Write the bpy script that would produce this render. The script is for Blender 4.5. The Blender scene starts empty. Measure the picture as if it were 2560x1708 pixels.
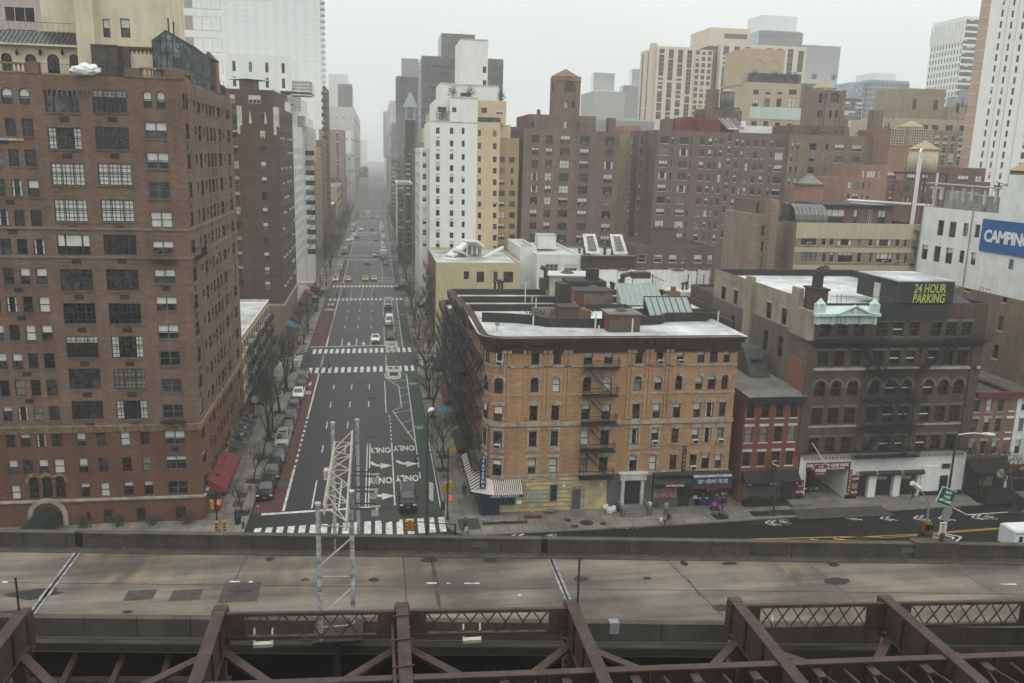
import bpy, bmesh, math, random
from mathutils import Vector, Matrix, noise
R=math.radians
rnd=random.Random(7)
S=bpy.context.scene
COL=S.collection
# ---------------------------------------------------------------- camera, world, light
H=38.5
FL,YAW,PITCH,ROLL=2108.6,0.161392,0.215478,-0.0277292
cy_,sy_,cp_,sp_=math.cos(YAW),math.sin(YAW),math.cos(PITCH),math.sin(PITCH)
FW=Vector((sy_*cp_,cy_*cp_,-sp_)); r0=Vector((cy_,-sy_,0)); d0=FW.cross(r0)
CR=r0*math.cos(ROLL)+d0*math.sin(ROLL); CD=-r0*math.sin(ROLL)+d0*math.cos(ROLL)
cam=bpy.data.cameras.new('camera'); camo=bpy.data.objects.new('camera',cam); COL.objects.link(camo)
cam.sensor_width=36; cam.lens=36*FL/2560; cam.clip_end=6000; cam.clip_start=.1
M4=Matrix((CR,-CD,-FW)).transposed().to_4x4(); M4.translation=Vector((0,0,H)); camo.matrix_world=M4
S.camera=camo
S.render.resolution_x=1024; S.render.resolution_y=683
S.view_settings.view_transform='Standard'; S.view_settings.look='None'; S.view_settings.exposure=-0.12; S.view_settings.gamma=1
w=bpy.data.worlds.new('World'); S.world=w; w.use_nodes=True
nt=w.node_tree; nt.nodes.clear()
sky=nt.nodes.new('ShaderNodeTexSky'); sky.sky_type='NISHITA'; sky.sun_disc=False
sky.sun_elevation=R(55); sky.sun_rotation=R(200); sky.air_density=1.0; sky.dust_density=6; sky.ozone_density=1
hs=nt.nodes.new('ShaderNodeHueSaturation'); hs.inputs['Saturation'].default_value=.06; hs.inputs['Value'].default_value=1
tc=nt.nodes.new('ShaderNodeTexCoord'); sp=nt.nodes.new('ShaderNodeSeparateXYZ'); nt.links.new(tc.outputs['Generated'],sp.inputs[0])
mr=nt.nodes.new('ShaderNodeMapRange'); mr.inputs[1].default_value=0; mr.inputs[2].default_value=1; nt.links.new(sp.outputs[2],mr.inputs[0])
ov=nt.nodes.new('ShaderNodeMix'); ov.data_type='RGBA'; ov.inputs[6].default_value=(7.3,7.8,7.7,1); ov.inputs[7].default_value=(24.5,25.2,24.6,1); nt.links.new(mr.outputs[0],ov.inputs[0])   # overcast: brighter overhead than at the horizon
mx=nt.nodes.new('ShaderNodeMix'); mx.data_type='RGBA'; mx.inputs[0].default_value=.92; nz=nt.nodes.new('ShaderNodeTexNoise'); nz.inputs['Scale'].default_value=2.2; nz.inputs['Detail'].default_value=4; nt.links.new(tc.outputs['Generated'],nz.inputs['Vector'])
nr=nt.nodes.new('ShaderNodeMapRange'); nr.inputs[1].default_value=.3; nr.inputs[2].default_value=.7; nr.inputs[3].default_value=.93; nr.inputs[4].default_value=1.05; nt.links.new(nz.outputs['Fac'],nr.inputs[0])
cl=nt.nodes.new('ShaderNodeMix'); cl.data_type='RGBA'; cl.blend_type='MULTIPLY'; cl.inputs[0].default_value=1; nt.links.new(ov.outputs[2],cl.inputs[6]); nt.links.new(nr.outputs[0],cl.inputs[7]); nt.links.new(cl.outputs[2],mx.inputs[7])
bg=nt.nodes.new('ShaderNodeBackground'); bg.inputs['Strength'].default_value=.1
wo=nt.nodes.new('ShaderNodeOutputWorld')
L=nt.links.new; L(sky.outputs[0],hs.inputs['Color']); L(hs.outputs[0],mx.inputs[6]); L(mx.outputs[2],bg.inputs[0]); L(bg.outputs[0],wo.inputs[0])
sl=bpy.data.lights.new('sun','SUN'); sl.energy=.5; sl.angle=R(35); sl.color=(1,.97,.93)
so=bpy.data.objects.new('sun',sl); COL.objects.link(so); so.rotation_euler=(R(35),0,R(20-180+160))
so.rotation_euler=Vector((-.35,.45,-.82)).to_track_quat('-Z','Y').to_euler()
c=S.cycles
c.max_bounces=7; c.diffuse_bounces=2; c.glossy_bounces=2; c.transmission_bounces=2; c.transparent_max_bounces=4; c.volume_bounces=2
c.use_denoising=True; c.use_adaptive_sampling=True; c.adaptive_threshold=.008; c.caustics_reflective=False; c.caustics_refractive=False
try: c.denoiser='OPENIMAGEDENOISE'; c.denoising_prefilter='ACCURATE'
except Exception: pass
# ---------------------------------------------------------------- picture point -> world point on a plane
CROPS={'D':(0,0,1/1.0893),'O':(0,0,1),'a1':(0,0,2.45),'a2':(0,640,2.24),'pe':(0,60,4.5192),'c3':(560,100,2.8),'av':(780,380,4.6118),
'ae':(420,150,2.85),'k':(1160,600,3.357),'kl':(1160,820,3.017),'kb':(1100,640,2.24),'m':(1760,500,2.9375),'m2':(1760,900,2.9375),'st':(1000,50,2.45),
'v':(1560,0,2.904),'x':(2020,0,2.904),'tw':(2300,0,3.135),'wt':(2100,380,4.126),'n':(2360,900,3.135),'g':(760,1040,2.6125),'q':(2100,1060,4.9),
's1':(600,960,4.126),'s2':(640,680,4.896),'bA':(0,1300,1.836),'bB':(1280,1300,1.836),'s0':(600,640,2.24),'lc':(540,900,3.646)}
def ray(c,x,y):
 o=CROPS[c]; x=o[0]+x/o[2]; y=o[1]+y/o[2]
 return FW+CR*((x-1280)/FL)+CD*((y-854)/FL)
def PZ(c,x,y,z=0): v=ray(c,x,y); t=(z-H)/v.z; return Vector((v.x*t,v.y*t,z))
def PY(c,x,y,Y): v=ray(c,x,y); t=Y/v.y; return Vector((v.x*t,Y,H+v.z*t))
def PX(c,x,y,X): v=ray(c,x,y); t=X/v.x; return Vector((X,v.y*t,H+v.z*t))
# ---------------------------------------------------------------- materials
MAT={}
def newmat(n):
 m=bpy.data.materials.new(n); m.use_nodes=True; t=m.node_tree; b=t.nodes['Principled BSDF']; MAT[n]=m; return m,t,b
def N(t,k,**kw):
 n=t.nodes.new('ShaderNode'+k)
 for a,v in kw.items(): setattr(n,a,v)
 return n
def col4(c):
 k=.41+.53*min(1,(sum(c)/3)/.62)**1.3; return (c[0]*k,c[1]*k,c[2]*k,1)
def sc(c,k): return tuple(min(1,x*k) for x in c)
def plain(n,c,rough=.7,metal=0,emit=None,es=1,spec=.5):
 if n in MAT: return MAT[n]
 m,t,b=newmat(n); b.inputs['Base Color'].default_value=col4(c); b.inputs['Roughness'].default_value=rough; b.inputs['Metallic'].default_value=metal
 b.inputs['Specular IOR Level'].default_value=spec
 if emit: b.inputs['Emission Color'].default_value=col4(emit); b.inputs['Emission Strength'].default_value=es
 return m
def worn(n,c,var=.25,scale=.35,rough=.85,c2=None,streak=True,fine=.12,spec=.3):
 """painted / concrete / metal surface with blotches, runs and fine grain"""
 if n in MAT: return MAT[n]
 m,t,b=newmat(n); g=N(t,'NewGeometry')
 n1=N(t,'TexNoise'); n1.inputs['Scale'].default_value=scale; n1.inputs['Detail'].default_value=6; n1.inputs['Roughness'].default_value=.65
 L=t.links.new; L(g.outputs['Position'],n1.inputs['Vector'])
 cr=N(t,'ValToRGB'); cr.color_ramp.elements[0].position=.34; cr.color_ramp.elements[1].position=.66
 cr.color_ramp.elements[0].color=col4(c2 if c2 else sc(c,1-var)); cr.color_ramp.elements[1].color=col4(sc(c,1+var*.5))
 L(n1.outputs['Fac'],cr.inputs['Fac'])
 src=cr.outputs['Color']
 if streak:
  mp=N(t,'Mapping'); mp.inputs['Scale'].default_value=(1.6,1.6,.12); L(g.outputs['Position'],mp.inputs['Vector'])
  n2=N(t,'TexNoise'); n2.inputs['Scale'].default_value=1.0; n2.inputs['Detail'].default_value=4; L(mp.outputs[0],n2.inputs['Vector'])
  r2=N(t,'MapRange'); r2.inputs[1].default_value=.35; r2.inputs[2].default_value=.7; r2.inputs[3].default_value=1-var*.8; r2.inputs[4].default_value=1.05
  L(n2.outputs['Fac'],r2.inputs[0]); mm=N(t,'Mix',data_type='RGBA',blend_type='MULTIPLY'); mm.inputs[0].default_value=1
  L(src,mm.inputs[6]); L(r2.outputs[0],mm.inputs[7]); src=mm.outputs[2]
 n3=N(t,'TexNoise'); n3.inputs['Scale'].default_value=9; n3.inputs['Detail'].default_value=3; L(g.outputs['Position'],n3.inputs['Vector'])
 r3=N(t,'MapRange'); r3.inputs[1].default_value=.3; r3.inputs[2].default_value=.7; r3.inputs[3].default_value=1-fine; r3.inputs[4].default_value=1+fine
 L(n3.outputs['Fac'],r3.inputs[0]); m3=N(t,'Mix',data_type='RGBA',blend_type='MULTIPLY'); m3.inputs[0].default_value=1
 L(src,m3.inputs[6]); L(r3.outputs[0],m3.inputs[7]); L(m3.outputs[2],b.inputs['Base Color'])
 b.inputs['Roughness'].default_value=rough; b.inputs['Specular IOR Level'].default_value=spec
 return m
def brick(n,c,c2=None,var=.3,mortar=None,bs=1.0,patch=.25):
 """brick wall: courses in world metres, colour drift between patches, soot runs"""
 if n in MAT: return MAT[n]
 m,t,b=newmat(n); g=N(t,'NewGeometry'); L=t.links.new
 c2=c2 or sc(c,1-var); c2=tuple(a_*.5+b_*.5 for a_,b_ in zip(c,c2)); mortar=mortar or sc(c,.6)
 sx=N(t,'SeparateXYZ'); L(g.outputs['Position'],sx.inputs[0])
 ad=N(t,'Math',operation='ADD'); L(sx.outputs[0],ad.inputs[0]); L(sx.outputs[1],ad.inputs[1])
 cb=N(t,'CombineXYZ'); L(ad.outputs[0],cb.inputs[0]); L(sx.outputs[2],cb.inputs[1])
 bt=N(t,'TexBrick'); bt.inputs['Scale'].default_value=1/bs; bt.inputs['Brick Width'].default_value=.42; bt.inputs['Row Height'].default_value=.14
 bt.inputs['Mortar Size'].default_value=.012; bt.inputs['Mortar Smooth'].default_value=.4; bt.inputs['Bias'].default_value=-.1
 bt.inputs['Color1'].default_value=col4(sc(c,1.08)); bt.inputs['Color2'].default_value=col4(c2); bt.inputs['Mortar'].default_value=col4(mortar)
 L(cb.outputs[0],bt.inputs['Vector'])
 n1=N(t,'TexNoise'); n1.inputs['Scale'].default_value=patch; n1.inputs['Detail'].default_value=5; L(g.outputs['Position'],n1.inputs['Vector'])
 r1=N(t,'MapRange'); r1.inputs[1].default_value=.3; r1.inputs[2].default_value=.72; r1.inputs[3].default_value=1-var*.75; r1.inputs[4].default_value=1+var*.45
 L(n1.outputs['Fac'],r1.inputs[0])
 mm=N(t,'Mix',data_type='RGBA',blend_type='MULTIPLY'); mm.inputs[0].default_value=1; L(bt.outputs['Color'],mm.inputs[6]); L(r1.outputs[0],mm.inputs[7])
 mp=N(t,'Mapping'); mp.inputs['Scale'].default_value=(.9,.9,.1); L(g.outputs['Position'],mp.inputs['Vector'])
 n2=N(t,'TexNoise'); n2.inputs['Scale'].default_value=1.3; n2.inputs['Detail'].default_value=5; L(mp.outputs[0],n2.inputs['Vector'])
 r2=N(t,'MapRange'); r2.inputs[1].default_value=.35; r2.inputs[2].default_value=.7; r2.inputs[3].default_value=1-var*.7; r2.inputs[4].default_value=1.06
 L(n2.outputs['Fac'],r2.inputs[0]); m2=N(t,'Mix',data_type='RGBA',blend_type='MULTIPLY'); m2.inputs[0].default_value=1
 L(mm.outputs[2],m2.inputs[6]); L(r2.outputs[0],m2.inputs[7])
 # darker / lighter courses a hand wide
 mp3=N(t,'Mapping'); mp3.inputs['Scale'].default_value=(1.1,1.1,5); L(g.outputs['Position'],mp3.inputs['Vector'])
 n3=N(t,'TexNoise'); n3.inputs['Scale'].default_value=1.0; n3.inputs['Detail'].default_value=3; L(mp3.outputs[0],n3.inputs['Vector'])
 r3=N(t,'MapRange'); r3.inputs[1].default_value=.3; r3.inputs[2].default_value=.7; r3.inputs[3].default_value=.9; r3.inputs[4].default_value=1.1
 L(n3.outputs['Fac'],r3.inputs[0]); m3=N(t,'Mix',data_type='RGBA',blend_type='MULTIPLY'); m3.inputs[0].default_value=1
 L(m2.outputs[2],m3.inputs[6]); L(r3.outputs[0],m3.inputs[7]); L(m3.outputs[2],b.inputs['Base Color'])
 b.inputs['Roughness'].default_value=.9; b.inputs['Specular IOR Level'].default_value=.25
 return m
def asphalt(n,c,var=.25,wet=.55,tracks=None):
 if n in MAT: return MAT[n]
 m=worn(n,c,var,.12,wet,None,False,.22,.3); return m
def glassm(n,c,rough=.12,spec=.6,lo=.45,hi=2.4,sc_=.9):
 """window glass: mottled reflections and uneven room tone painted into the colour"""
 if n in MAT: return MAT[n]
 m=plain(n,c,rough,0,spec=spec); t=m.node_tree; b=t.nodes['Principled BSDF']; g=N(t,'NewGeometry'); n1=N(t,'TexNoise'); n1.inputs['Scale'].default_value=sc_; n1.inputs['Detail'].default_value=4; n1.inputs['Roughness'].default_value=.7; t.links.new(g.outputs['Position'],n1.inputs['Vector'])
 cr=N(t,'ValToRGB'); e=cr.color_ramp.elements; e[0].position=.42; e[1].position=.7; e[0].color=col4(sc(c,lo)); e[1].color=col4(sc(c,hi)); t.links.new(n1.outputs['Fac'],cr.inputs['Fac']); t.links.new(cr.outputs['Color'],b.inputs['Base Color']); return m
GL=glassm('glass_dark',(.016,.017,.019),.12,.6,.35,4.5,1.6); GL2=glassm('glass_grey',(.07,.077,.08),.2,.6,.35,2.6,1.3); GB=glassm('glass_sky',(.12,.14,.15),.08,.9)  # reflections painted in: mottled by noise, glass_grey lighter for reflected light
SH=worn('window_blind',(.62,.62,.57),.12,.8,.6,None,False,.05); CU=worn('curtain',(.3,.29,.26),.3,3,.8,None,False,.1); LIT=plain('lit_room',(.5,.35,.15),.6,emit=(1,.62,.25),es=.35)
FRB=plain('frame_dark',(.03,.028,.027),.5); FRW=worn('frame_white',(.6,.6,.57),.1,2,.5,None,False); FRG=plain('frame_grey',(.16,.16,.155),.5); FRN=plain('frame_brown',(.07,.045,.035),.5)
BLK=plain('black_iron',(.014,.014,.015),.55); ACM=worn('ac_casing',(.55,.55,.52),.15,3,.6,None,False); GRL=plain('dark_grille',(.02,.02,.02),.6)
WROOF=worn('white_roof_coating',(.56,.58,.575),.22,.16,.8,(.34,.35,.34),True,.1); TAR=worn('tar_roof',(.075,.072,.07),.35,.3,.8,None,False,.2); GROOF=worn('grey_roof',(.26,.25,.23),.35,.3,.9,None,False,.15)
BPAR=worn('dark_brown_coping',(.06,.052,.047),.3,.6,.7)
STONE=worn('limestone',(.50,.46,.38),.2,.8,.85); STW=worn('white_stone',(.62,.6,.54),.2,.8,.8)
CONC=worn('concrete',(.30,.285,.26),.3,.25,.9,None,True,.12)
# ---------------------------------------------------------------- mesh helpers
class B:
 """bmesh collector"""
 def __init__(s): s.v=[]; s.f=[]; s.m=[]
 def poly(s,pts,mi=0):
  i=len(s.v); s.v.extend([tuple(p) for p in pts]); s.f.append(tuple(range(i,i+len(pts)))); s.m.append(mi)
 def box(s,x0,x1,y0,y1,z0,z1,mi=0,bot=True):
  if x0>x1:x0,x1=x1,x0
  if y0>y1:y0,y1=y1,y0
  if z0>z1:z0,z1=z1,z0
  a=[(x0,y0,z0),(x1,y0,z0),(x1,y1,z0),(x0,y1,z0),(x0,y0,z1),(x1,y0,z1),(x1,y1,z1),(x0,y1,z1)]
  i=len(s.v); s.v.extend(a)
  F=[(4,5,6,7),(0,1,5,4),(1,2,6,5),(2,3,7,6),(3,0,4,7)]+([(3,2,1,0)] if bot else [])
  for f in F: s.f.append(tuple(i+k for k in f)); s.m.append(mi)
  return s
 def bar(s,p,q,r,n=4,mi=0,r2=None,cap=True):
  p=Vector(p); q=Vector(q); d=q-p
  if d.length<1e-6: return s
  d.normalize(); a=d.orthogonal().normalized() if abs(d.z)>.99 else d.cross(Vector((0,0,1))).normalized(); b=d.cross(a)
  r2=r if r2 is None else r2; i=len(s.v); off=math.pi/n if n==4 else 0
  for c,rr in((p,r),(q,r2)):
   for k in range(n):
    t=off+2*math.pi*k/n; s.v.append(tuple(c+(a*math.cos(t)+b*math.sin(t))*rr))
  for k in range(n): s.f.append((i+k,i+(k+1)%n,i+n+(k+1)%n,i+n+k)); s.m.append(mi)
  if cap: s.f.append(tuple(i+k for k in range(n-1,-1,-1))); s.m.append(mi); s.f.append(tuple(i+n+k for k in range(n))); s.m.append(mi)
  return s
 def beam(s,p,q,w,h,mi=0):
  """rectangular bar, w across (horizontal), h down from the p-q line"""
  p=Vector(p);q=Vector(q);d=(q-p).normalized(); a=d.cross(Vector((0,0,1))).normalized()*(w/2); u=d.cross(a).normalized()
  if u.z>0:u=-u
  u*=h; i=len(s.v)
  for c in(p,q):
   for o in(a,-a,-a+u,a+u): s.v.append(tuple(c+o))
  for k in range(4): s.f.append((i+k,i+(k+1)%4,i+4+(k+1)%4,i+4+k)); s.m.append(mi)
  s.f.append((i+3,i+2,i+1,i)); s.m.append(mi); s.f.append((i+4,i+5,i+6,i+7)); s.m.append(mi)
  return s
 def prism(s,pts,z0,z1,mi=0,top=True):
  n=len(pts)
  for k in range(n):
   a=pts[k];b=pts[(k+1)%n]; s.poly([(a[0],a[1],z0),(b[0],b[1],z0),(b[0],b[1],z1),(a[0],a[1],z1)],mi)
  if top: s.poly([(p[0],p[1],z1) for p in pts],mi); s.poly([(p[0],p[1],z0) for p in reversed(pts)],mi)
  return s
 def cyl(s,x,y,z0,z1,r,n=16,mi=0,r2=None): return s.bar((x,y,z0),(x,y,z1),r,n,mi,r2)
 def mesh(s,name,mats,smooth=False):
  me=bpy.data.meshes.new(name); me.from_pydata(s.v,[],s.f)
  for m in (mats if isinstance(mats,(list,tuple)) else [mats]): me.materials.append(m)
  if any(s.m): me.polygons.foreach_set('material_index',s.m)
  if smooth: me.polygons.foreach_set('use_smooth',[True]*len(me.polygons))
  me.update(); return me
def link(name,me,parent=None,loc=(0,0,0),rz=0,**kw):
 o=bpy.data.objects.new(name,me); COL.objects.link(o); o.location=loc
 if rz: o.rotation_euler=(0,0,rz)
 if parent: o.parent=parent
 for k,v in kw.items():
  if v: o[k]=v
 return o
def part(name,b,mats,parent,smooth=False,**kw): return link(name,b.mesh(name,mats,smooth),parent,**kw)
def thing(name,label,cat,loc=(0,0,0),rz=0,group=None):
 return link(name,None,None,loc,rz,label=label,category=cat,group=group)
def single(name,b,mats,label,cat,group=None,smooth=False,**kw):
 return link(name,b.mesh(name,mats,smooth),None,label=label,category=cat,group=group,**kw)
def struct(name,b,mats,parent=None,smooth=False):
 return link(name,b.mesh(name,mats,smooth),parent,kind=None if parent else 'structure')
def copytree(o,loc=None,rz=None,label=None,parent=None,**kw):
 c=o.copy(); COL.objects.link(c)
 if parent: c.parent=parent
 for ch in o.children: copytree(ch,parent=c)
 if loc is not None: c.location=loc
 if rz is not None: c.rotation_euler=(0,0,rz)
 if label: c['label']=label
 for k,v in kw.items(): c[k]=v
 return c
FONT={}
def text_mesh(s,size,mat,ext=.01,bold=0,font=None,align='CENTER',sx=1,shear=0,space=1,fit=0):
 cu=bpy.data.curves.new('lettering','FONT'); cu.body=s; cu.size=size; cu.extrude=ext; cu.align_x=align; cu.align_y='CENTER'; cu.offset=bold; cu.shear=shear; cu.space_character=space
 cu.resolution_u=2
 o=bpy.data.objects.new('lettering',cu); me=bpy.data.meshes.new_from_object(o); bpy.data.objects.remove(o); me.materials.clear(); me.materials.append(mat)
 if fit: xs_=[v.co.x for v in me.vertices]; sx=fit/(max(xs_)-min(xs_))
 if sx!=1: me.transform(Matrix.Diagonal((sx,1,1,1)))
 return me
def text(s,size,mat,parent,loc,rot=(R(90),0,0),name='lettering',**kw):
 o=link(name,text_mesh(s,size,mat,**kw),parent,loc); o.rotation_euler=rot; return o
# ---------------------------------------------------------------- windows
WC={}
def win_mesh(w,h,st,fm,sm,rec,lod):
 """frame (0) + sill/lintel (1); wall plane at y=0, outside is -y; x centred, z from 0"""
 w=round(w*20)/20; h=round(h*20)/20; key=('f',w,h,st,fm.name,sm.name if sm else '',rec,lod)
 if key in WC: return WC[key],w,h
 b=B(); t=.07 if min(w,h)>.9 else .055; y0,y1=(rec-.09,rec-.02) if rec>0 else (-.05,.0)
 x0,x1=-w/2,w/2
 arch='arch' in st
 zt=h-(w/2 if arch else 0)
 b.box(x0,x0+t,y0,y1,0,zt); b.box(x1-t,x1,y0,y1,0,zt); b.box(x0+t,x1-t,y0,y1,0,t)
 if arch:
  n=10; r=w/2
  for k in range(n):
   a=math.pi*k/n; c=math.pi*(k+1)/n
   p=[(math.cos(a)*r,zt+math.sin(a)*r),(math.cos(c)*r,zt+math.sin(c)*r),(math.cos(c)*(r-t),zt+math.sin(c)*(r-t)),(math.cos(a)*(r-t),zt+math.sin(a)*(r-t))]
   b.poly([(q[0],y0,q[1]) for q in p]); b.poly([(p[3][0],y0,p[3][1]),(p[2][0],y0,p[2][1]),(p[2][0],y1,p[2][1]),(p[3][0],y1,p[3][1])])
 else: b.box(x0+t,x1-t,y0,y1,h-t,h)
 y0+=.012
 def vb(x,th=.05,a=0,c=None): b.box(x-th/2,x+th/2,y0,y1,max(a,t),(zt if c is None else c)-t)
 def hb(z,th=.05,a=None,c=None): b.box((x0 if a is None else a)+t,(x1 if c is None else c)-t,y0-.004,y1,z-th/2,z+th/2)
 if 'dh' in st: hb(h*.5,.07)
 if 'two' in st: vb(0,.12);
 if 'three' in st: vb(x0+w/3,.07); vb(x1-w/3,.07)
 if 'pic' in st: vb(x0+w*.24,.14); vb(x1-w*.24,.14)
 if 'sash' in st: hb(h*.25,.03); hb(h*.75,.03)
 if 'grid' in st:
  nc=max(2,round(w/.42)); nr=max(3,round(h/.42))
  if lod: nc=max(2,nc//2); nr=max(2,nr//2)
  for i in range(1,nc): vb(x0+w*i/nc,.045 if i*2!=nc else .06)
  for i in range(1,nr): hb(h*i/nr,.042)
  for i in range(1,3): vb(x0+w*i/3,.07)
  hb(h*.52,.07)
 if 'fan' in st:
  for i in range(1,4): vb(x0+w*i/4,.03)
  for i in range(1,5): hb(h*i/5,.03)
 if sm:
  if 'sill' in st: b.box(x0-.1,x1+.1,-.09,max(rec-.09,.01),-.13,.0,1)
  if 'lint' in st: b.box(x0-.12,x1+.12,-.06,0.012,h,h+.28,1)
  if 'hood' in st: b.box(x0-.22,x1+.22,-.12,0.012,h+.05,h+.4,1); b.box(-.14,.14,-.17,-.12,h+.02,h+.52,1)
  if 'surr' in st:
   b.box(x0-.22,x0-.003,-.07,.012,0,h+.2,1); b.box(x1+.003,x1+.22,-.07,.012,0,h+.2,1); b.box(x0-.3,x1+.3,-.13,.012,h+.2,h+.42,1); b.box(x0-.26,x1+.26,-.1,.012,-.55,-.13,1)
  if 'ring' in st:
   n=12; r=w/2+.02; R2=w/2+.3
   for k in range(n):
    a=math.pi*k/n; c2=math.pi*(k+1)/n; pp=[]
    for yy in(-.06,.012): pp.append([(math.cos(u)*q,yy,zt+math.sin(u)*q) for u,q in((a,r),(a,R2),(c2,R2),(c2,r))])
    b.poly(pp[0][::-1],1); b.poly([pp[0][1],pp[0][2],pp[1][2],pp[1][1]],1); b.poly([pp[0][3],pp[0][0],pp[1][0],pp[1][3]],1)
   b.box(-.13,.13,-.13,-.06,h-.02,h+.42,1); b.box(x0-.32,x0-.02,-.08,.012,zt-.15,zt,1); b.box(x1+.02,x1+.32,-.08,.012,zt-.15,zt,1)
 me=b.mesh('window',[fm]+([sm] if sm else [])); WC[key]=me; return me,w,h
def pane_mesh(w,h,st,kind,rec):
 w=round(w*20)/20; h=round(h*20)/20; arch='arch' in st; key=('p',w,h,arch,kind,rec,'pic' in st)
 if key in WC: return WC[key]
 b=B(); y=(rec-.03) if rec>0 else -.02; x0,x1=-w/2,w/2
 g=1 if kind in('g','G') else 0
 def q(xa,xb,za,zb,mi,dy=0): b.poly([(xa,y+dy,za),(xb,y+dy,za),(xb,y+dy,zb),(xa,y+dy,zb)],mi)
 zt=h-(w/2 if arch else 0); n=8
 top=2 if kind in('t','h','f','w') else (1 if kind=='g' else 0)
 if arch:
  b.poly([(math.cos(math.pi*k/n)*w/2,y,zt+math.sin(math.pi*k/n)*w/2) for k in range(n+1)],top)
 if kind=='d': q(x0,x1,0,zt,0)
 elif kind=='g': q(x0,x1,0,zt,1)
 elif kind=='t': q(x0,x1,0,h*.7,0) ; q(x0,x1,h*.7,zt,2)
 elif kind=='h': q(x0,x1,0,h*.5,1); q(x0,x1,h*.5,zt,2)
 elif kind=='f': q(x0,x1,0,zt,2)
 elif kind=='c': q(x0,x0+w*.22,0,zt,2); q(x0+w*.22,x1-w*.22,0,zt,0); q(x1-w*.22,x1,0,zt,2)
 elif kind=='k': q(x0,x1,0,zt,3)
 elif kind=='w': q(x0,x1,0,h*.42,0); q(x0,x1,h*.42,zt,2)
 elif kind=='l': q(x0,x1,0,h*.5,4); q(x0,x1,h*.5,zt,0)
 me=b.mesh('pane',[GL,GL2,SH,CU,LIT]); WC[key]=me; return me
MIX={'mix':'dddgghhtfckwtg','dark':'ddddgdgdtdkg','light':'dhhtfgwhwhfg','all':'d','far':'ddgddtdh','blue':'ggdg'}
ACBOX=B().box(-.33,.33,-.42,.02,0,.42).box(-.28,.28,-.425,-.42,.05,.37,1); ACME=ACBOX.mesh('air_conditioner',[ACM,GRL])
class Vol:
 def __init__(s,x0,x1,y0,y1,z0,z1): s.x0,s.x1,s.y0,s.y1,s.z0,s.z1=x0,x1,y0,y1,z0,z1; s.h={'S':[],'E':[],'W':[],'N':[]}
 def at(s,f,u,v,d=0):
  if f=='S': return Vector((u,s.y0-d,v))
  if f=='N': return Vector((u,s.y1+d,v))
  if f=='E': return Vector((s.x1+d,u,v))
  return Vector((s.x0-d,u,v))
 def rz(s,f): return {'S':0,'E':R(90),'W':R(-90),'N':R(180)}[f]
 def uv(s,f,c,x,y):
  if f=='S': p=PY(c,x,y,s.y0); return p.x,p.z
  p=PX(c,x,y,s.x1 if f=='E' else s.x0); return p.y,p.z
 def span(s,f): return (s.x0,s.x1) if f in 'SN' else (s.y0,s.y1)
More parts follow.
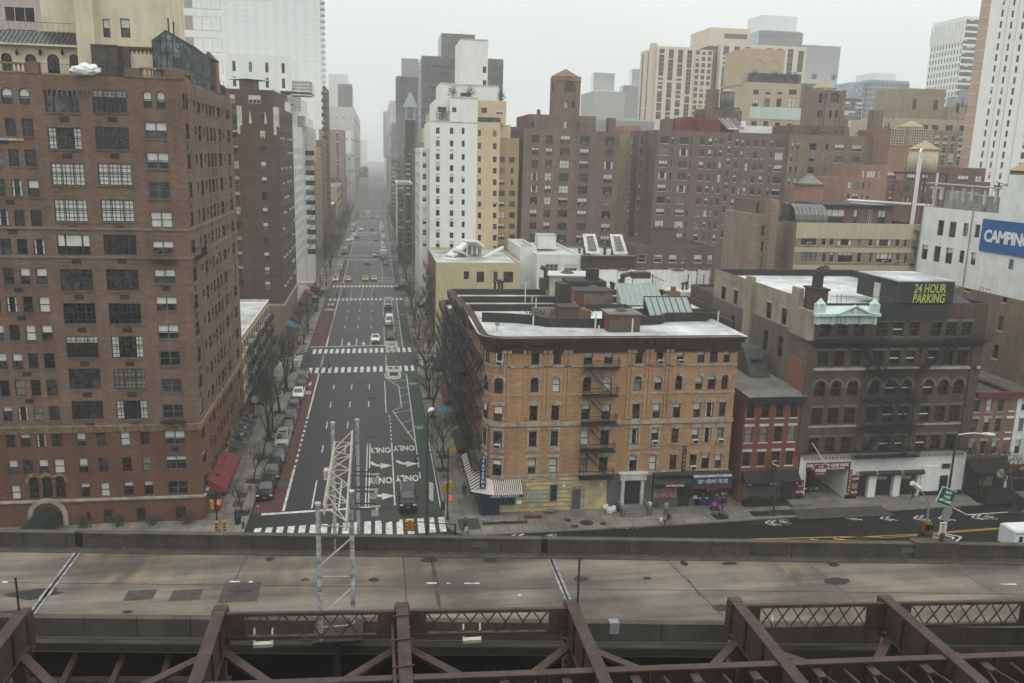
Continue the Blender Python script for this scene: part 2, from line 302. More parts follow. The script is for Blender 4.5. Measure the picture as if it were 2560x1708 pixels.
class Bld:
 def __init__(s,name,label,cat='building',group=None):
  s.root=thing(name,label,cat,group=group); s.b=B(); s.mats=[]; s.wins=[]; s.vols=[]; s.placed=False
 def mi(s,m):
  if m not in s.mats: s.mats.append(m)
  return s.mats.index(m)
 def vol(s,x0,x1,y0,y1,z0,z1,mat,roof=None,par=.8,cop=None,side=None):
  v=Vol(x0,x1,y0,y1,z0,z1); v.mat=mat; v.roof=roof or TAR; v.par=par; v.cop=cop or mat; v.side=side or {}; s.vols.append(v)
  if not s.placed: s.root.location=(x0,y0,0); s.placed=True; s.off=Vector((x0,y0,0))
  return v
 def put(s,name,b,mats,smooth=False,**kw):
  o=link(name,b.mesh(name,mats,smooth),s.root,tuple(-s.off),**kw); return o
 def win(s,v,f,u0,u1,z0,z1,st='dh',fm=FRB,sm=None,mix='mix',rec=.18,lod=0,ac=0,kind=None,hole=True):
  if u1<u0:u0,u1=u1,u0
  if z1<z0:z0,z1=z1,z0
  w=round((u1-u0)*20)/20; h=round((z1-z0)*20)/20
  if w<.1 or h<.1: return
  uc=(u0+u1)/2; u0,u1=uc-w/2,uc+w/2; z1=z0+h
  if rec>0 and hole: v.h[f].append((u0,u1,z0,z1,'arch' in st,rec))
  s.wins.append((v,f,uc,z0,w,h,st,fm,sm,mix,rec,lod,ac,kind))
 def grid(s,v,f,cols,rows,**kw):
  for i,(a,b_) in enumerate(cols):
   for j,(c,d) in enumerate(rows): s.win(v,f,a,b_,c,d,**kw)
 def cols(s,v,f,c,y,prs): return [(v.uv(f,c,a,y)[0],v.uv(f,c,b_,y)[0]) for a,b_ in prs]
 def rows(s,v,f,c,x,prs): return [(v.uv(f,c,x,b_)[1],v.uv(f,c,x,a)[1]) for a,b_ in prs]
 def reg(s,v,f,nc,nr,w,h,z0=None,z1=None,u0=None,u1=None,skip=None,**kw):
  a,b_=v.span(f); u0=a if u0 is None else u0; u1=b_ if u1 is None else u1; z0=v.z0 if z0 is None else z0; z1=v.z1 if z1 is None else z1
  for i in range(nc):
   uc=u0+(u1-u0)*(i+.5)/nc
   for j in range(nr):
    if skip and skip(i,j): continue
    zc=z0+(z1-z0)*(j+.5)/nr; s.win(v,f,uc-w/2,uc+w/2,zc-h/2,zc+h/2,**kw)
 def band(s,v,f,z0,z1,d,mat,name='string_course',u0=None,u1=None,pos=0):
  a,b_=v.span(f); u0=a if u0 is None else u0; u1=b_ if u1 is None else u1; b=B()
  p=v.at(f,u0,z0,pos-.01); q=v.at(f,u1,z1,pos+d); b.box(p.x,q.x,p.y,q.y,z0,z1); return s.put(name,b,mat)
 def done(s):
  roofs=B(); rm=[]
  for v in s.vols:
   for f in 'SENW':
    mi=s.mi(v.side.get(f,v.mat)); a,b_=v.span(f); hs=v.h[f]
    us=lambda:0
    zs=sorted({v.z0,v.z1}|{h[2] for h in hs}|{h[3] for h in hs}); zs=[z for z in zs if v.z0<=z<=v.z1]
    def face(u0,u1,z0,z1):
     p=[v.at(f,u0,z0),v.at(f,u1,z0),v.at(f,u1,z1),v.at(f,u0,z1)]
     if f in 'WN': p=p[::-1]
     s.b.poly(p,mi)
    for k in range(len(zs)-1):
     z0,z1=zs[k],zs[k+1]
     if z1-z0<1e-4: continue
     cut=sorted((h[0],h[1]) for h in hs if h[2]<z1-1e-4 and h[3]>z0+1e-4); u=a
     for c0,c1 in cut:
      if c0>u+1e-4: face(u,c0,z0,z1)
      u=max(u,c1)
     if b_>u+1e-4: face(u,b_,z0,z1)
    for u0,u1,z0,z1,arch,rec in hs:
     P=lambda u,z,d: v.at(f,u,z,d)
     for (ua,za),(ub,zb) in (((u0,z0),(u1,z0)),((u1,z0),(u1,z1)),((u1,z1),(u0,z1)),((u0,z1),(u0,z0))):
      s.b.poly([P(ua,za,0),P(ub,zb,0),P(ub,zb,-rec-.02),P(ua,za,-rec-.02)],mi)
     if arch:
      r=(u1-u0)/2; uc=(u0+u1)/2; zt=z1-r; n=6
      for sg in(-1,1):
       arc=[(uc+sg*math.cos(math.pi/2*k/n)*r,zt+math.sin(math.pi/2*k/n)*r) for k in range(n+1)]
       s.b.poly([P(uc+sg*r,z1,-.004)]+[P(x,z,-.004) for x,z in arc],mi)
       for k in range(n): s.b.poly([P(*arc[k],-.004),P(*arc[k+1],-.004),P(*arc[k+1],-rec),P(*arc[k],-rec)],mi)
   # parapet + roof
   t=.3; x0,x1,y0,y1,z1=v.x0,v.x1,v.y0,v.y1,v.z1; zr=z1-v.par; ci=s.mi(v.cop)
   if v.roof not in rm: rm.append(v.roof)
   ri=rm.index(v.roof)
   if v.par>0:
    for (xa,xb,ya,yb) in ((x0,x1,y0,y0+t),(x0,x1,y1-t,y1),(x0,x0+t,y0+t,y1-t),(x1-t,x1,y0+t,y1-t)):
     s.b.poly([(xa,ya,z1),(xb,ya,z1),(xb,yb,z1),(xa,yb,z1)],ci)
    i=[(x0+t,y0+t),(x1-t,y0+t),(x1-t,y1-t),(x0+t,y1-t)]
    for k in range(4):
     a,b_=i[k],i[(k+1)%4]; s.b.poly([(a[0],a[1],z1),(b_[0],b_[1],z1),(b_[0],b_[1],zr),(a[0],a[1],zr)],ci)
    roofs.poly([(p[0],p[1],zr) for p in i],ri)
   else: roofs.poly([(x0,y0,z1),(x1,y0,z1),(x1,y1,z1),(x0,y1,z1)],ri)
  s.put('wall',s.b,s.mats)
  if roofs.f: s.put('roof',roofs,rm)
  # windows: the 100 that show largest are parts of their own
  ws=s.wins
  if len(ws)>100:
   ws.sort(key=lambda q: -(q[4]*q[5]*(.35 if q[1]!='S' else 1)/((q[0].at(q[1],q[2],q[3])-Vector((0,0,H))).length**2)))
  rest=B(); rmats=[]
  for i,(v,f,uc,z0,w,h,st,fm,sm,mix,rec,lod,ac,kind) in enumerate(ws):
   kd=kind or rnd.choice(MIX[mix]); me,_,_=win_mesh(w,h,st,fm,sm,rec,lod); pm=pane_mesh(w,h,st,kd,rec)
   p=v.at(f,uc,z0)-s.off; rz=v.rz(f)
   if i<100:
    o=link('window',me,s.root,p,rz); link('pane',pm,o)
   else:
    Mx=Matrix.Translation(p+s.off)@Matrix.Rotation(rz,4,'Z')
    for src in(me,pm):
     base=len(rest.v); rest.v.extend(tuple(Mx@x.co) for x in src.vertices)
     ix=[]
     for m in src.materials:
      if m not in rmats: rmats.append(m)
      ix.append(rmats.index(m))
     for pl in src.polygons: rest.f.append(tuple(base+k for k in pl.vertices)); rest.m.append(ix[pl.material_index])
   if ac and rnd.random()<ac:
    link('air_conditioner',ACME,s.root,p+Vector((0,0,.02)) if f!='x' else p,rz)
  if rest.f: s.put('window',rest,rmats,kind='stuff')
  return s.root
def fire_escape(bl,v,f,u0,u1,zs,d=1.2,stairs=True,mat=None,swap=0,th=1.35):
 mat=mat or BLK
 for i,z in enumerate(zs):
  b=B()
  P=lambda u,zz,dd: v.at(f,u,zz,dd)
  for k in range(11):
   dd=.03+(d-.06)*k/10; b.bar(P(u0,z,dd),P(u1,z,dd),.026*th,4)
  for u in (u0,u1,(u0+u1)/2): b.bar(P(u,z-.04,0),P(u,z-.04,d),.035,4); b.bar(P(u,z-.55,0),P(u,z-.05,d*.9),.028,4)
  n=max(6,int((u1-u0)/.16))
  for k in range(n+1):
   u=u0+(u1-u0)*k/n; b.bar(P(u,z,d),P(u,z+.95,d),.014*th,3,cap=False)
  for u in(u0,u1):
   for k in range(1,6): b.bar(P(u,z,d*k/6),P(u,z+.95,d*k/6),.013,3,cap=False)
   b.bar(P(u,z+.95,0),P(u,z+.95,d),.028,4)
  b.bar(P(u0,z+.95,d),P(u1,z+.95,d),.028*th,4); b.bar(P(u0,z+.5,d),P(u1,z+.5,d),.016*th,3); b.bar(P(u0,z,d),P(u1,z,d),.05*th,4)
  fe=bl.put('fire_escape',b,mat)
  if stairs and i+1<len(zs):
   z2=zs[i+1]; b=B(); a0,a1=(u0+.35,u1-.5);
   if swap: a0,a1=a1,a0
   for dd in(.25,.8):
    b.bar(P(a0,z,dd),P(a1,z2,dd),.05*th,4); b.bar(P(a0,z+.8,dd),P(a1,z2+.8,dd),.022*th,3)
   m=11
   for k in range(1,m):
    q=k/m; b.bar(P(a0+(a1-a0)*q,z+(z2-z)*q,.25),P(a0+(a1-a0)*q,z+(z2-z)*q,.8),.035,3)
   o=link('stair',b.mesh('stair',mat),fe)
 return
def roofbox(bl,x0,x1,y0,y1,z0,z1,mat,roof=None,name='bulkhead'):
 b=B(); b.box(x0,x1,y0,y1,z0,z1); b.box(x0-.12,x1+.12,y0-.12,y1+.12,z1,z1+.12,1); return bl.put(name,b,[mat,roof or TAR])
def pipe(bl,x,y,z,h=1.2,r=.07,mat=None): b=B(); b.cyl(x,y,z,z+h,r,8); return bl.put('vent_pipe',b,mat or FRW)
def railing(bl,pts,h=1.0,step=.14,mat=None,name='railing'):
 b=B()
 for p,q in zip(pts[:-1],pts[1:]):
  p=Vector(p);q=Vector(q); n=max(2,int((q-p).length/step))
  for k in range(n+1): a=p.lerp(q,k/n); b.bar(a,a+Vector((0,0,h)),.014,3,cap=False)
  for zz in(.08,h): b.bar(p+Vector((0,0,zz)),q+Vector((0,0,zz)),.025,4)
 return bl.put(name,b,mat or BLK)
# ================================================================ brick tower at the left
brA=brick('brick_brown_red',(.34,.215,.155),(.24,.145,.105),.28,(.20,.15,.12)); brA2=brick('brick_grey_brown',(.36,.275,.215),(.25,.18,.135),.25,(.26,.22,.18))
brA3=brick('brick_red_base',(.30,.145,.09),(.2,.095,.062),.25,(.17,.1,.07)); STUC=worn('cream_stucco',(.68,.60,.44),.1,.4,.9,None,True,.05); TERR=worn('terracotta',(.45,.31,.16),.4,2,.85)
A=Bld('apartment_tower','tall brown brick tower with big gridded windows and cream stucco penthouse, nearest at left')
ZB=PY('a2',560,955,87).z
a1=A.vol(-62,-18.2,87,115.6,0,ZB,brA3,par=0); a=A.vol(-62,-18.2,87,115.6,ZB,44.8,brA,roof=GROOF,par=.3,cop=STONE)
ru=[(750,852),(935,1035),(1115,1218),(1298,1393),(1475,1560)]; rl=[(75,155),(230,310),(385,465),(535,615),(687,765),(832,908)]
rr=A.rows(a,'S','a1',960,ru)+A.rows(a,'S','a2',945,rl); rb=A.rows(a,'S','a2',990,[(980,1055),(1122,1195),(1262,1335)])
cR=A.cols(a,'S','a1',800,[(888,1022)])[0]
for z0,z1 in rr: A.win(a,'S',*cR,z0,z1,st='dh two sill',fm=FRG,sm=brA,mix='light')
for z0,z1 in rb: A.win(a1,'S',*cR,z0,z1,st='dh two',fm=FRG,mix='light')
z0,z1=A.rows(a,'S','a1',945,[(558,665)])[0]; mR=(cR[0]+cR[1])/2
for u0,u1 in((cR[0],mR-.22),(mR+.22,cR[1])): A.win(a,'S',u0,u1,z0,z1,st='dh arch',fm=FRB,kind='w')
nu=[(725,835),(915,1020),(1100,1205),(1285,1385),(1465,1560)]; nl=[(68,160),(230,317),(387,475),(545,632),(695,785),(845,925)]
rn=A.rows(a,'S','a1',120,nu)+A.rows(a,'S','a2',140,nl); cN=A.cols(a,'S','a2',590,[(-14,38),(68,128),(160,215),(248,308)])
cN.insert(0,(cN[0][0]-2.35,cN[0][1]-2.35))
for u0,u1 in cN:
 for z0,z1 in rn: A.win(a,'S',u0,u1,z0,z1,st='dh sill',fm=FRB,sm=brA,mix='mix')
for u0,u1 in cN[2:]:
 if u0<cN[-1][0]: pass
z0,z1=A.rows(a,'S','a1',150,[(538,642)])[0]
for u in A.cols(a,'S','a1',585,[(8,75),(115,180)]): A.win(a,'S',*u,z0,z1,st='dh arch',kind='w')
bu=[(550,690),(780,915),(1000,1135),(1222,1358),(1437,1560)]; blw=[(75,195),(265,380),(450,570),(632,745),(812,915)]
cB=A.cols(a,'S','a2',510,[(372,550),(625,802)])
ku='gcdfwgdtgd'; kv='tdcfdgdckc'
for ci,xr in((0,(390,440)),(1,(670,700))):
 rw=A.rows(a,'S','a1',xr[0],bu)+A.rows(a,'S','a2',xr[1],blw)
 for j,(z0,z1) in enumerate(rw):
  st='pic' if (ci==0 and j in(0,4)) or (ci==1 and j==4) else 'grid'
  A.win(a,'S',*cB[ci],z0,z1,st=st+' sill',fm=FRB,sm=brA,kind='f' if j==2 else (ku,kv)[ci][j])
lowc=A.cols(a1,'S','a2',1030,[(430,480),(542,592),(675,728),(788,840)]); lowr=A.rows(a1,'S','a2',560,[(990,1065),(1132,1212),(1272,1348)])
for u in lowc+[cN[0],cN[1]]:
 for z0,z1 in lowr: A.win(a1,'S',*u,z0,z1,st='dh',fm=FRN,mix='mix')
for u in cN[2:]:
 for z0,z1 in lowr[:2]: A.win(a1,'S',*u,z0,z1,st='dh',fm=FRN,mix='mix')
for u in A.cols(a1,'S','a2',1320,[(165,222),(240,296),(313,368)]): A.win(a1,'S',*u,lowr[2][0],lowr[2][1]+.9,st='dh arch ring',fm=FRB,sm=TERR,kind='d')
for u,h in zip(A.cols(a1,'S','a2',1465,[(487,508),(580,635),(765,820),(990,1042)]),(1.2,1.4,1.4,1.4)): z=PY('a2',560,1490,87).z; A.win(a1,'S',*u,z,z+h,st='',kind='d')
# through-wall cooler grilles
gb=B()
def grille(v,u,z,w=.85,h=.5):
 b=B(); b.box(u-w/2,u+w/2,v.y0-.03,v.y0+.05,z-h/2,z+h/2); A.put('cooler_grille',b,GRL)
for ci in(0,1):
 um=(cB[ci][0]+cB[ci][1])/2+.1
 for j,(z0,z1) in enumerate(A.rows(a,'S','a1',(390,670)[ci],bu)+A.rows(a,'S','a2',(440,700)[ci],blw)):
  if j not in(2,): grille(a,um,z0-.62)
um=(cN[2][1]+cN[3][0])/2
for j,(z0,z1) in enumerate(rn):
 if j%3!=1: grille(a,um,z0-.55,.8,.45)
for z0,z1 in(rr[5],rb[0]): grille(a,mR,z0-.5,.75,.45)
# east face
ec=[(A.cols(a,'E','ae',520,[(120,152)])[0],0)]+[(u,s) for u,s in zip(A.cols(a,'E','ae',330,[(180,193),(210,228),(243,254),(266,280),(292,308),(317,330),(345,370),(385,393),(412,435)]),(1,0,1,0,0,0,0,1,0))]
arow=(A.rows(a,'S','a1',945,[(558,665)])[0])
for k,(u,s) in enumerate(ec):
 for j,(z0,z1) in enumerate([arow]+rr):
  if j==0 and k in(0,9): m=(u[0]+u[1])/2; A.win(a,'E',u[0]-.1,m-.15,z0,z1,st='arch dh',kind='d'); A.win(a,'E',m+.15,u[1]+.1,z0,z1,st='arch dh',kind='d'); continue
  A.win(a,'E',u[0],u[1],z0+(.55 if s else 0),z1-(.1 if s else 0),st='dh sill',sm=brA2,mix='dark')
 for z0,z1 in rb: A.win(a1,'E',u[0],u[1],z0+(.5 if s else 0),z1,st='dh',mix='dark')
b=B(); br=random.Random(3)
for k,(u,s) in enumerate(ec):
 if s: continue
 for z0,z1 in rr:
  if br.random()<.45: um=(u[0]+u[1])/2; b.box(a.x1-.02,a.x1+.04,um-.35,um+.35,z0-.95,z0-.4)
A.put('cooler_grille',b,GRL,kind='stuff')
# ornament bands
b=B(); zz=ZB
for f in 'SE':
 lo,hi=a.span(f);
 n=int((hi-lo)/.62)
 for k in range(n):
  u=lo+(hi-lo)*k/n; p=a.at(f,u,zz,.16); q=a.at(f,u+(hi-lo)/n,zz,.16)
  for s0,s1 in((0,.5),(.5,0)): b.bar(p+Vector((0,0,s0-.5)),q.lerp(p,0)+Vector((0,0,s1-.5)),.06,4)
 P=a.at(f,lo,zz,-.01);Q=a.at(f,hi,zz,.22); b.box(P.x,Q.x,P.y,Q.y,zz-.02,zz+.14,1); P=a.at(f,lo,zz,-.01);Q=a.at(f,hi,zz,.1); b.box(P.x,Q.x,P.y,Q.y,zz-.62,zz-.03,1)
A.put('ornament_band',b,[TERR,worn('ornament_stone',(.40,.29,.17),.4,2)])
for xr,y,d,m,c in((690,1402,.12,brA2,'a1'),(950,10,.1,brA2,'a2'),(560,1362,.2,STONE,'a2')):
 z=PY(c,xr,y,87).z
 for f in 'SE': A.band(a if z>ZB else a1,f,z-.12,z+.12,d,m)
z=PY('a1',120,855,87).z; A.band(a,'S',z-.12,z+.12,.2,STONE,u1=cN[3][1]+.6,u0=cN[2][0]-.9)
zt=44.8
b=B(); n=17
lo,hi=PY('pe',470,700,87).x,PY('pe',1430,700,87).x
for k in range(n):   # blind arcade under the terrace
 u0=lo+(hi-lo)*k/n; u1=lo+(hi-lo)*(k+1)/n; uc=(u0+u1)/2; r=(u1-u0)/2
 for q in range(6):
  t0,t1=math.pi*q/6,math.pi*(q+1)/6; b.bar((uc+math.cos(t0)*r,86.93,43.25+math.sin(t0)*r),(uc+math.cos(t1)*r,86.93,43.25+math.sin(t1)*r),.055,4)
 b.bar((u0,86.93,43.3),(u0,86.93,42.9),.07,4)
A.put('blind_arcade',b,brA2)
b=B(); n=40
for k in range(n):
 u=89+(26)*k/n; b.box(-18.22,-18.08,u,u+.3,43.1,43.6)
A.put('brick_frieze',b,brA2)
# parapet piers and balustrades (tops at 45.75)
pz=45.75
def xs(x): return PY('pe',x,500,87).x
for q_ in((xs(300),xs(440),86.9,87.5,zt,pz+.1),(xs(1405),xs(1580),86.9,87.5,zt,pz-.1),(xs(1870),-18.15,86.9,88.4,zt,pz),(-18.75,-18.15,91.2,92,zt,pz-.2),(-18.7,-18.2,107,108,zt,pz+.6),(-18.7,-18.2,112.5,113.3,zt,pz+.1)): b=B(); b.box(*q_); A.put('parapet_pier',b,brA)
for (u0,u1) in((xs(-400),xs(300)),(xs(1580),xs(1870))):
 b=B(); b.box(u0,u1,86.95,87.4,pz-.16,pz); b.box(u0,u1,86.95,87.4,zt,zt+.15); n=int((u1-u0)/.36)
 for k in range(n): x=u0+(k+.5)*(u1-u0)/n; b.bar((x,87.17,zt+.14),(x,87.17,zt+.45),.11,6,0,.06); b.bar((x,87.17,zt+.44),(x,87.17,pz-.15),.06,6,0,.11)
 A.put('balustrade',b,TERR)
b=B(); b.box(-18.6,-18.2,88.4,91.2,pz-.25,pz-.1); b.box(-18.6,-18.2,88.4,91.2,zt,zt+.2)
for k in range(7): y=88.6+k*.4; b.bar((-18.4,y,zt+.1),(-18.4,y,pz-.2),.09,6)
A.put('balustrade',b,TERR)
railing(A,[(xs(440),87.15,zt),(xs(1405),87.15,zt)],.95,.16)
railing(A,[(-18.4,92,zt),(-18.4,107,zt)],.95,.16); railing(A,[(-18.4,108,zt),(-18.4,112.5,zt)],1.2,.12)
# penthouse
p1=A.vol(-46,-27.6,91,99,44.6,47.9,STUC,par=0)
for xa,xb in((25,150),(295,425),(545,680),(795,905)):
 u0,z0=PY('pe',xa,560,91).x,PY('pe',xa,565,91).z; u1=PY('pe',xb,560,91).x; zt2=PY('pe',(xa+xb)/2,340 if xa>200 else 325,91).z
 A.win(p1,'S',u0,u1,z0+.05,zt2,st='arch fan',fm=FRB,kind='d',rec=.2)
b=B(); b.poly([(-46.2,90.3,47.75),(-27.6,90.3,47.75),(-27.6,92.4,49.1),(-46.2,92.4,49.1)]); b.box(-46,-27.6,92.4,99,47.9,49.1)
b.box(-46.2,-27.6,90.3,90.5,47.6,47.78,1)
for k in range(46): x=-46+k*.4; b.beam((x,90.3,47.82),(x,92.4,49.17),.05,.06)
A.put('metal_eave_roof',b,[plain('slate_metal',(.045,.05,.058),.4),STUC])
railing(A,[(-46,92.6,49.1),(-28,92.6,49.1)],.9,.5,FRG)
p2=A.vol(PY('pe',870,250,90).x,PY('pe',1075,250,90).x,90,96,44.6,58,STUC,par=0)
p3=A.vol(p2.x1,-20.3,91.2,100,44.6,54.3,STUC,par=.4); A.vol(-32,p2.x0,92.6,100,48,58,STUC,par=0)
for xa,xb in((1165,1245),(1365,1470)):
 u0=PY('pe',xa,80,91.2).x;u1=PY('pe',xb,80,91.2).x; A.win(p3,'S',u0,u1,PY('pe',xa,152,91.2).z,PY('pe',xa,-60,91.2).z,st='dh',fm=FRB,kind='h')
for y0 in(92.3,94.6): A.win(p3,'E',y0,y0+.9,49,51,st='dh',kind='d')
# wall lanterns
for x in(205,468,718):
 q=PY('pe',x,340,91); b=B(); b.bar((q.x,90.9,q.z+.5),(q.x,90.7,q.z+.3),.03,4); b.cyl(q.x,90.7,q.z-.15,q.z+.2,.1,6,0,.17); b.cyl(q.x,90.7,q.z+.2,q.z+.42,.17,6,0,.02); A.put('wall_lantern',b,BLK)
# grey lattice enclosure
lx0,lx1=PY('pe',1045,400,88.6).x,PY('pe',1320,400,88.6).x; lz=PY('pe',1045,240,88.6).z; b=B()
LG=worn('lattice_wood',(.19,.165,.15),.2,3)
for x in(lx0,(lx0+lx1)/2,lx1): b.box(x-.07,x+.07,88.5,88.64,44.7,lz)
for z in(44.8,(44.8+lz)/2+.2,lz): b.box(lx0,lx1,88.48,88.6,z-.06,z+.06)
for k in range(34): x=lx0+(lx1-lx0)*k/34; b.box(x-.025,x+.025,88.53,88.56,44.8,lz)
for k in range(34): z=44.8+(lz-44.8)*k/34; b.box(lx0,lx1,88.56,88.59,z-.025,z+.025)
b.box(lx0+.05,lx1+.9,89.4,90.1,44.7,lz-.1); b.box(lx0-.1,lx1+.1,88.45,90.2,lz,lz+.1)
A.put('lattice_screen',b,LG)
# stucco gable wall with brick zigzag
b=B(); gx0,gx1=lx1,-20.9; b.box(gx0,gx1,89.9,91.2,44.6,47.6,0); n=9
for k in range(n): u=gx0+(gx1-gx0)*k/n; w_=(gx1-gx0)/n; b.poly([(u,89.86,47.6),(u+w_,89.86,47.6),(u+w_/2,89.86,47.15)],1);
b.box(gx0,gx1+.3,89.8,91.2,47.6,47.85,1); A.put('terrace_wall',b,[STUC,brA3])
# greenhouse
GG=glassm('conservatory_glass',(.12,.15,.16),.1,.8,.3,2.5,.7); gx0,gx1,gy0,gy1=-20.9,-18.35,88.3,103
b=B(); fr=B(); ze,zr=48.35,49.3; xm=(gx0+gx1)/2
for y in(gy0,gy1): b.poly([(gx0,y,44.8),(gx1,y,44.8),(gx1,y,ze),(xm,y,zr),(gx0,y,ze)])
for x in(gx0,gx1): b.poly([(x,gy0,44.8),(x,gy1,44.8),(x,gy1,ze),(x,gy0,ze)])
b.poly([(gx0,gy0,ze),(xm,gy0,zr),(xm,gy1,zr),(gx0,gy1,ze)]); b.poly([(gx1,gy0,ze),(xm,gy0,zr),(xm,gy1,zr),(gx1,gy1,ze)])
for k in range(24):
 y=gy0+(gy1-gy0)*k/23
 for x in(gx0,gx1): fr.bar((x,y,44.8),(x,y,ze),.035,4); fr.bar((x,y,ze),(xm,y,zr),.035,4)
for x in(gx0,gx1,xm,gx0+.7,gx1-.7): fr.bar((x,gy0-.02,44.8),(x,gy0-.02,ze if x in(gx0,gx1) else (zr if x==xm else ze+.5)),.04,4)
for z in(45,46.1,47.3,ze):
 fr.bar((gx0,gy0-.02,z),(gx1,gy0-.02,z),.035,4)
 for x in(gx0,gx1): fr.bar((x,gy0,z),(x,gy1,z),.035,4)
fr.bar((xm,gy0,zr),(xm,gy1,zr),.05,4)
gh=A.put('conservatory',b,GG); link('frame',fr.mesh('frame',FRB),gh)
b=B(); b.box(-19.6,-18.1,105,107,44.8,48.3); b.prism([(-19.7,104.9),(-18.0,104.9),(-18.0,107.1),(-19.7,107.1)],48.3,48.4,1); b.poly([(-19.7,104.9,48.3),(-18,104.9,48.3),(-18.85,104.9,49.3)],0); b.poly([(-18,104.9,48.3),(-18,107.1,48.3),(-18.85,107.1,49.3),(-18.85,104.9,49.3)],1); b.poly([(-19.7,104.9,48.3),(-19.7,107.1,48.3),(-18.85,107.1,49.3),(-18.85,104.9,49.3)],1)
A.put('gabled_chimney',b,[brA,plain('slate_metal',(.04,.04,.05))])
# arched doorway, canopy
q=PY('a2',275,1500,87); b=B(); n=12
for k in range(n):
 t0,t1=math.pi*k/n,math.pi*(k+1)/n
 for rr_,yy in(((1.45,1.85),86.82),):
  b.poly([(q.x+math.cos(t)*r,yy,q.z+math.sin(t)*r+.9) for t,r in((t0,1.45),(t0,1.9),(t1,1.9),(t1,1.45))]); b.poly([(q.x+math.cos(t)*1.9,y,q.z+math.sin(t)*1.9+.9) for t,y in((t0,86.82),(t0,87.01),(t1,87.01),(t1,86.82))])
b.box(q.x-1.9,q.x-1.45,86.82,87,0,q.z+.9); b.box(q.x+1.45,q.x+1.9,86.82,87,0,q.z+.9); A.put('stone_arch',b,STONE)
b=B(); n=10
for k in range(n):
 t0,t1=math.pi*k/n,math.pi*(k+1)/n; b.poly([(q.x+math.cos(t)*1.4,y,q.z+math.sin(t)*1.3+.6) for t,y in((t0,80),(t0,86.9),(t1,86.9),(t1,80))])
b.poly([(q.x+math.cos(math.pi*k/n)*1.4,80,q.z+math.sin(math.pi*k/n)*1.3+.6) for k in range(n+1)])
A.put('green_canopy',b,worn('canopy_green',(.02,.045,.035),.2,1,.6));
# small iron balconies
for v_,u,z in((a,mR,rr[4][0]-.2),(a,mR,rr[10][0]+.0)):
 b=B(); b.box(u-1.25,u+1.25,86.3,87,z-.35,z-.3)
 for k in range(18): x=u-1.25+k*2.5/17; b.bar((x,86.3,z-.3),(x,86.3,z+.25),.014,3)
 b.bar((u-1.25,86.3,z+.25),(u+1.25,86.3,z+.25),.025,4); A.put('iron_balcony',b,FRN)
for u,z in((89.5,PX('ae',160,1420,-18.2).z),): fire_escape(A,a,'E',88.3,91,[z],.8,False)
A.done()
# tarp and plants on the terrace
tb=bmesh.new(); bmesh.ops.create_icosphere(tb,subdivisions=4,radius=1)
for v in tb.verts:
 c_=v.co.copy(); k=.8+.25*noise.noise(c_*2.3)+.18*noise.noise(c_*6); v.co=Vector((c_.x*1.6*k+.25*abs(c_.z),c_.y*.55*k,c_.z*.72*k*(1 if c_.z>0 else .8)))
me=bpy.data.meshes.new('tarpaulin'); tb.to_mesh(me); tb.free(); me.materials.append(plain('white_tarp',(.78,.8,.8),.5)); me.polygons.foreach_set('use_smooth',[True]*len(me.polygons))
q=PY('pe',955,525,87.0); link('tarpaulin',me,None,q,label='white tarpaulin bundled over the terrace railing of the brown brick tower',category='tarpaulin')
# ================================================================ corner tenement
OR=brick('brick_orange',(.60,.34,.175),(.47,.26,.125),.2,(.36,.26,.18)); TRIM=worn('carved_trim',(.50,.43,.33),.25,2); COR=worn('brown_cornice',(.105,.062,.045),.25,.6)
YEL=worn('yellow_stucco',(.66,.53,.24),.2,.9,.85,(.50,.44,.28),True,.12)
K=Bld('tenement_building','orange brick five storey tenement with rounded corner and white roof, at the avenue corner')
k=K.vol(13.5,39.35,85.9,97.3,4.3,19.4,OR,roof=WROOF,par=0); kg=K.vol(13.5,39.35,85.95,97.3,0,4.3,YEL,par=0)
kw=K.vol(11.5,13.5,87.9,97.3,0,19.4,OR,roof=WROOF,par=0)
kr=K.rows(k,'S','kb',1350,[(515,600),(668,752),(822,905),(965,1048),(1112,1195)])
kc=K.cols(k,'S','kb',560,[(513,557),(636,680),(808,855),(922,970),(1095,1138),(1212,1252),(1328,1367),(1443,1482),(1512,1555),(1588,1625)])
for i,u in enumerate(kc):
 for j,(z0,z1) in enumerate(kr):
  st='dh '+('sill','ring arch','hood sill','surr' if i in(0,1,4,5) else 'hood sill','surr' if i in(0,1,4,5) else 'hood sill')[j]
  K.win(k,'S',*u,z0,z1,st=st,fm=FRN,sm=TRIM,mix='mix',rec=.22,ac=.25 if j in(0,3,4) else 0)
# avenue side windows
for y0 in(89.6,92.2,94.8):
 for z0,z1 in kr: K.win(kw,'W',y0,y0+1,z0,z1,st='dh sill',sm=TRIM,mix='dark')
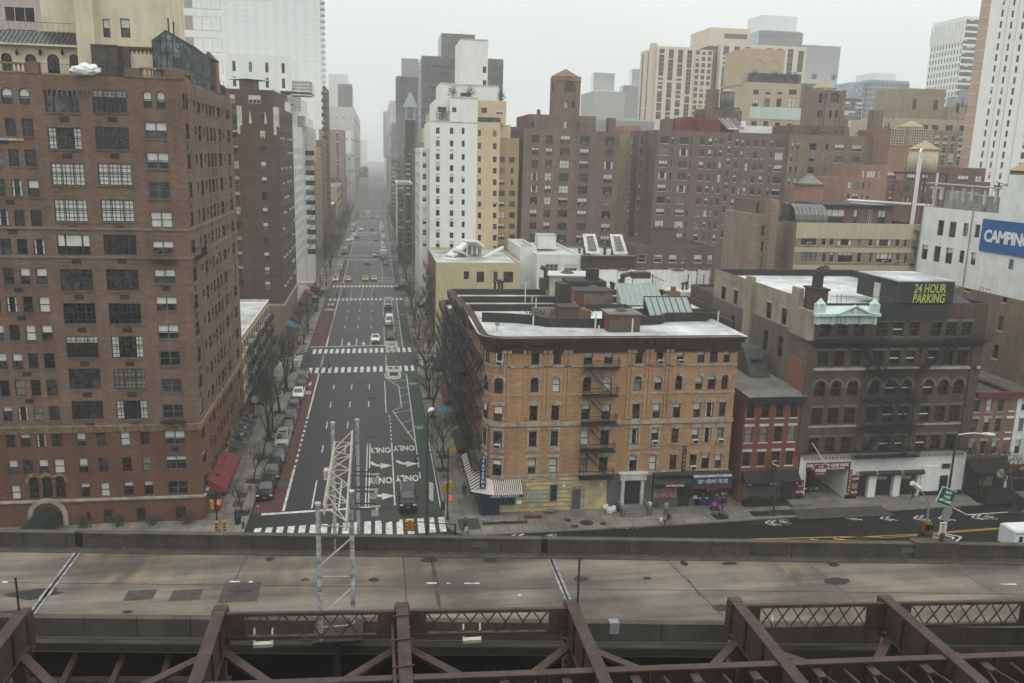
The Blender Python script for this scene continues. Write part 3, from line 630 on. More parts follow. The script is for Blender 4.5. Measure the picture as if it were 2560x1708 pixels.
# rounded corner
b=B(); n=12; cx,cyy=13.5,87.9
arc=[(cx+math.cos(t)*2.0,cyy+math.sin(t)*2.0) for t in [math.pi+math.pi/2*i/n for i in range(n+1)]]
for i in range(n):
 p,q=arc[i],arc[i+1]; b.poly([(p[0],p[1],4.3),(q[0],q[1],4.3),(q[0],q[1],19.4),(p[0],p[1],19.4)]); b.poly([(p[0]+.04,p[1]+.04,0),(q[0]+.04,q[1]+.04,0),(q[0]+.04,q[1]+.04,4.3),(p[0]+.04,p[1]+.04,4.3)],1)
K.put('rounded_corner',b,[OR,YEL],True)
for tdeg,sel in((194,0),(248,1)):
 t=R(tdeg)
 for j,(z0,z1) in enumerate(kr):
  h=z1-z0; me,_,_=win_mesh(1.0,h,'dh '+('sill','ring arch','hood sill','surr','surr')[j],FRN,TRIM,0,0); p=Vector((cx+math.cos(t)*2.03,cyy+math.sin(t)*2.03,z0))-K.off
  o=link('window',me,K.root,p,t+R(90)); link('pane',pane_mesh(1.0,h,'arch' if j==1 else '','cdhgt'[j],0),o)
  if j in(0,3) and sel: link('air_conditioner',ACME,K.root,p+Vector((0,-.02,.02)),t+R(90))
def kring(z0,z1,d,mat,name,y1=97.3):
 """moulding that follows west face, rounded corner and south face"""
 b=B(); pts=[(11.5,y1)]+[(cx+math.cos(t)*2.0,cyy+math.sin(t)*2.0) for t in [math.pi+math.pi/2*i/n for i in range(n+1)]]+[(39.35,85.9)]
 out=[(11.5-d,y1)]+[(cx+math.cos(t)*(2+d),cyy+math.sin(t)*(2+d)) for t in [math.pi+math.pi/2*i/n for i in range(n+1)]]+[(39.35+ (d*.5),85.9-d)]
 for i in range(len(out)-1):
  p,q,pi,qi=out[i],out[i+1],pts[i],pts[i+1]
  b.poly([(p[0],p[1],z0),(q[0],q[1],z0),(q[0],q[1],z1),(p[0],p[1],z1)]); b.poly([(p[0],p[1],z1),(q[0],q[1],z1),(qi[0],qi[1],z1),(pi[0],pi[1],z1)]); b.poly([(pi[0],pi[1],z0),(qi[0],qi[1],z0),(q[0],q[1],z0),(p[0],p[1],z0)])
 q=out[-1]; b.poly([(39.35,85.9,z0),(q[0],q[1],z0),(q[0],q[1],z1),(39.35,85.9,z1)])
 K.put(name,b,mat)
kring(18.2,18.55,.18,COR,'cornice_moulding'); kring(18.55,19.25,.35,COR,'cornice'); kring(19.25,19.75,.75,COR,'cornice'); kring(19.75,20.0,1.0,COR,'cornice')
# roof sheet running over the cornice
b=B(); out=[(10.5,97.3)]+[(cx+math.cos(t)*3.02,cyy+math.sin(t)*3.02) for t in [math.pi+math.pi/2*i/n for i in range(n+1)]]+[(39.9,84.88)]+[(39.9,97.3)]
inn=[(11.6,97.3)]+[(cx+math.cos(t)*1.6,cyy+math.sin(t)*1.6) for t in [math.pi+math.pi/2*i/n for i in range(n+1)]]+[(39.3,86.4)]+[(39.3,97.3)]
for i in range(len(out)-1): p,q,pi,qi=out[i],out[i+1],inn[i],inn[i+1]; b.poly([(p[0],p[1],20.06),(q[0],q[1],20.06),(qi[0],qi[1],19.66),(pi[0],pi[1],19.66)]); b.poly([(p[0],p[1],20.0),(q[0],q[1],20.0),(q[0],q[1],20.06),(p[0],p[1],20.06)])
b.poly([(x,y,19.66) for x,y in inn]); K.put('roof',b,WROOF)
b=B(); rb_=[PY('kb',x,480,85).x for x in(320,480,492,600,612,735,745,1075,1180,1215,1275,1310)]
for x in rb_: b.box(x-.14,x+.14,84.9,85.6,19.2,19.7)
K.put('cornice_bracket',b,COR)
for z,d in((PY('kb',800,616,85.9).z,.1),(PY('kb',1100,768,85.9).z,.07)): kring(z-.12,z+.05,d,TRIM,'string_course')
z=PY('kb',1100,925,85.9).z; kring(z-.3,z+.2,.16,TRIM,'string_course'); z=PY('kb',1350,1205,85.9).z; kring(z-.06,z+.12,.12,TRIM,'string_course')
for xa,xb in((355,372),(378,395),(472,487),(488,500),(583,600),(605,622),(697,712),(718,735),(1055,1070),(1076,1092),(1152,1170),(1175,1192),(1268,1283),(1288,1303)):
 u0,u1=PY('kb',xa,560,85.9).x,PY('kb',xb,560,85.9).x; b=B(); z1=PY('kb',800,525,85.9).z+.3; z0=PY('kb',800,925,85.9).z+.2
 b.box(u0,u1,85.8,85.91,z0+.5,z1-.6); b.box(u0-.05,u1+.05,85.74,85.91,z0,z0+.5); b.box(u0-.12,u1+.12,85.66,85.91,z1-.65,z1,1); K.put('pilaster',b,[OR,TRIM])
# fire escape on the street face
fz=[PY('kb',880,y,85.9).z for y in(620,772,925,1080,1228)]
fu=K.cols(k,'S','kb',640,[(800,990)])[0]; fire_escape(K,k,'S',fu[0],fu[1],fz,1.25,True,plain('iron_rust_black',(.03,.02,.018),.7))
# avenue side fire escapes
fire_escape(K,kw,'W',88.6,95.6,fz,1.2,True)
# roof furniture of the tenement row
BK=worn('dark_brown_render',(.075,.065,.058),.2,.7); BH=worn('brown_siding',(.20,.135,.09),.12,1,.8)
def rp(x,y,z): return PZ('k',x,y,z)
b=B(); pts=[rp(150,690,19.6),rp(420,700,19.6),rp(560,712,19.6),rp(700,735,19.6),rp(1160,745,19.6),rp(1480,720,19.6),rp(1640,712,19.6),rp(1690,690,19.6),rp(2080,685,19.6),rp(2260,770,19.6)]
for p,q in zip(pts[:-1],pts[1:]):
 a_=Vector((p.x,p.y,19.6)); c_=Vector((q.x,q.y,19.6)); b.beam(a_+Vector((0,0,1.15)),c_+Vector((0,0,1.15)),.3,1.2)
K.put('parapet',b,BK)
bh=B(); p=rp(1215,780,19.6); q=rp(1470,775,19.6); bh.box(p.x,q.x,p.y,p.y+3.2,19.6,21.6); bh.box(p.x-.15,q.x+.15,p.y-.15,p.y+3.4,21.6,21.75,1)
bo=K.put('stair_bulkhead',bh,[BH,GROOF]); b=B(); b.box(p.x-.06,p.x,p.y+.7,p.y+1.6,19.66,21.4); link('door',b.mesh('door',plain('red_door',(.42,.05,.04),.5)),bo)
b=B(); cxx=(p.x+q.x)/2; b.cyl(cxx,p.y+1.7,21.75,22.1,.75,8,0,.3); K.put('skylight',b,FRB)
for x,y,h in((580,720,1.2),(1100,765,1.9),(1130,780,.9),(1410,780,1.7),(2128,715,1.7)):
 p=rp(x,y,19.66); pipe(K,p.x,p.y,19.6,h,.09)
p=rp(1020,700,19.66); b=B(); b.box(p.x-.5,p.x+.5,p.y-.4,p.y+.4,20.3,21.3)
for sx in(-.45,.45): b.bar((p.x+sx,p.y,19.6),(p.x+sx,p.y,20.3),.04,4)
K.put('rooftop_cooler',b,worn('rusty_casing',(.30,.16,.09),.3,2))
def dish(bl,x,y,z,r=.35,s=1):
 b=B(); n=12; rim=[]; c0=Vector((x,y,z+.7)); ax=Vector((.3*s,-.7,.6)).normalized(); u_=ax.orthogonal().normalized(); v_=ax.cross(u_)
 rim=[c0+(u_*math.cos(2*math.pi*k/n)+v_*math.sin(2*math.pi*k/n))*r+ax*.1 for k in range(n)]
 for k in range(n): b.poly([c0,rim[k],rim[(k+1)%n]]);
 b.bar((x,y,z),c0,.03,4); b.bar(c0,c0+ax*.5,.015,3); bl.put('satellite_dish',b,plain('dish_grey',(.25,.26,.27),.4))
p=rp(275,765,19.66); dish(K,p.x,p.y,19.66,.3)
# ground floor
b=B(); gx=lambda x,y=1300: PY('kb',x,y,85.9).x
b.box(gx(940,1260),gx(1180,1260),85.85,86,0,4.35); K.put('grey_stone_front',b,worn('grey_paint_stone',(.20,.205,.205),.15,1))
b=B(); # portal
px0,px1=gx(1010),gx(1135);
for x in(px0,px1-.35): b.box(x,x+.35,85.45,85.9,.5,3.6)
b.box(px0-.2,px1+.2,85.3,85.9,3.6,4.3); b.box(px0-.35,px1+.35,85.2,85.9,4.3,4.45)
po=K.put('portal',b,STW); b=B(); b.box(px0+.35,px1-.35,85.78,85.84,.5,3.6); link('door',b.mesh('door',BLK),po)
b=B()
for i in range(4): b.box(px0-.1,px1+.1,83.4+i*.4,85.9,.15+i*.12,.15+(i+1)*.12)
for x in(px0-.35,px1+.1): b.box(x,x+.25,83.3,85.9,.15,1.1)
K.put('stoop',b,worn('stoop_stone',(.26,.26,.25),.2,1))
# yellow bar front
b=B(); w0,w1=gx(262,1380),gx(420,1380); b.box(w0,w1,85.82,85.9,1.0,2.9)
n=4; BLU=worn('blue_paint',(.03,.17,.30),.15,1,.6); ww=(w1-w0)/n
o=K.put('bar_window',b,BLU)
for i in range(n): b=B(); b.box(w0+ww*i+.12,w0+ww*(i+1)-.12,85.79,85.83,1.15,2.75); link('pane',b.mesh('pane',GL),o)
x0_,x1_=gx(615,1340),gx(655,1340); b=B(); b.box(x0_,x1_,85.82,85.96,1.3,3.2); o=K.put('bar_window',b,BLU); b=B(); b.box(x0_+.12,x1_-.12,85.79,85.83,1.42,2.2); b.box(x0_+.12,x1_-.12,85.79,85.83,2.32,3.08); link('pane',b.mesh('pane',GL),o)
x0_,x1_=gx(738,1370),gx(785,1370); b=B(); b.box(x0_-.15,x1_+.5,85.88,85.96,0.15,2.95,1); b.box(x0_,x1_,85.84,85.9,0.15,2.6); K.put('steel_door',b,[plain('grey_door',(.14,.14,.14),.5),TRIM])
b=B() # rustication grooves
for i in range(7): b.box(gx(455),gx(735),85.9,85.945,.6+i*.5,.65+i*.5)
K.put('rustication',b,worn('groove',(.36,.28,.14),.2,1))
b=B(); x=gx(515,1400); n=10
for r_ in(.75,1.1):
 for k in range(n): t0,t1=math.pi*k/n,math.pi*(k+1)/n; b.bar((x+math.cos(t0)*r_,85.9,.5+math.sin(t0)*r_),(x+math.cos(t1)*r_,85.9,.5+math.sin(t1)*r_),.05,4)
K.put('blind_arch',b,TRIM)
LB=plain('letter_pale_blue',(.42,.5,.5),.6)
for s_,y in(('UNDER',1327),('THE',1348),('BRIDGE',1366)):
 p=PY('kb',535,y,85.9); text(s_,.62,LB,K.root,Vector((p.x,85.86,p.z))-K.off,bold=.012)
for x in(487,690,898):
 p=PY('kb',x,1278,85.9); b=B(); b.bar((p.x,85.9,p.z+.3),(p.x,85.5,p.z+.2),.025,4); b.cyl(p.x,85.5,p.z-.1,p.z+.15,.16,8,0,.08); K.put('wall_lamp',b,STW)
# striped awning wrapping the corner
aw=B(); SA,SB=worn('stripe_cream',(.62,.57,.48),.1,1,.8),plain('stripe_navy',(.045,.045,.085),.7); NV=plain('navy_valance',(.015,.03,.11),.6)
x0_,x1_=12.2,gx(455,1300); zt_,zb=3.95,2.9; n=30
for i in range(n):
 xa,xb=x0_+(x1_-x0_)*i/n,x0_+(x1_-x0_)*(i+1)/n; aw.poly([(xa,84.2,zb),(xb,84.2,zb),(xb,85.88,zt_),(xa,85.88,zt_)],i%2)
aw.box(x0_,x1_,84.17,84.23,zb-.35,zb,2)
y0_,y1_=85.4,97
for i in range(30):
 ya,yb=y0_+(y1_-y0_)*i/30,y0_+(y1_-y0_)*(i+1)/30; aw.poly([(9.9,ya,zb),(9.9,yb,zb),(11.6,yb,zt_),(11.6,ya,zt_)],i%2)
aw.box(9.87,9.93,y0_,y1_,zb-.35,zb,2); aw.poly([(9.9,85.4,zb),(x0_,84.2,zb),(x0_+.8,85.88,zt_),(11.6,86.6,zt_)],0); aw.poly([(9.9,85.4,zb-.35),(x0_,84.2,zb-.35),(x0_,84.2,zb),(9.9,85.4,zb)],2)
ao=K.put('striped_awning',aw,[SA,SB,NV]); text('UNDER THE BRIDGE',.34,LB,ao,(gx(350,1300),84.15,zb-.17),bold=.01)
b=B(); b.box(10.9,11.35,86,97,.15,2.9); b.box(11,13,85.2,86.6,.15,2.7); K.put('glass_vestibule',b,plain('navy_frame',(.015,.03,.1),.4))
p=PY('kl',143,1100,84.9); b=B(); b.box(p.x-.32,p.x+.32,84.8,85.0,p.z-1.7,p.z+1.7); so_=K.put('blade_sign',b,plain('sign_blue',(.01,.05,.2),.5))
for i,ch in enumerate('TAVERNA'): text(ch,.48,plain('letter_white',(.7,.7,.68),.5),so_,(p.x,84.78,p.z+1.4-i*.46),bold=.01)
# shops on the right
def shop(bl,x0,x1,y,z0,z1,mat,s_,size,tm,d=1.0,zc=None,name='shop_awning',dz=.5,ts=1,**kw):
 b=B(); b.poly([(x0,y-d,z0+dz),(x1,y-d,z0+dz),(x1,y,z1),(x0,y,z1)]); b.box(x0,x1,y-d-.03,y-d+.02,z0,z0+dz); b.poly([(x0,y-d,z0+dz),(x0,y,z1),(x0,y,z0)]); b.poly([(x1,y-d,z0+dz),(x1,y,z1),(x1,y,z0)])
 o=bl.put(name,b,mat)
 if s_: text(s_,size,tm,o,((x0+x1)/2,y-d-.05,zc if zc else z0+dz/2),bold=.012,sx=ts,**kw)
 return o
WL=plain('letter_white',(.7,.7,.68),.5)
gz=worn('deli_green',(.02,.05,.03),.2,1,.6); xa,xb,xc=gx(1183),gx(1395),gx(1608)
o=shop(K,xa,xb,85.85,2.75,4.1,gz,None,.3,WL,1.0); b=B(); xm=(xa+xb)/2; b.box(xm-1.1,xm+1.2,84.78,84.82,2.85,3.25); link('sign_board',b.mesh('sign_board',plain('sign_red',(.35,.02,.03),.5)),o); text('Mei Flower Shop',.3,WL,o,(xm+.15,84.75,3.05),bold=.008)
o=shop(K,xb+.05,xc,85.85,2.75,3.9,plain('sign_blue2',(.03,.06,.25),.5),'SM NEWS PLUS',.66,WL,1.0,3.35,dz=1.1,fit=3.5)
b=B(); b.box(xb+.05,xc,84.78,84.83,2.55,2.78); link('sign_strip',b.mesh('sign_strip',plain('sign_red',(.35,.02,.03),.5)),o); b=B(); b.box(xb+.05,xc,84.9,85.85,3.86,4.15); link('white_trim',b.mesh('white_trim',STW),o)
b=B(); b.box(xa,xc+.1,84.9,85.85,4.15,4.3); K.put('shop_roof_ledge',b,TAR)
b=B(); b.box(xa,xc,85.7,85.86,.15,2.8); fo=K.put('shop_front',b,FRB)
rs=random.Random(5)
cols_=[(.5,.08,.1),(.55,.5,.4),(.08,.1,.4),(.6,.6,.6),(.5,.25,.1),(.1,.3,.2)]
for i in range(26):
 x=xb+.2+rs.random()*(xc-xb-.9); z=.3+rs.random()*2; b=B(); b.box(x,x+.2+rs.random()*.3,85.66,85.7,z,z+.15+rs.random()*.25); link('poster',b.mesh('poster',plain('poster_%d'%(i%6),cols_[i%6],.6)),fo)
b=B(); b.box(xa+.2,xa+3,85.66,85.7,1.2,2.6); link('poster',b.mesh('poster',worn('poster_pink',(.5,.3,.28),.5,4)),fo)
b=B(); b.box(xa+.15,xa+3.1,85.6,85.7,.15,1.1); b.box(xb+.0,xb+1.3,85.6,85.7,.15,1.0); link('stall_riser',b.mesh('stall_riser',FRG),fo)
b=B(); b.box(xc-4,xc-.2,85.6,85.7,.2,.95); link('ad_panel',b.mesh('ad_panel',plain('ad_blue',(.03,.05,.25),.5)),fo)
p=PY('kb',1362,1130,85); b=B(); b.box(p.x-.22,p.x+.22,84.7,84.85,p.z-1.5,p.z+1.5); o=K.put('flower_sign',b,gz)
for i,ch in enumerate('FLOWER'): text(ch,.4,plain('letter_yellow',(.55,.5,.2),.5),o,(p.x,84.68,p.z+1.2-i*.47))
K.done()
# ---- next houses along the avenue behind the tenement
fz2=[z-1.2 for z in fz]
def avb(name,label,y0,y1,z1,mat,roof,ffz,x1=34,green=None,esc=True,rows_=5,cm=None):
 Bq=Bld(name,label,group=None); v=Bq.vol(11.5,x1,y0,y1,0,z1,mat,roof=roof,par=.9,cop=cm or BK)
 n=max(2,int((y1-y0)/2.4))
 for i in range(n):
  for j in range(rows_): z=4.3+j*(z1-5)/rows_; yy=y0+(y1-y0)*(i+.5)/n; Bq.win(v,'W',yy-.5,yy+.5,z+.6,z+2.3,st='dh sill',sm=TRIM,mix='dark',rec=.15)
 Bq.band(v,'W',z1-1.2,z1-.1,.7,COR,'cornice')
 if esc: fire_escape(Bq,v,'W',y0+1,y1-1,[4.3+j*(z1-5)/rows_ +.2 for j in range(rows_)][::-1],1.2,True,green)
 return Bq,v
# ================================================================ right-hand block, continued
DKB=brick('brick_dark',(.19,.125,.10),(.12,.08,.065),.3,(.13,.10,.09)); REDB=brick('brick_red',(.36,.115,.07),(.27,.08,.05),.15,(.25,.09,.06)); GRN=plain('green_iron',(.03,.10,.075),.6)
q1,v1=avb('row_building','orange brick walk-up behind the corner tenement, with stepped parapet and a white roof strip',97.6,108,19.6,OR,WROOF,fz,33)
K2=q1
roofbox(q1,22,24.5,99.5,102,18.7,20.6,BH,BPAR,'roof_block');
b=B(); p=rp(570,640,19.2); q=rp(1020,640,19.2); b.box(p.x,q.x,p.y,p.y+.3,18.7,20.3); o=q1.put('graffiti_wall',b,worn('pale_render',(.34,.29,.23),.15,1)); text('SKEN  VAF  NOYZ',1.1,plain('spray_black',(.03,.03,.03),.6),o,((p.x+q.x)/2,p.y-.04,19.6),shear=.2)
b=B(); p=rp(945,560,19); b.box(p.x,p.x+5,p.y,p.y+3.5,18.7,21); b.box(p.x-.2,p.x+5.2,p.y-.2,p.y+3.7,21,21.15,1); o=q1.put('stair_bulkhead',b,[worn('tan_render',(.27,.23,.18),.3,1),BPAR]); b=B(); b.cyl(p.x+2.6,p.y+1.7,21.15,21.6,1.1,8,0,.4); link('skylight',b.mesh('skylight',FRB),o); b=B(); b.box(p.x-.03,p.x+1,p.y-.05,p.y+1.5,18.7,20.9); link('red_cladding',b.mesh('red_cladding',worn('rust_red',(.3,.09,.05),.2,1)),o)
for x,y,h in((602,600,1.8),(672,595,.8),(925,595,1.2)): p=rp(x,y,18.7); pipe(q1,p.x,p.y,18.7,h)
q1.done()
q2,v2=avb('row_building','dark parapeted walk-up with green fire escapes, second behind the corner tenement',108.3,118.5,18.9,DKB,WROOF,fz,46,GRN)
b=B(); p=rp(870,560,18); b.box(p.x,p.x+5.5,p.y,p.y+4.5,18,21.6); b.box(p.x+3,p.x+4.6,p.y+1,p.y+2.4,21.6,23.2); b.box(p.x-1.3,p.x,p.y,p.y+3,18,21.2); q2.put('stair_bulkhead',b,BK)
def skyl(bl,x0,y0,w,d,z,h,m=None):
 b=B(); b.poly([(x0,y0,z),(x0+w,y0,z),(x0+w,y0+d,z+h),(x0,y0+d,z+h)],1); b.poly([(x0,y0,z),(x0,y0+d,z+h),(x0,y0+d,z)]); b.poly([(x0+w,y0,z),(x0+w,y0+d,z+h),(x0+w,y0+d,z)]); b.poly([(x0,y0+d,z),(x0,y0+d,z+h),(x0+w,y0+d,z+h),(x0+w,y0+d,z)])
 n=max(3,int(w/.8))
 for k in range(n+1): x=x0+w*k/n; b.bar((x,y0,z+.05),(x,y0+d,z+h+.05),.06,4)
 for q in(0,1): b.bar((x0,y0+d*q,z+h*q+.05),(x0+w,y0+d*q,z+h*q+.05),.07,4)
 return bl.put('skylight',b,[m or STW,plain('skylight_glass',(.30,.36,.35),.3)])
p=rp(1330,560,18); skyl(q2,p.x,p.y,6,3.4,18.2,2.6)
p=rp(1560,660,18); skyl(q2,p.x,p.y,6.2,3.2,18.2,2.2,FRB)
for x,y in((1690,540),(1680,590),(1840,610)): p=rp(x,y,18); dish(q2,p.x,p.y,18.3,.6)
for x,y,h in((512,530,3),(570,530,1),(808,530,1.5),(828,530,2),(1285,530,1),(1485,600,1)): p=rp(x,y,18); pipe(q2,p.x,p.y,18,h)
b=B(); p=rp(1750,520,18); b.box(p.x-.9,p.x+.9,p.y-.7,p.y+.7,18,19.6); b.cyl(p.x,p.y,19.6,20.3,.45,8); q2.put('chimney',b,worn('clay',(.36,.21,.12),.2,1))
q2.done()
q3,v3=avb('row_building','black roofed walk-up with cluster of dark vents, third behind the corner tenement',118.8,131,18.0,DKB,WROOF,fz,46)
b=B(); p=rp(720,470,17.5); b.box(p.x,p.x+6.5,p.y,p.y+5,17.2,20.6); b.box(p.x-.3,p.x+6.8,p.y-.3,p.y+5.3,20.6,20.75,1); b.cyl(p.x+3.2,p.y+2.5,20.75,21.3,1.2,8,2,.4); q3.put('stair_bulkhead',b,[worn('pale_yellow_render',(.52,.47,.33),.2,1),WROOF,FRB])
def vents(bl,x,y,z,n,s=1):
 b=B(); r_=random.Random(int(x*7+y))
 for k in range(n):
  xx,yy,h=x+r_.uniform(-1.2,1.2),y+r_.uniform(-.8,.8),r_.uniform(.8,1.7)*s; b.cyl(xx,yy,z,z+h,.2,8); b.cyl(xx,yy,z+h,z+h+.28,.34,8)
 bl.put('roof_vent',b,plain('vent_black',(.04,.035,.032),.6),)
p=rp(255,425,17.2); vents(q3,p.x,p.y,17.2,4); p=rp(1250,440,17.2); vents(q3,p.x,p.y,17.2,4); b=B(); b.bar((p.x+1.5,p.y,18.2),(p.x+1.5,p.y,20.2),.4,8); b.bar((p.x+1.5,p.y,20),(p.x+3.2,p.y+.4,20.3),.4,8); b.box(p.x+3,p.x+6,p.y-.8,p.y+.8,19.6,20.6); q3.put('duct',b,plain('duct_black',(.045,.04,.037),.6))
p=rp(680,470,17.2); b=B(); b.box(p.x-.9,p.x+.7,p.y-.8,p.y+.8,18.4,20); b.bar((p.x,p.y,20),(p.x,p.y,21.6),.35,8); b.bar((p.x,p.y,21.4),(p.x-.8,p.y,21.8),.35,8)
for sx in(-.8,.6): b.bar((p.x+sx,p.y,17.2),(p.x+sx,p.y,18.4),.05,4)
q3.put('exhaust_fan',b,worn('rusty_casing2',(.16,.10,.07),.3,2))
p=rp(745,470,17.2); b=B(); b.box(p.x-.5,p.x+.5,p.y-.4,p.y+.4,18.5,19.3); q3.put('fan_motor',b,plain('green_motor',(.05,.1,.06),.5))
p=rp(525,410,17.2); dish(q3,p.x,p.y,17.6,.6); q3.done()
q4,v4=avb('row_building','low white roofed walk-up with pale front, fourth behind the corner tenement',131.3,138,13.6,STW,WROOF,fz,24,GRN,True,4); q4.done()
q5,v5=avb('row_building','grey fronted walk-up with white roof standing just before the cross street',138.3,149,13.2,worn('tan_front',(.36,.33,.28),.2,1),WROOF,fz,28,GRN,True,4); q5.done()
# white walled rear buildings south of the cross street
WP=worn('white_painted_brick',(.74,.75,.72),.08,.5,.85,(.63,.63,.6),True,.06)
for i,(xa,xb,za) in enumerate(((1180,1700,13.8),(1700,2105,13.4))):
 p=PY('k',xa,440,136);q=PY('k',xb,440,136)
 r=Bld('rear_house',('white painted rear house with bitten parapet','white painted rear house with tall white chimneys')[i]+' between the dark roofs and the grey building',group=None)
 v=r.vol(p.x,q.x,136,149,0,PY('k',xa+20,440,136).z,WP,roof=WROOF,par=0)
 hz=PY('k',xb,250,149).z; r.vol(p.x,q.x,148.4,149,v.z1,hz,WP,par=0); r.vol(p.x,p.x+.4,138,148.4,v.z1,hz-.6,WP,par=0)
 for k in range(2+i):
  x=p.x+(q.x-p.x)*(.35+.33*k); roofbox(r,x,x+1.6,141+k,142.6+k,v.z1,v.z1+3,WP,BPAR,'chimney')
  pipe(r,x+2.2,140,v.z1,2.6,.09,FRN);
 vents(r,p.x+4,139,v.z1,2,1); dish(r,q.x-4,139,v.z1,.5); r.done()
b=B(); p=rp(1620,440,14);q=rp(2080,440,14);
r=Bld('yard_building','low dark brick yard building behind the garage with bare shrubs'); v=r.vol(p.x,q.x+2,125,135.6,0,PY('k',1800,455,125).z,DKB,par=.4); r.reg(v,'S',5,2,1.2,1.8,z0=v.z1-7,st='arch dh',mix='dark'); r.done()
# ---------------- red house
LR=Bld('red_townhouse','red brick four storey house with white lintels, between the tenement and the garage')
v=LR.vol(40.9,48.0,86,99.5,3.9,12.6,REDB,roof=GROOF,par=0); vb_=LR.vol(40.9,48.0,86.05,99.5,0,3.9,REDB,par=0)
cs=LR.cols(v,'S','m2',370,[(316,372),(424,480),(532,586),(636,688)])
for a_,b_ in((310,425),(487,602),(668,775)):
 z0,z1=LR.rows(v,'S','m2',500,[(a_,b_)])[0]
 for u in cs: LR.win(v,'S',*u,z0,z1,st='dh sill lint',fm=FRB,sm=STW,kind='d' if a_>600 or a_<400 else 'dk'[rnd.random()>.3],rec=.15)
LR.band(v,'S',12.0,12.6,.35,BLK,'cornice'); LR.band(v,'S',12.6,12.95,.6,BLK,'cornice')
b=B(); b.poly([(40.9,85.4,12.95),(48,85.4,12.95),(48,99.5,13.3),(40.9,99.5,13.3)]); LR.put('roof',b,GROOF)
b=B(); x0_=44.6; b.poly([(x0_,94,13.1),(x0_+2.6,92.6,13.0),(x0_+2.6,98,13.1),(x0_,98,13.1)]);
b.box(x0_,x0_+2.4,96,98.5,13.1,16.2); b.poly([(x0_,93,13.2),(x0_+2.4,93,13.2),(x0_+2.4,96,16.2),(x0_,96,16.2)]); b.poly([(x0_,93,13.2),(x0_,96,16.2),(x0_,96,13.2)]); b.poly([(x0_+2.4,93,13.2),(x0_+2.4,96,13.2),(x0_+2.4,96,16.2)]); b.box(x0_+.5,x0_+1.9,94.2,94.9,15.0,15.1,1)
LR.put('sloped_bulkhead',b,[worn('grey_board',(.15,.145,.135),.25,1),BLK])
sh=worn('roller_shutter',(.20,.20,.19),.1,2); b=B(); b.box(41.5,46,85.9,86,.3,2.7)
for k in range(14): b.box(41.5,46,85.86,85.9,.4+k*.17,.5+k*.17)
LR.put('roller_shutter',b,sh); b=B(); b.box(46.2,47.6,85.9,86,.2,2.7); LR.put('shop_entrance',b,BLK)
o=shop(LR,41.1,47.9,86,2.65,4.0,worn('awning_black',(.018,.018,.02),.2,1,.7),'YUCOMIS',.26,WL,1.3,dz=.45); text('344',.2,WL,o,(47.3,84.65,2.87)); text('344',.2,WL,o,(41.6,84.65,2.87))
b=B(); b.box(41.2,46.4,84.6,85.6,.15,.5)
r_=random.Random(4)
LR.put('planter_box',b,BLK); b=B()
for k in range(260):
 x,y=r_.uniform(41.3,46.3),r_.uniform(84.7,85.5); h=r_.uniform(.3,.8); a_=r_.uniform(0,6.3); b.poly([(x,y,.5),(x+.12*math.cos(a_),y+.12*math.sin(a_),.5+h*.6),(x+.05,y,.5+h)])
LR.put('hedge',b,plain('hedge_green',(.02,.03,.015),.8)); b=B(); b.box(46.6,49.2,83.9,85.4,.15,.6); LR.put('entrance_step',b,worn('stoop_stone',(.26,.26,.25),.2,1))
b=B(); b.box(44.3,44.9,85.2,85.35,4.2,6.1); o=LR.put('hanging_banner',b,BLK); text('C',.9,WL,o,(44.6,85.17,5.2)); LR.done()
# ---------------- parking garage
GM=Bld('parking_garage','large dark brick parking garage with black fire escapes, mint cornice and white ground floor')
CRM=worn('cream_side_wall',(.46,.40,.30),.2,.3,.9,(.36,.31,.24),True); GBR=brick('brick_grey_side',(.25,.215,.20),(.18,.15,.135),.25,(.2,.18,.17))
gm0=GM.vol(48.2,69.5,86,115.2,5.6,19.5,DKB,roof=WROOF,par=0,side={'W':GBR}); gm=GM.vol(48.2,69.5,86,115.2,19.5,23.5,DKB,roof=WROOF,par=.9,cop=BPAR,side={'W':CRM}); g0=GM.vol(48.2,69.5,86.05,115.2,0,5.6,WP,par=0,side={'W':GBR})
gm0.roof=TAR
cs=GM.cols(gm0,'S','m2',410,[(790,868),(908,985),(1028,1108),(1190,1270),(1308,1385),(1425,1497),(1580,1655),(1690,1765),(1800,1875)])
rws=GM.rows(gm,'S','m',1200,[(897,1005),(1108,1220)])+GM.rows(gm,'S','m2',1240,[(148,268),(345,465),(560,675)])
for j,(z0,z1) in enumerate(rws):
 vv=gm if z0>=19.5 else gm0
 for i,u in enumerate(cs):
  if j==0 and i==3: u=(u[0],u[1])
  GM.win(vv,'S',*u,max(z0,19.55) if vv is gm else z0,min(z1,19.45) if vv is gm0 else z1,st='dh'+(' arch ring' if j==2 else ' lint sill'),fm=FRN,sm=worn('sooty_stone',(.27,.25,.21),.25,1),kind='d',rec=.35)
for j,(z0,z1) in enumerate(rws):
 for i in(4,5,6):
  if (j==0 and i==4) or j>0:
   b=B(); u=cs[i]; b.box(u[0]+.1,u[1]-.1,86.2,86.24,(z0+z1)/2-.1,(z0+z1)/2+.02); GM.put('white_window_strip',b,WL)
zc0,zc1=GM.rows(gm0,'S','m',1200,[(1015,1085)])[0]
for z,h,d,m in((rws[0][0]-.75,.18,.5,BLK),(zc0+.0,zc1-zc0-.3,.12,worn('black_band',(.035,.038,.045),.15,1)),(rws[1][0]-.45,.3,.2,STONE),(5.6,.35,.25,STONE),(5.95,.12,.4,BLK)):
 GM.band(gm0,'S',z,z+h,d,m)
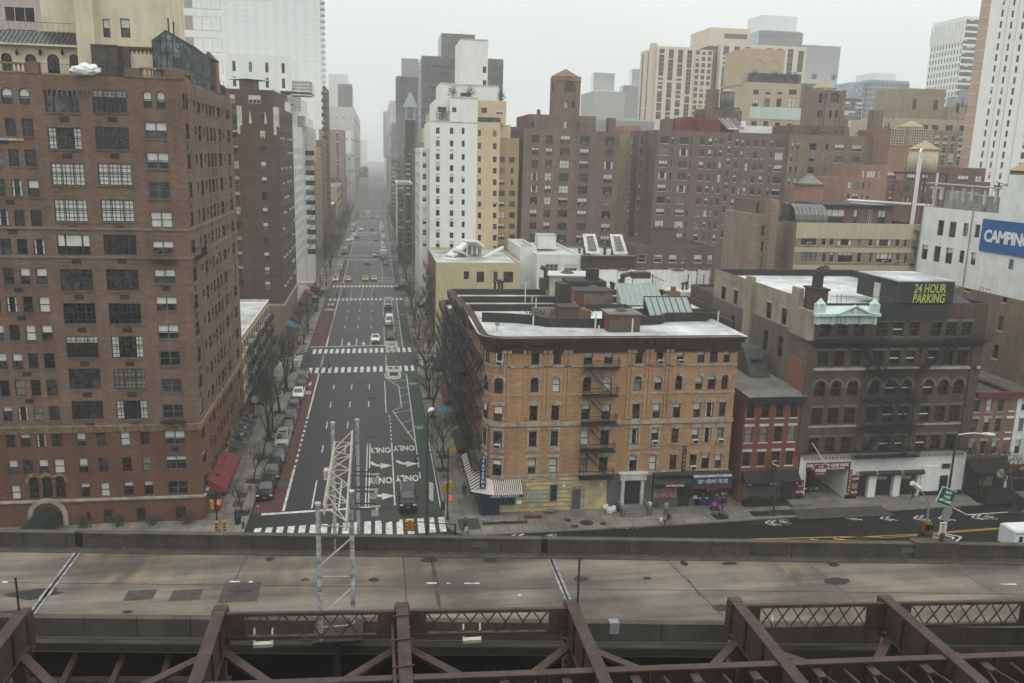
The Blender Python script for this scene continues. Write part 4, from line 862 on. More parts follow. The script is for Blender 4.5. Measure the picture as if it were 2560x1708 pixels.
for z0,z1 in rws[3:]: GM.band(gm0,'S',z0-.35,z0-.15,.1,STONE,u0=cs[0][0]-.3,u1=cs[2][1]+.3); GM.band(gm0,'S',z0-.35,z0-.15,.1,STONE,u0=cs[6][0]-.3,u1=cs[8][1]+.3)
for ug in((cs[0][0]-1.4,cs[0][0]-.45),(cs[2][1]+.5,cs[3][0]-.5),(cs[5][1]+.5,cs[6][0]-.5),(cs[8][1]+.4,cs[8][1]+1.2)):
 b=B(); b.box(ug[0],ug[1],85.8,86.02,6.1,zc0); GM.put('brick_pier',b,DKB)
# black painted sign wall
SL=plain('black_paint',(.028,.032,.036),.6); xA,xB=PY('m',1262,760,85.9).x,PY('m',1790,890,85.9).x; xC,xD=PY('m',1430,600,85.9).x,PY('m',1845,600,85.9).x
b=B(); b.box(xA,xD-.3,85.86,86.02,rws[0][1]+.15,23.6); b.box(xC,xD,85.86,94.0,23.4,26.0); b.box(xC-.1,xD+.1,85.8,94.1,26.0,26.15,1); b.box(xC-.02,xC+.3,85.84,86,23.5,26,2)
o=GM.put('sign_bulkhead',b,[SL,WROOF,DKB]); b=B(); b.box(xC+.32,xD-.02,94,94.05,23.5,26);
YL=plain('sign_yellow_green',(.56,.62,.10),.6)
for s_,x,y in(('24 HOUR',1662,655),('PARKING',1652,728)):
 p=PY('m',x,y,85.8); text(s_,1.45,YL,o,(p.x,85.83,p.z),bold=.02,fit=3.95,shear=.08)
b=B(); p=PX('m',1235,650,xC-.05); b.box(xC-.06,xC,89.2,90.4,22.7,25.3); link('door',b.mesh('door',STW),o)
b=B(); b.box(xC-9.5,xC,86,86.3,22.9,23.3);
# mint cornice
MN=worn('mint_copper',(.60,.72,.68),.12,.8,.7,(.5,.61,.57)); xm0,xm1=48.0,PY('m',1265,830,86).x; zA,zB_,zC_=PY('m',1000,908,86).z,PY('m',1000,850,86).z,PY('m',1000,775,86).z
b=B(); b.box(xm0,xm1,85.75,86.02,zA,zB_); b.box(xm0-.2,xm1+.2,85.3,86.02,zB_,zB_+.35); b.poly([(xm0,85.35,zB_+.35),(xm1,85.35,zB_+.35),(xm1-.1,86.02,zC_),(xm0+.1,86.02,zC_)]); b.box(xm0+.1,xm1-.1,86,86.4,zB_,zC_+.05)
for x in(xm0+.0,xm1-1.0): b.box(x,x+1,85.4,86.2,zB_+.3,zC_+.25); b.bar((x+.5,85.8,zC_+.25),(x+.5,85.8,zC_+.85),.62,4,0,.05)
for k in range(5): x=xm0+.2+(xm1-xm0-.6)*k/4; b.box(x,x+.3,85.55,85.8,zA-.05,zB_)
xm=(xm0+xm1)/2+.6
for (xa_,za_),(xb_,zb_) in(((xm-2.2,zB_+.35),(xm,zB_+1.35)),((xm+2.2,zB_+.35),(xm,zB_+1.35)),((xm-2.2,zB_+.35),(xm+2.2,zB_+.35))): b.beam((xa_,85.1,za_),(xb_,85.1,zb_),.4,.16)
b.poly([(xm-2.1,85.25,zB_+.35),(xm+2.1,85.25,zB_+.35),(xm,85.25,zB_+1.3)]); b.bar((xm,85.2,zB_+.72),(xm,85.05,zB_+.72),.3,10)
n=60
for k in range(n): x=xm0+(xm1-xm0)*k/n; b.box(x,x+.05,85.25,85.3,zB_+.05,zB_+.2)
GM.put('mint_cornice',b,MN)
# side wall features
b=B(); b.box(47.7,48.25,89.2,91.0,19.3,24.7); b.box(47.55,48.25,86.0,89.2,19.3,22.6); b.box(48.1,49.6,86.3,88.8,22.6,24.9,1); b.box(47.95,49.75,86.15,88.95,24.9,25.1,2)
GM.put('chimney_stack',b,[CRM,DKB,BPAR]); b=B(); b.bar((48.9,87.6,25.1),(48.9,87.6,26.4),.62,12);
for k in range(5): t0,t1=R(18*k),R(18*(k+1)); b.bar((48.9+1.0-math.cos(t0)*1.0,87.6,26.4+math.sin(t0)*.6),(48.9+1.0-math.cos(t1)*1.0,87.6,26.4+math.sin(t1)*.6),.62,12)
GM.put('exhaust_cowl',b,worn('dark_metal',(.10,.09,.085),.2,1,.5))
for y0,y1,zt in((101.8,103.8,24.2),):
 b=B(); b.box(47.8,48.25,y0,y1,11,zt); GM.put('wall_pier',b,[CRM])
for xa,xb,ya,yb in((125,160,625,740),(215,247,655,765),(455,495,745,875),(567,607,785,915)):
 u0=gm.uv('W','m',xa,(ya+yb)/2)[0];u1=gm.uv('W','m',xb,(ya+yb)/2)[0]; z1=gm.uv('W','m',xa,ya)[1]; z0=z1-2.6; zz0=max(z0,19.6)
 GM.win(gm,'W',u0,u1,zz0,z1,st='dh lint',fm=FRN,sm=STONE,kind='d',rec=.25)
for xa,xb,ya,yb in((200,230,840,930),(438,475,950,1070),(548,585,995,1120)):
 u0,z1=gm0.uv('W','m',xa,ya);u1,_=gm0.uv('W','m',xb,ya); GM.win(gm0,'W',u0,u1,z1-2.6,z1,st='dh',fm=FRN,kind='d',rec=.25)
b=B(); b.box(48.1,48.22,87.6,91.2,12.9,16.5); b.box(48.1,48.215,86.0,87.6,12.9,15.6); GM.put('red_paint_patch',b,worn('salmon_paint',(.42,.17,.09),.12,.6))
# ground floor
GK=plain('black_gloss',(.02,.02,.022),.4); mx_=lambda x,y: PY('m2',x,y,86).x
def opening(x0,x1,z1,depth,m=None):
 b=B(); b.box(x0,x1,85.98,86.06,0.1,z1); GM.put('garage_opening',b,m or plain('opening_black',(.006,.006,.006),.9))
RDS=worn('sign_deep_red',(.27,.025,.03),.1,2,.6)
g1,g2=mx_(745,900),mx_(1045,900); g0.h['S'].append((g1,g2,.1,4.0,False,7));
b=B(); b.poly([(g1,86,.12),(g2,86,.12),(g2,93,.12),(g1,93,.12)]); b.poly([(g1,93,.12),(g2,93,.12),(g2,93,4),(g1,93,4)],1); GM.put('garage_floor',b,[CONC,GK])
b=B(); b.box(g1-.1,g2+.2,85.85,86,3.85,4.75); o=GM.put('garage_sign',b,RDS); text('WELCOME TO QUIK PARK',.52,WL,o,((g1+g2)/2-.1,85.82,4.42),bold=.012,sx=.85); text('TWO WAY TRAFFIC USE CAUTION',.26,WL,o,((g1+g2)/2,85.82,4.03),bold=.008)
b=B(); b.box(g2+.1,g2+.5,85.8,85.95,.9,3.8); o=GM.put('parking_sign',b,RDS)
for i,ch in enumerate('PARKING'): text(ch,.36,WL,o,(g2+.3,85.78,3.55-i*.38))
pp=Vector((g1+.9,84.6,4.3)); b=B(); b.box(pp.x-.75,pp.x+.75,84.55,84.65,3.5,5.0); o=GM.put('park_blade_sign',b,RDS); text('PARK',.55,WL,o,(pp.x,84.52,4.35),bold=.02); text('QUIK',.28,WL,o,(pp.x,84.52,4.78)); text('24 HOURS',.2,WL,o,(pp.x,84.52,3.95)); b=B(); b.bar((pp.x-.6,86,7.2),(pp.x+.6,84.6,5),.06,5); link('flag_pole',b.mesh('flag_pole',STW),o)
o.rotation_euler=(0,0,0)
for x,z0,z1,t_ in((g1-.75,.9,2.7,'RATES'),(g2+.95,2.3,3.1,'CARS'),(g2+.95,.6,2.25,'16.75')):
 b=B(); b.box(x-.45,x+.45,85.75,85.9,z0,z1); o=GM.put('rate_sign',b,RDS); text(t_,.34,WL,o,(x,85.73,z0+.4),bold=.01);
 for k in range(3):
  if z1-z0>1: text('MONTHLY'[:7-k],.17,WL,o,(x,85.73,z1-.25-.22*k))
gs=[mx_(x,880) for x in(1130,1215,1275,1400,1460,1570)]
for i,(x0_,x1_) in enumerate(((gs[0],gs[1]),(gs[2]-.1,gs[3]),(gs[4]-.2,gs[5]))):
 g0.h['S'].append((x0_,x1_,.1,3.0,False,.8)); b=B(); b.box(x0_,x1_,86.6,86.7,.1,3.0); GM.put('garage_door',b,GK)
 b=B();
 b.bar((x0_-.2,85.8,3.25),(x1_+.5,85.8,3.25),.3,10); o=GM.put('shutter_housing',b,GK); b=B(); b.bar((x0_-.26,85.8,3.25),(x0_-.2,85.8,3.25),.31,10); link('end_cap',b.mesh('end_cap',STW),o)
 if i: b=B(); b.box(x0_+.3,x0_+1.6,86.5,86.58,2.2,2.75); o=GM.put('notice_board',b,STW); text('ALL VEHICLES',.17,GK,o,(x0_+.95,86.47,2.58)); text('MUST STOP',.17,GK,o,(x0_+.95,86.47,2.36))
dx0,dx1=mx_(1735,870),mx_(1790,870); b=B(); b.box(dx0,dx1,85.96,86.06,.15,2.6); GM.put('side_door',b,GK); b=B(); b.box(dx0,dx1+.1,85.96,86.06,3.5,4.1); GM.put('transom_window',b,[GL2])
for q_ in((gs[5]+.4,dx0-.4,85.95,86.06,.7,3.9),(gs[5]+.4,69.4,85.9,86.06,0,.7),(48.2,g1,85.9,86.06,0,.8),(g2,gs[0],85.9,86.06,0,.6)): b=B(); b.box(*q_); GM.put('wall_panel' if q_[5]>3 else 'black_plinth',b,WP if q_[5]>3 else GK)
b=B()
for k in range(46): x=48.6+k*.45; b.box(x,x+.16,85.8,86.0,5.15,5.4)
GM.put('dentil_moulding',b,STONE)
# fire escapes of the garage
zr_=[r_[0]-.35 for r_ in rws]
x5,x6=cs[3][0]-.6,cs[5][1]+1.2
fire_escape(GM,gm,'S',cs[0][0]-.3,cs[3][0]+.4,[zr_[0]],1.1,False); fire_escape(GM,gm,'S',cs[7][0]-.2,69.6,[zr_[0]],1.1,False)
fire_escape(GM,gm0,'S',x5,x6,[zr_[1]],1.1,False)
def stair(z1,z2,xa,xb):
 b=B()
 for yy in(84.95,85.6): b.bar((xa,yy,z1),(xb,yy,z2),.12,4); b.bar((xa,yy,z1+.85),(xb,yy,z2+.85),.045,3)
 for k in range(1,15): q=k/15; b.bar((xa+(xb-xa)*q,84.95,z1+(z2-z1)*q),(xa+(xb-xa)*q,85.6,z1+(z2-z1)*q),.05,4)
 for k in range(8): q=k/8; b.bar((xa+(xb-xa)*q,84.95,z1+(z2-z1)*q),(xa+(xb-xa)*q,84.95,z1+.85+(z2-z1)*q),.02,3)
 GM.put('fire_stair',b,BLK)
stair(zr_[0],zr_[1],cs[2][0]+.1,x5+1.2); stair(zr_[0],zr_[1],cs[7][1]+.2,x6-.6)
stair(zr_[1],zr_[2],x5+1,x6-1.2)
fire_escape(GM,gm0,'S',x5-.2,x6+.2,[zr_[2]],1.1,False); stair(zr_[2],zr_[3],x5+1,x6-1.2)
fire_escape(GM,gm0,'S',x5-.2,x6+.2,[zr_[3]],1.1,False); stair(zr_[3],zr_[4],x5+1.3,x6-1.0); fire_escape(GM,gm0,'S',x5-.5,x6+.2,[zr_[4]],1.1,False)
railing(GM,[(50,86.4,23.3),(xC-.1,86.4,23.3)],.95,1.6,FRG); railing(GM,[(68.2,86.2,23.4),(69.6,86.2,23.4),(69.6,88,23.4)],1.7,.5)
b=B(); b.bar((50.6,85.6,21),(50.6,86.2,24.6),.03,4); b.bar((51.1,85.6,21),(51.1,86.2,24.6),.03,4)
for k in range(12): q=k/12; b.bar((50.6,85.6+.6*q,21+3.6*q),(51.1,85.6+.6*q,21+3.6*q),.02,3)
GM.put('roof_ladder',b,BLK)
b=B(); b.poly([(xD+.1,86.6,25),(xD+3,86.6,23.5),(xD+3,93,23.5),(xD+.1,93,25)]); b.poly([(xD+.1,86.6,25),(xD+.1,86.6,23.4),(xD+3,86.6,23.4)]); GM.put('sloped_skylight',b,worn('seamed_metal',(.28,.31,.33),.2,1,.5))
GM.done()
# ---------------- pink and white row houses
PKB=brick('brick_pink',(.36,.20,.15),(.29,.15,.11),.15,(.3,.2,.16));
for nm,lb,xa,xb,mat,c_,rd in(('row_house','faded pink brick row house with black ground floor awning, beside the garage',69.7,75.3,PKB,[(240,285),(335,380),(425,468)],[(312,408),(462,570),(636,738)]),('row_house','white painted row house with small balconies, at the right edge',75.4,82,WP,[(515,555),(608,650)],[(305,398),(455,562),(625,735)])):
 r=Bld(nm,lb); v=r.vol(xa,xb,86.2,99,0,12.6,mat,roof=GROOF,par=.4,cop=COR); cs=r.cols(v,'S','n',350,c_);
 for z0,z1 in r.rows(v,'S','n',(260,535)[xa>72],rd):
  for u in cs: r.win(v,'S',*u,z0,z1,st='dh sill lint',fm=FRG,sm=mat if xa>72 else STONE,mix='mix')
 r.band(v,'S',12.2,12.9,.5,worn('oxide_red_cornice',(.25,.06,.045),.2,1),'cornice')
 if xa<72:
  o=shop(r,xa+.1,xb-.3,86.2,3.0,4.6,worn('awning_black',(.018,.018,.02),.2,1,.7),None,1,WL,1.8,dz=.3); railing(r,[(xa+.3,89,12.3),(xa+.3,93,12.3),(xb-.2,93,12.3),(xb-.2,89,12.3),(xa+.3,89,12.3)],1.1,.25)
  b=B(); b.box(xa+.2,xb-.2,86.1,86.2,.2,2.9); r.put('shop_front',b,GK); b=B(); b.box(xa+2.2,xa+3.8,86.0,86.1,1.1,2.4); r.put('shop_window',b,plain('warm_interior',(.35,.28,.18),.6))
  b=B(); b.bar((xa+3.2,84.2,3.4),(xa+3.2,84.1,3.4),.55,14); o=r.put('round_sign',b,worn('sign_cream',(.5,.42,.27),.2,2)); b=B(); b.box(xa+.3,xb,82.5,86,.15,.8); r.put('area_wall',b,GK)
 else:
  b=B(); b.box(xa+.3,xb,85.6,86.2,3.0,3.7); o=r.put('shop_sign',b,RDS); text('LOCKSMITH',.5,WL,o,(xa+2.6,85.57,3.35),bold=.01,shear=.2); b=B(); b.box(xa+.3,xb,86.1,86.2,.2,2.9); r.put('shop_front',b,GK)
  o=text('24HR LOCKSMITH',.3,plain('neon_blue',(.1,.4,.5),.5),r.root,Vector((xa+2,86.05,1.9))-r.off); fire_escape(r,v,'S',xa+2.3,xb,[9.4,6.2,3.9],1,True)
 r.done()
# ---------------- tall building with the blue sign
CM=Bld('party_wall_building','tall loft building, white painted above bare tan brick, with a large blue CAMPING sign')
TB=brick('brick_tan_side',(.34,.25,.165),(.25,.18,.12),.3,(.28,.22,.16)); zb=PX('m',1560,505,80).z; zb2=PX('m',2350,680,80).z
v0=CM.vol(80,104,84,115.4,0,22.6,TB,par=0); v=CM.vol(80,104,84,115.4,22.6,33.0,WP,roof=GROOF,par=.7,cop=worn('pink_coping',(.5,.3,.24),.1,1)); v2_=CM.vol(80.02,104,84,PX('wt',1640,560,80).y,33.0,36.5,WP,roof=GROOF,par=.3); CM.vol(80.04,104,84,PX('wt',1710,470,80).y,36.5,38,WP,roof=GROOF,par=.3)
for c_ in((1005,1068,705,865),(1125,1195,720,885),(1268,1320,735,872),(1388,1442,750,885),(840,903,955,1110),(965,1032,972,1135),(1085,1158,990,1155),(1228,1278,1015,1148),(1348,1400,1035,1168),(1738,1790,1108,1215)):
 ym=(c_[2]+c_[3])/2; u0=v.uv('W','wt',c_[0],ym)[0];u1=v.uv('W','wt',c_[1],ym)[0]; xm=(c_[0]+c_[1])/2; z1=v.uv('W','wt',xm,c_[2])[1]; z0=v.uv('W','wt',xm,c_[3])[1]; CM.win(v,'W',u0,u1,max(z0,22.65),z1,st='dh',fm=FRB,mix='mix',rec=.25)
for c_ in((1205,1235,1290,1350),(1295,1355,1320,1440),(1690,1742,1402,1505)):
 ym=(c_[2]+c_[3])/2; u0=v0.uv('W','wt',c_[0],ym)[0];u1=v0.uv('W','wt',c_[1],ym)[0]; xm=(c_[0]+c_[1])/2; z1=v0.uv('W','wt',xm,c_[2])[1]; z0=v0.uv('W','wt',xm,c_[3])[1]; CM.win(v0,'W',u0,u1,z0,min(z1,22.5),st='dh sill',fm=FRB,sm=STW,mix='dark',rec=.25)
for c_ in((2205,2240,645,720),(2170,2205,850,925),(2130,2170,1055,1130)):
 u0,z1=v0.uv('W','m',c_[0],c_[2]);u1=v0.uv('W','m',c_[1],c_[2])[0]; CM.win(v0,'W',u0,u1,z1-1.9,min(z1,22.5),st='dh sill',fm=FRB,sm=STW,mix='dark',rec=.25)
p=PX('wt',1490,690,80);q=PX('wt',1440,1015,80); b=B(); b.box(79.8,80,84.2,p.y,q.z,p.z); o=CM.put('billboard',b,worn('sign_royal_blue',(.015,.16,.47),.08,.6,.5,None,False,.03)); yy=PX('wt',1500,870,80).y
t=text('CAMPING',(p.z-q.z)*.52,WL,o,(79.78,yy,(p.z+q.z)/2-.1),rot=(R(90),0,R(-90)),align='LEFT',bold=.07,sx=.92,space=.9)
b=B(); b.bar((79.9,PX('wt',1380,620,80).y,33),(79.9,PX('wt',1260,1480,80).y,10),.07,6); b.bar((79.85,115.2,33),(79.85,115.2,12),.08,6); CM.put('drain_pipe',b,worn('pipe_grey',(.4,.38,.34),.2,2))
# antennas on the roof
AG=worn('galvanised',(.42,.45,.47),.12,3,.45,None,False); b=B(); r_=random.Random(11)
for y in(114.5,109,104,100):
 b.bar((81,y,33),(81,y,36.2),.08,5)
for z in(33.7,34.4,35.0): b.bar((81,115,z),(81,96,z),.05,4)
for k in range(20): y=115-k; b.bar((81,y,33),(81,y,35),.035,4)
b.beam((80.6,115.5,36.5),(80.6,95,36.2),1.1,.15); CM.put('antenna_frame',b,AG)
for k in range(8): y=114.4-k*2.1+r_.uniform(-.4,.4); z=34+r_.uniform(-.3,.5); b=B(); b.box(80.55,80.85,y-.2,y+.2,z,z+1.9); CM.put('antenna_panel',b,STW)
for k in range(5): y=111-k*3; b=B(); b.box(81.4,83,y,y+1.8,33,34.9+r_.uniform(-.4,.5)); CM.put('equipment_cabinet',b,worn('cabinet_grey',(.5,.52,.5),.1,1))
CM.done()
# ================================================================ left side of the avenue
TAN=brick('brick_tan',(.47,.37,.24),(.38,.29,.185),.18,(.36,.3,.22)); DRK=brick('brick_chocolate',(.20,.125,.09),(.14,.088,.065),.2,(.14,.1,.08)); LGT=brick('brick_light_brown',(.29,.19,.135),(.22,.14,.1),.2,(.2,.15,.12))
BB=Bld('walk_up_building','low tan brick walk-up with white roof and black fire escapes beside the tall brown tower')
v=BB.vol(-40,-18.5,116.2,148.6,0,PX('D',600,712,-18.5).z,TAN,roof=WROOF,par=.35,cop=STW)
for i in range(13):
 u=117.2+i*2.42
 for j in range(4): z=3.9+j*(v.z1-4.4)/4*1.0; BB.win(v,'E',u,u+.95,z+.35,z+1.95,st='dh lint sill',fm=FRB,sm=STW if j!=9 else STONE,mix='dark',rec=.15,ac=.1)
for y0 in(121,131,141): fire_escape(BB,v,'E',y0,y0+4.4,[3.9+j*(v.z1-4.4)/4+.2 for j in range(4)][::-1],1.1,True)
BB.band(v,'E',3.4,3.7,.3,BK,'shop_cornice'); b=B(); b.box(-18.5,-18.35,116.5,148.4,.15,3.3); BB.put('shop_front',b,GK); BB.done()
C=Bld('apartment_tower','chocolate brown brick apartment tower with white capped corners, past the low tan walk-up')
SX=-18.5
cm_=C.vol(SX-7.6,SX,171.5,199.5,0,PY('c3',378,470,171.5).z,DRK,roof=TAR,par=.6,cop=STW); cl=C.vol(-48,SX-7.6,173.2,199.5,0,cm_.z1-.6,LGT,roof=TAR,par=.6,cop=STW,side={'S':LGT})
crw=[(525,585),(632,692),(742,798),(850,908),(957,1015),(1065,1122),(1172,1228),(1278,1332),(1382,1437),(1485,1537)]
cz=C.rows(cm_,'S','c3',268,crw); dz=(cz[0][0]-cz[-1][0])/9; cz+=[(cz[-1][0]-dz*k,cz[-1][1]-dz*k) for k in(1,2)]
cu=C.cols(cm_,'S','c3',660,[(250,290)]); cw=C.cols(cl,'S','c3',660,[(60,147)])[0]
for z0,z1 in cz:
 C.win(cm_,'S',*cu[0],z0,z1,st='dh',fm=FRB,mix='light',rec=.12,ac=.6)
 for dx in(0,-5.2,-10.5): C.win(cl,'S',cw[0]+dx,cw[1]+dx,z0,z1,st='dh two',fm=FRB,mix='light',rec=.12,ac=.7)
 for i,u in enumerate((173.3,176,178,181.5,184,187,190,192.5,195.5,197.5)): C.win(cm_,'E',u,u+.9,z0,z1,st='dh',fm=FRB,mix='dark',rec=.12,ac=.25)
 for f,vv in(('S',cm_),('E',cm_)): C.band(vv,f,z1+.25,z1+.38,.05,LGT)
b=B()
for u in(SX-7.6,SX-.9): b=B(); b.box(u,u+.9,171.42,171.52,cm_.z1-3.6,cm_.z1); b.box(u-.0,u+.5,171.38,171.45,cm_.z1-5.2,cm_.z1-3.6); C.put('white_quoins',b,STW)
b=B()
for u in(SX-5.2,SX-2.4): b.bar((u,171.45,cm_.z1-3.2),(u,171.45,cm_.z1-.9),.3,4,0,.05)
b.box(SX-.05,SX+.06,171.5,172.6,cm_.z1-3.8,cm_.z1); C.put('white_quoins',b,STW)
cp=C.vol(-31.5,SX-1.2,176,196,cm_.z1-.6,PY('c3',280,350,176).z,DRK,roof=TAR,par=.3,cop=BPAR)
u=C.cols(cp,'S','c3',420,[(172,257),(40,75)]); z=C.rows(cp,'S','c3',215,[(388,445)])[0]
for uu in u: C.win(cp,'S',*uu,*z,st='dh three',fm=FRW,kind='h',rec=.1)
p=PY('c3',108,350,180);q=PY('c3',222,350,180); zt=PY('c3',165,275,180).z; b=B(); b.box(p.x,q.x,180,185,cp.z1,zt); C.put('tank_house',b,LGT); b=B(); b.bar(((p.x+q.x)/2,182.5,zt),((p.x+q.x)/2,182.5,zt+.8),4.2,4,0,1.4); C.put('tank_house_roof',b,plain('pale_green_roof',(.35,.42,.38),.5))
b=B(); b.box(SX-9,SX+.12,171.35,199.5,0,8.1); C.put('stone_base',b,brick('base_tan',(.34,.25,.17),None,.2)); C.band(cm_,'E',8.1,8.5,.2,STONE); C.band(cm_,'S',8.1,8.5,.2,STONE)
C.done()
# white stepped building
WB=brick('brick_white',(.70,.70,.66),(.62,.61,.57),.1,(.55,.54,.5)); WB2=worn('white_stucco_far',(.78,.78,.75),.06,.5)
D_=Bld('apartment_tower','white brick art moderne tower with stepped setbacks and ribbed parapets, behind the chocolate brown tower')
zA=PY('c3',490,595,200.5).z; d1=D_.vol(-40,SX-.2,200.2,228,0,zA,WB,roof=GROOF,par=.5);
zt=lambda y,Y=205: PY('c3',560,y,Y).z
d2=D_.vol(-40,SX-1.4,203,228,zA,zt(440,203),WB,roof=GROOF,par=.5); d3=D_.vol(-40,SX-3.5,206,228,d2.z1,PY('c3',440,350,206).z,WB,roof=GROOF,par=.4); d4=D_.vol(-34,PY('c3',470,180,210).x,210,226,d3.z1,PY('c3',350,110,210).z,WB2,roof=GROOF,par=.3)
d5=D_.vol(d4.x1,PY('c3',600,280,211).x,211,227,d3.z1,PY('c3',560,285,211).z,WB,roof=GROOF,par=.3)
D2=Bld('apartment_tower','white tower with dark sash windows and finned corner balconies, beyond the stepped white one')
SXf=SX
dd=D2.vol(-36,SX,229,262,0,PX('c3',690,600,SX).z,WB,roof=GROOF,par=.5); de=D2.vol(-36,SX-1.5,233,262,dd.z1,PY('c3',640,400,233).z,WB,roof=GROOF,par=.5); df=D2.vol(-36,SX-5,240,262,de.z1,PY('c3',560,290,240).z,WB2,roof=GROOF,par=.5)
u=D2.cols(dd,'S','c3',950,[(572,635)])[0]; zr=D2.rows(dd,'S','c3',600,[(775,810),(843,880),(913,948),(985,1020),(1053,1088),(1122,1155),(1190,1225),(1258,1292),(1328,1362),(1395,1430),(1465,1500)])
for z0,z1 in zr:
 for k in(0,-4.6): D2.win(dd,'S',u[0]+k,u[1]+k,z0,z1,st='dh three',fm=FRB,kind='dk'[rnd.random()<.3],rec=.1)
 for i in range(9): D2.win(dd,'E',230+i*3.5,231.6+i*3.5,z0,z1,st='dh',mix='dark',rec=.1)
 for i in range(6): D_.win(d1,'E',201+i*4.4,202.1+i*4.4,z0+.3,z1+.5,st='dh',mix='dark',rec=.1)
 D_.win(d1,'S',SX-1.9,SX-1.1,z0+.2,z1+.4,st='dh',mix='dark',rec=.1); D_.win(d1,'S',SX-3.5,SX-2.7,z0+.2,z1+.4,st='dh',mix='dark',rec=.1)
for vv,bl,n in((de,D2,3),(df,D2,1),(d2,D_,4),(d3,D_,3)): bl.reg(vv,'S',n,1,1.8,1.5,st='dh three',mix='dark',rec=.1,u0=-33)
D_.reg(d4,'S',4,2,.7,2.2,mix='dark',rec=.1,z1=d4.z1-1)
for bl,vv in((D2,de),(D2,dd),(D_,d5),(D2,df)):
 b=B()
 for k in range(5): b.box(vv.x1-4.5,vv.x1+.25,vv.y0-.25,vv.y0+6,vv.z1-.4-k*.75,vv.z1-.1-k*.75)
 bl.put('ribbed_band',b,STW)
b=B()
for k in range(8): y=231+k*4; b.box(SX-.1,SX+.9,y,y+1.6,dd.z1-12,dd.z1-2.5) if k%2 else b.box(SX-.1,SX+.6,y,y+.5,dd.z1-14,dd.z1-2.5)
D2.put('balcony_fins',b,STW)
fl=B(); fl.poly([(SX+.0,203,8),(SX+3.4,202.6,8.3),(SX+3.4,204.6,8.3),(SX,205,8)]); fl.box(SX,SX+3.4,203,203.3,7.6,8.0); D_.put('entrance_marquee',fl,STW)
D_.done(); D2.done()
def tower(name,label,c,xl,xr,yt,Y0,depth,mat,nc=6,nr=12,ww=1.2,wh=1.4,ybot=None,side=None,nside=0,mix='far',roof=None,st='dh',fm=None,x1=None,x0=None,z0w=4,par=.6,extra=None,rec=0,group=None,kind=None,cat='building',hold=False):
 X0=PY(c,xl,yt,Y0).x if x0 is None else x0; X1=PY(c,xr,yt,Y0).x if x1 is None else x1; Z1=PY(c,(xl+xr)/2,yt,Y0).z
 t=Bld(name,label,cat,group); v=t.vol(X0,X1,Y0,Y0+depth,0,Z1,mat,roof=roof or GROOF,par=par)
 zb_=z0w if ybot is None else PY(c,(xl+xr)/2,ybot,Y0).z
 if nc: t.reg(v,'S',nc,nr,ww,wh,z0=zb_,z1=Z1-1.2,st=st,fm=fm or FRG,mix=mix,rec=rec,kind=kind)
 if side and nside: t.reg(v,side,nside,nr,ww,wh,z0=zb_,z1=Z1-1.2,st=st,fm=fm or FRG,mix='dark',rec=rec)
 if not hold: t.done()
 return t,v
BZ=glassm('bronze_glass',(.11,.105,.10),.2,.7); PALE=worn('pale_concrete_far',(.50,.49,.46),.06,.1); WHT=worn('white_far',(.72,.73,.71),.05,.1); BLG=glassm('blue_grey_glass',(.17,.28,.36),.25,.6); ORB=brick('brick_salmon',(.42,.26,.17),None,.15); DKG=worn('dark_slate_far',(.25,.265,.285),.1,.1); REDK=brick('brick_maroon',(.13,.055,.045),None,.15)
# far left glass building with bands
t,v=tower('apartment_tower','pale tower with pinkish spandrels and wide glass bands in the top left corner','a1',-60,395,-160,150,20,worn('pink_spandrel',(.50,.43,.39),.05,.2),0,0,hold=True)
for j in range(6):
 z=v.z1-2.5-j*3.3
 if z<46: break
 for i in range(6): t.win(v,'S',v.x0+1.5+i*5.6,v.x0+5.9+i*5.6,z-1.3,z+.9,st='three',fm=STW,kind='G',rec=.1)
t.done()
# foggy tower with balconies
t,v=tower('residential_high_rise','huge pale high rise dissolving into the fog, stacked balconies down its right edge','D',360,733,-60,1250,90,worn('painted_haze_tower',(.62,.65,.645),.03,.1),16,30,6.2,4.2,None,None,0,hold=True,z0w=60,kind='f',fm=STW); b=B()  # haze fade painted in: wall close to sky tone, pale full-blind panes
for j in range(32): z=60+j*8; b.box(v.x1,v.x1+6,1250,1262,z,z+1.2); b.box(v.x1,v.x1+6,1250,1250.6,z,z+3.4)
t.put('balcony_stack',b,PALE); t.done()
t,v=tower('apartment_tower','dark brown slab with small pale windows rising behind the white towers at left','c3',690,796,325,330,25,DRK,3,22,1.5,1.4,None,'E',4,x1=SX);
t,v=tower('apartment_tower','tan brick apartment block with paired windows, left of the avenue beyond the white tower','c3',712,818,752,266,33,TAN,2,16,1.1,1.3,1440,'E',8,x1=SX,x0=-34,rec=.1,z0w=6,mix='dark')
t,v=tower('apartment_tower','brown brick setback block above the tan one on the left of the avenue','c3',705,770,580,285,20,LGT,2,5,1.2,1.5,700,None,0,x1=SX-3,x0=-34)
t,v=tower('apartment_tower','narrow brown tower behind the tan apartment block, left of the avenue','c3',818,868,705,312,22,brick('brick_dusky',(.33,.25,.18),None,.15),1,15,1,1.3,1250,'E',5,x1=SX,x0=-30)
t,v=tower('glass_tower','pale ribbed tower with blue glass strips fading into fog, left of the avenue','c3',800,893,310,900,60,PALE,6,36,3.4,4.4,700,None,0,mix='blue'); t2,v2b=tower('glass_tower','faint upper stage of a ribbed tower lost in the fog','c3',735,865,240,1300,40,WHT,6,14,6,6,480,None,kind='f')  # upper stage: pale full-blind panes paint in the haze fade
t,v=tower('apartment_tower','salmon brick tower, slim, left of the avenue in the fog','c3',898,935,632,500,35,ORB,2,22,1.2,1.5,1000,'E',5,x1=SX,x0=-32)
t,v=tower('office_block','low pale block with gridded windows at the far end of the avenue on the left','c3',940,1008,885,1000,30,WHT,7,6,2,2.2,960,None,0)
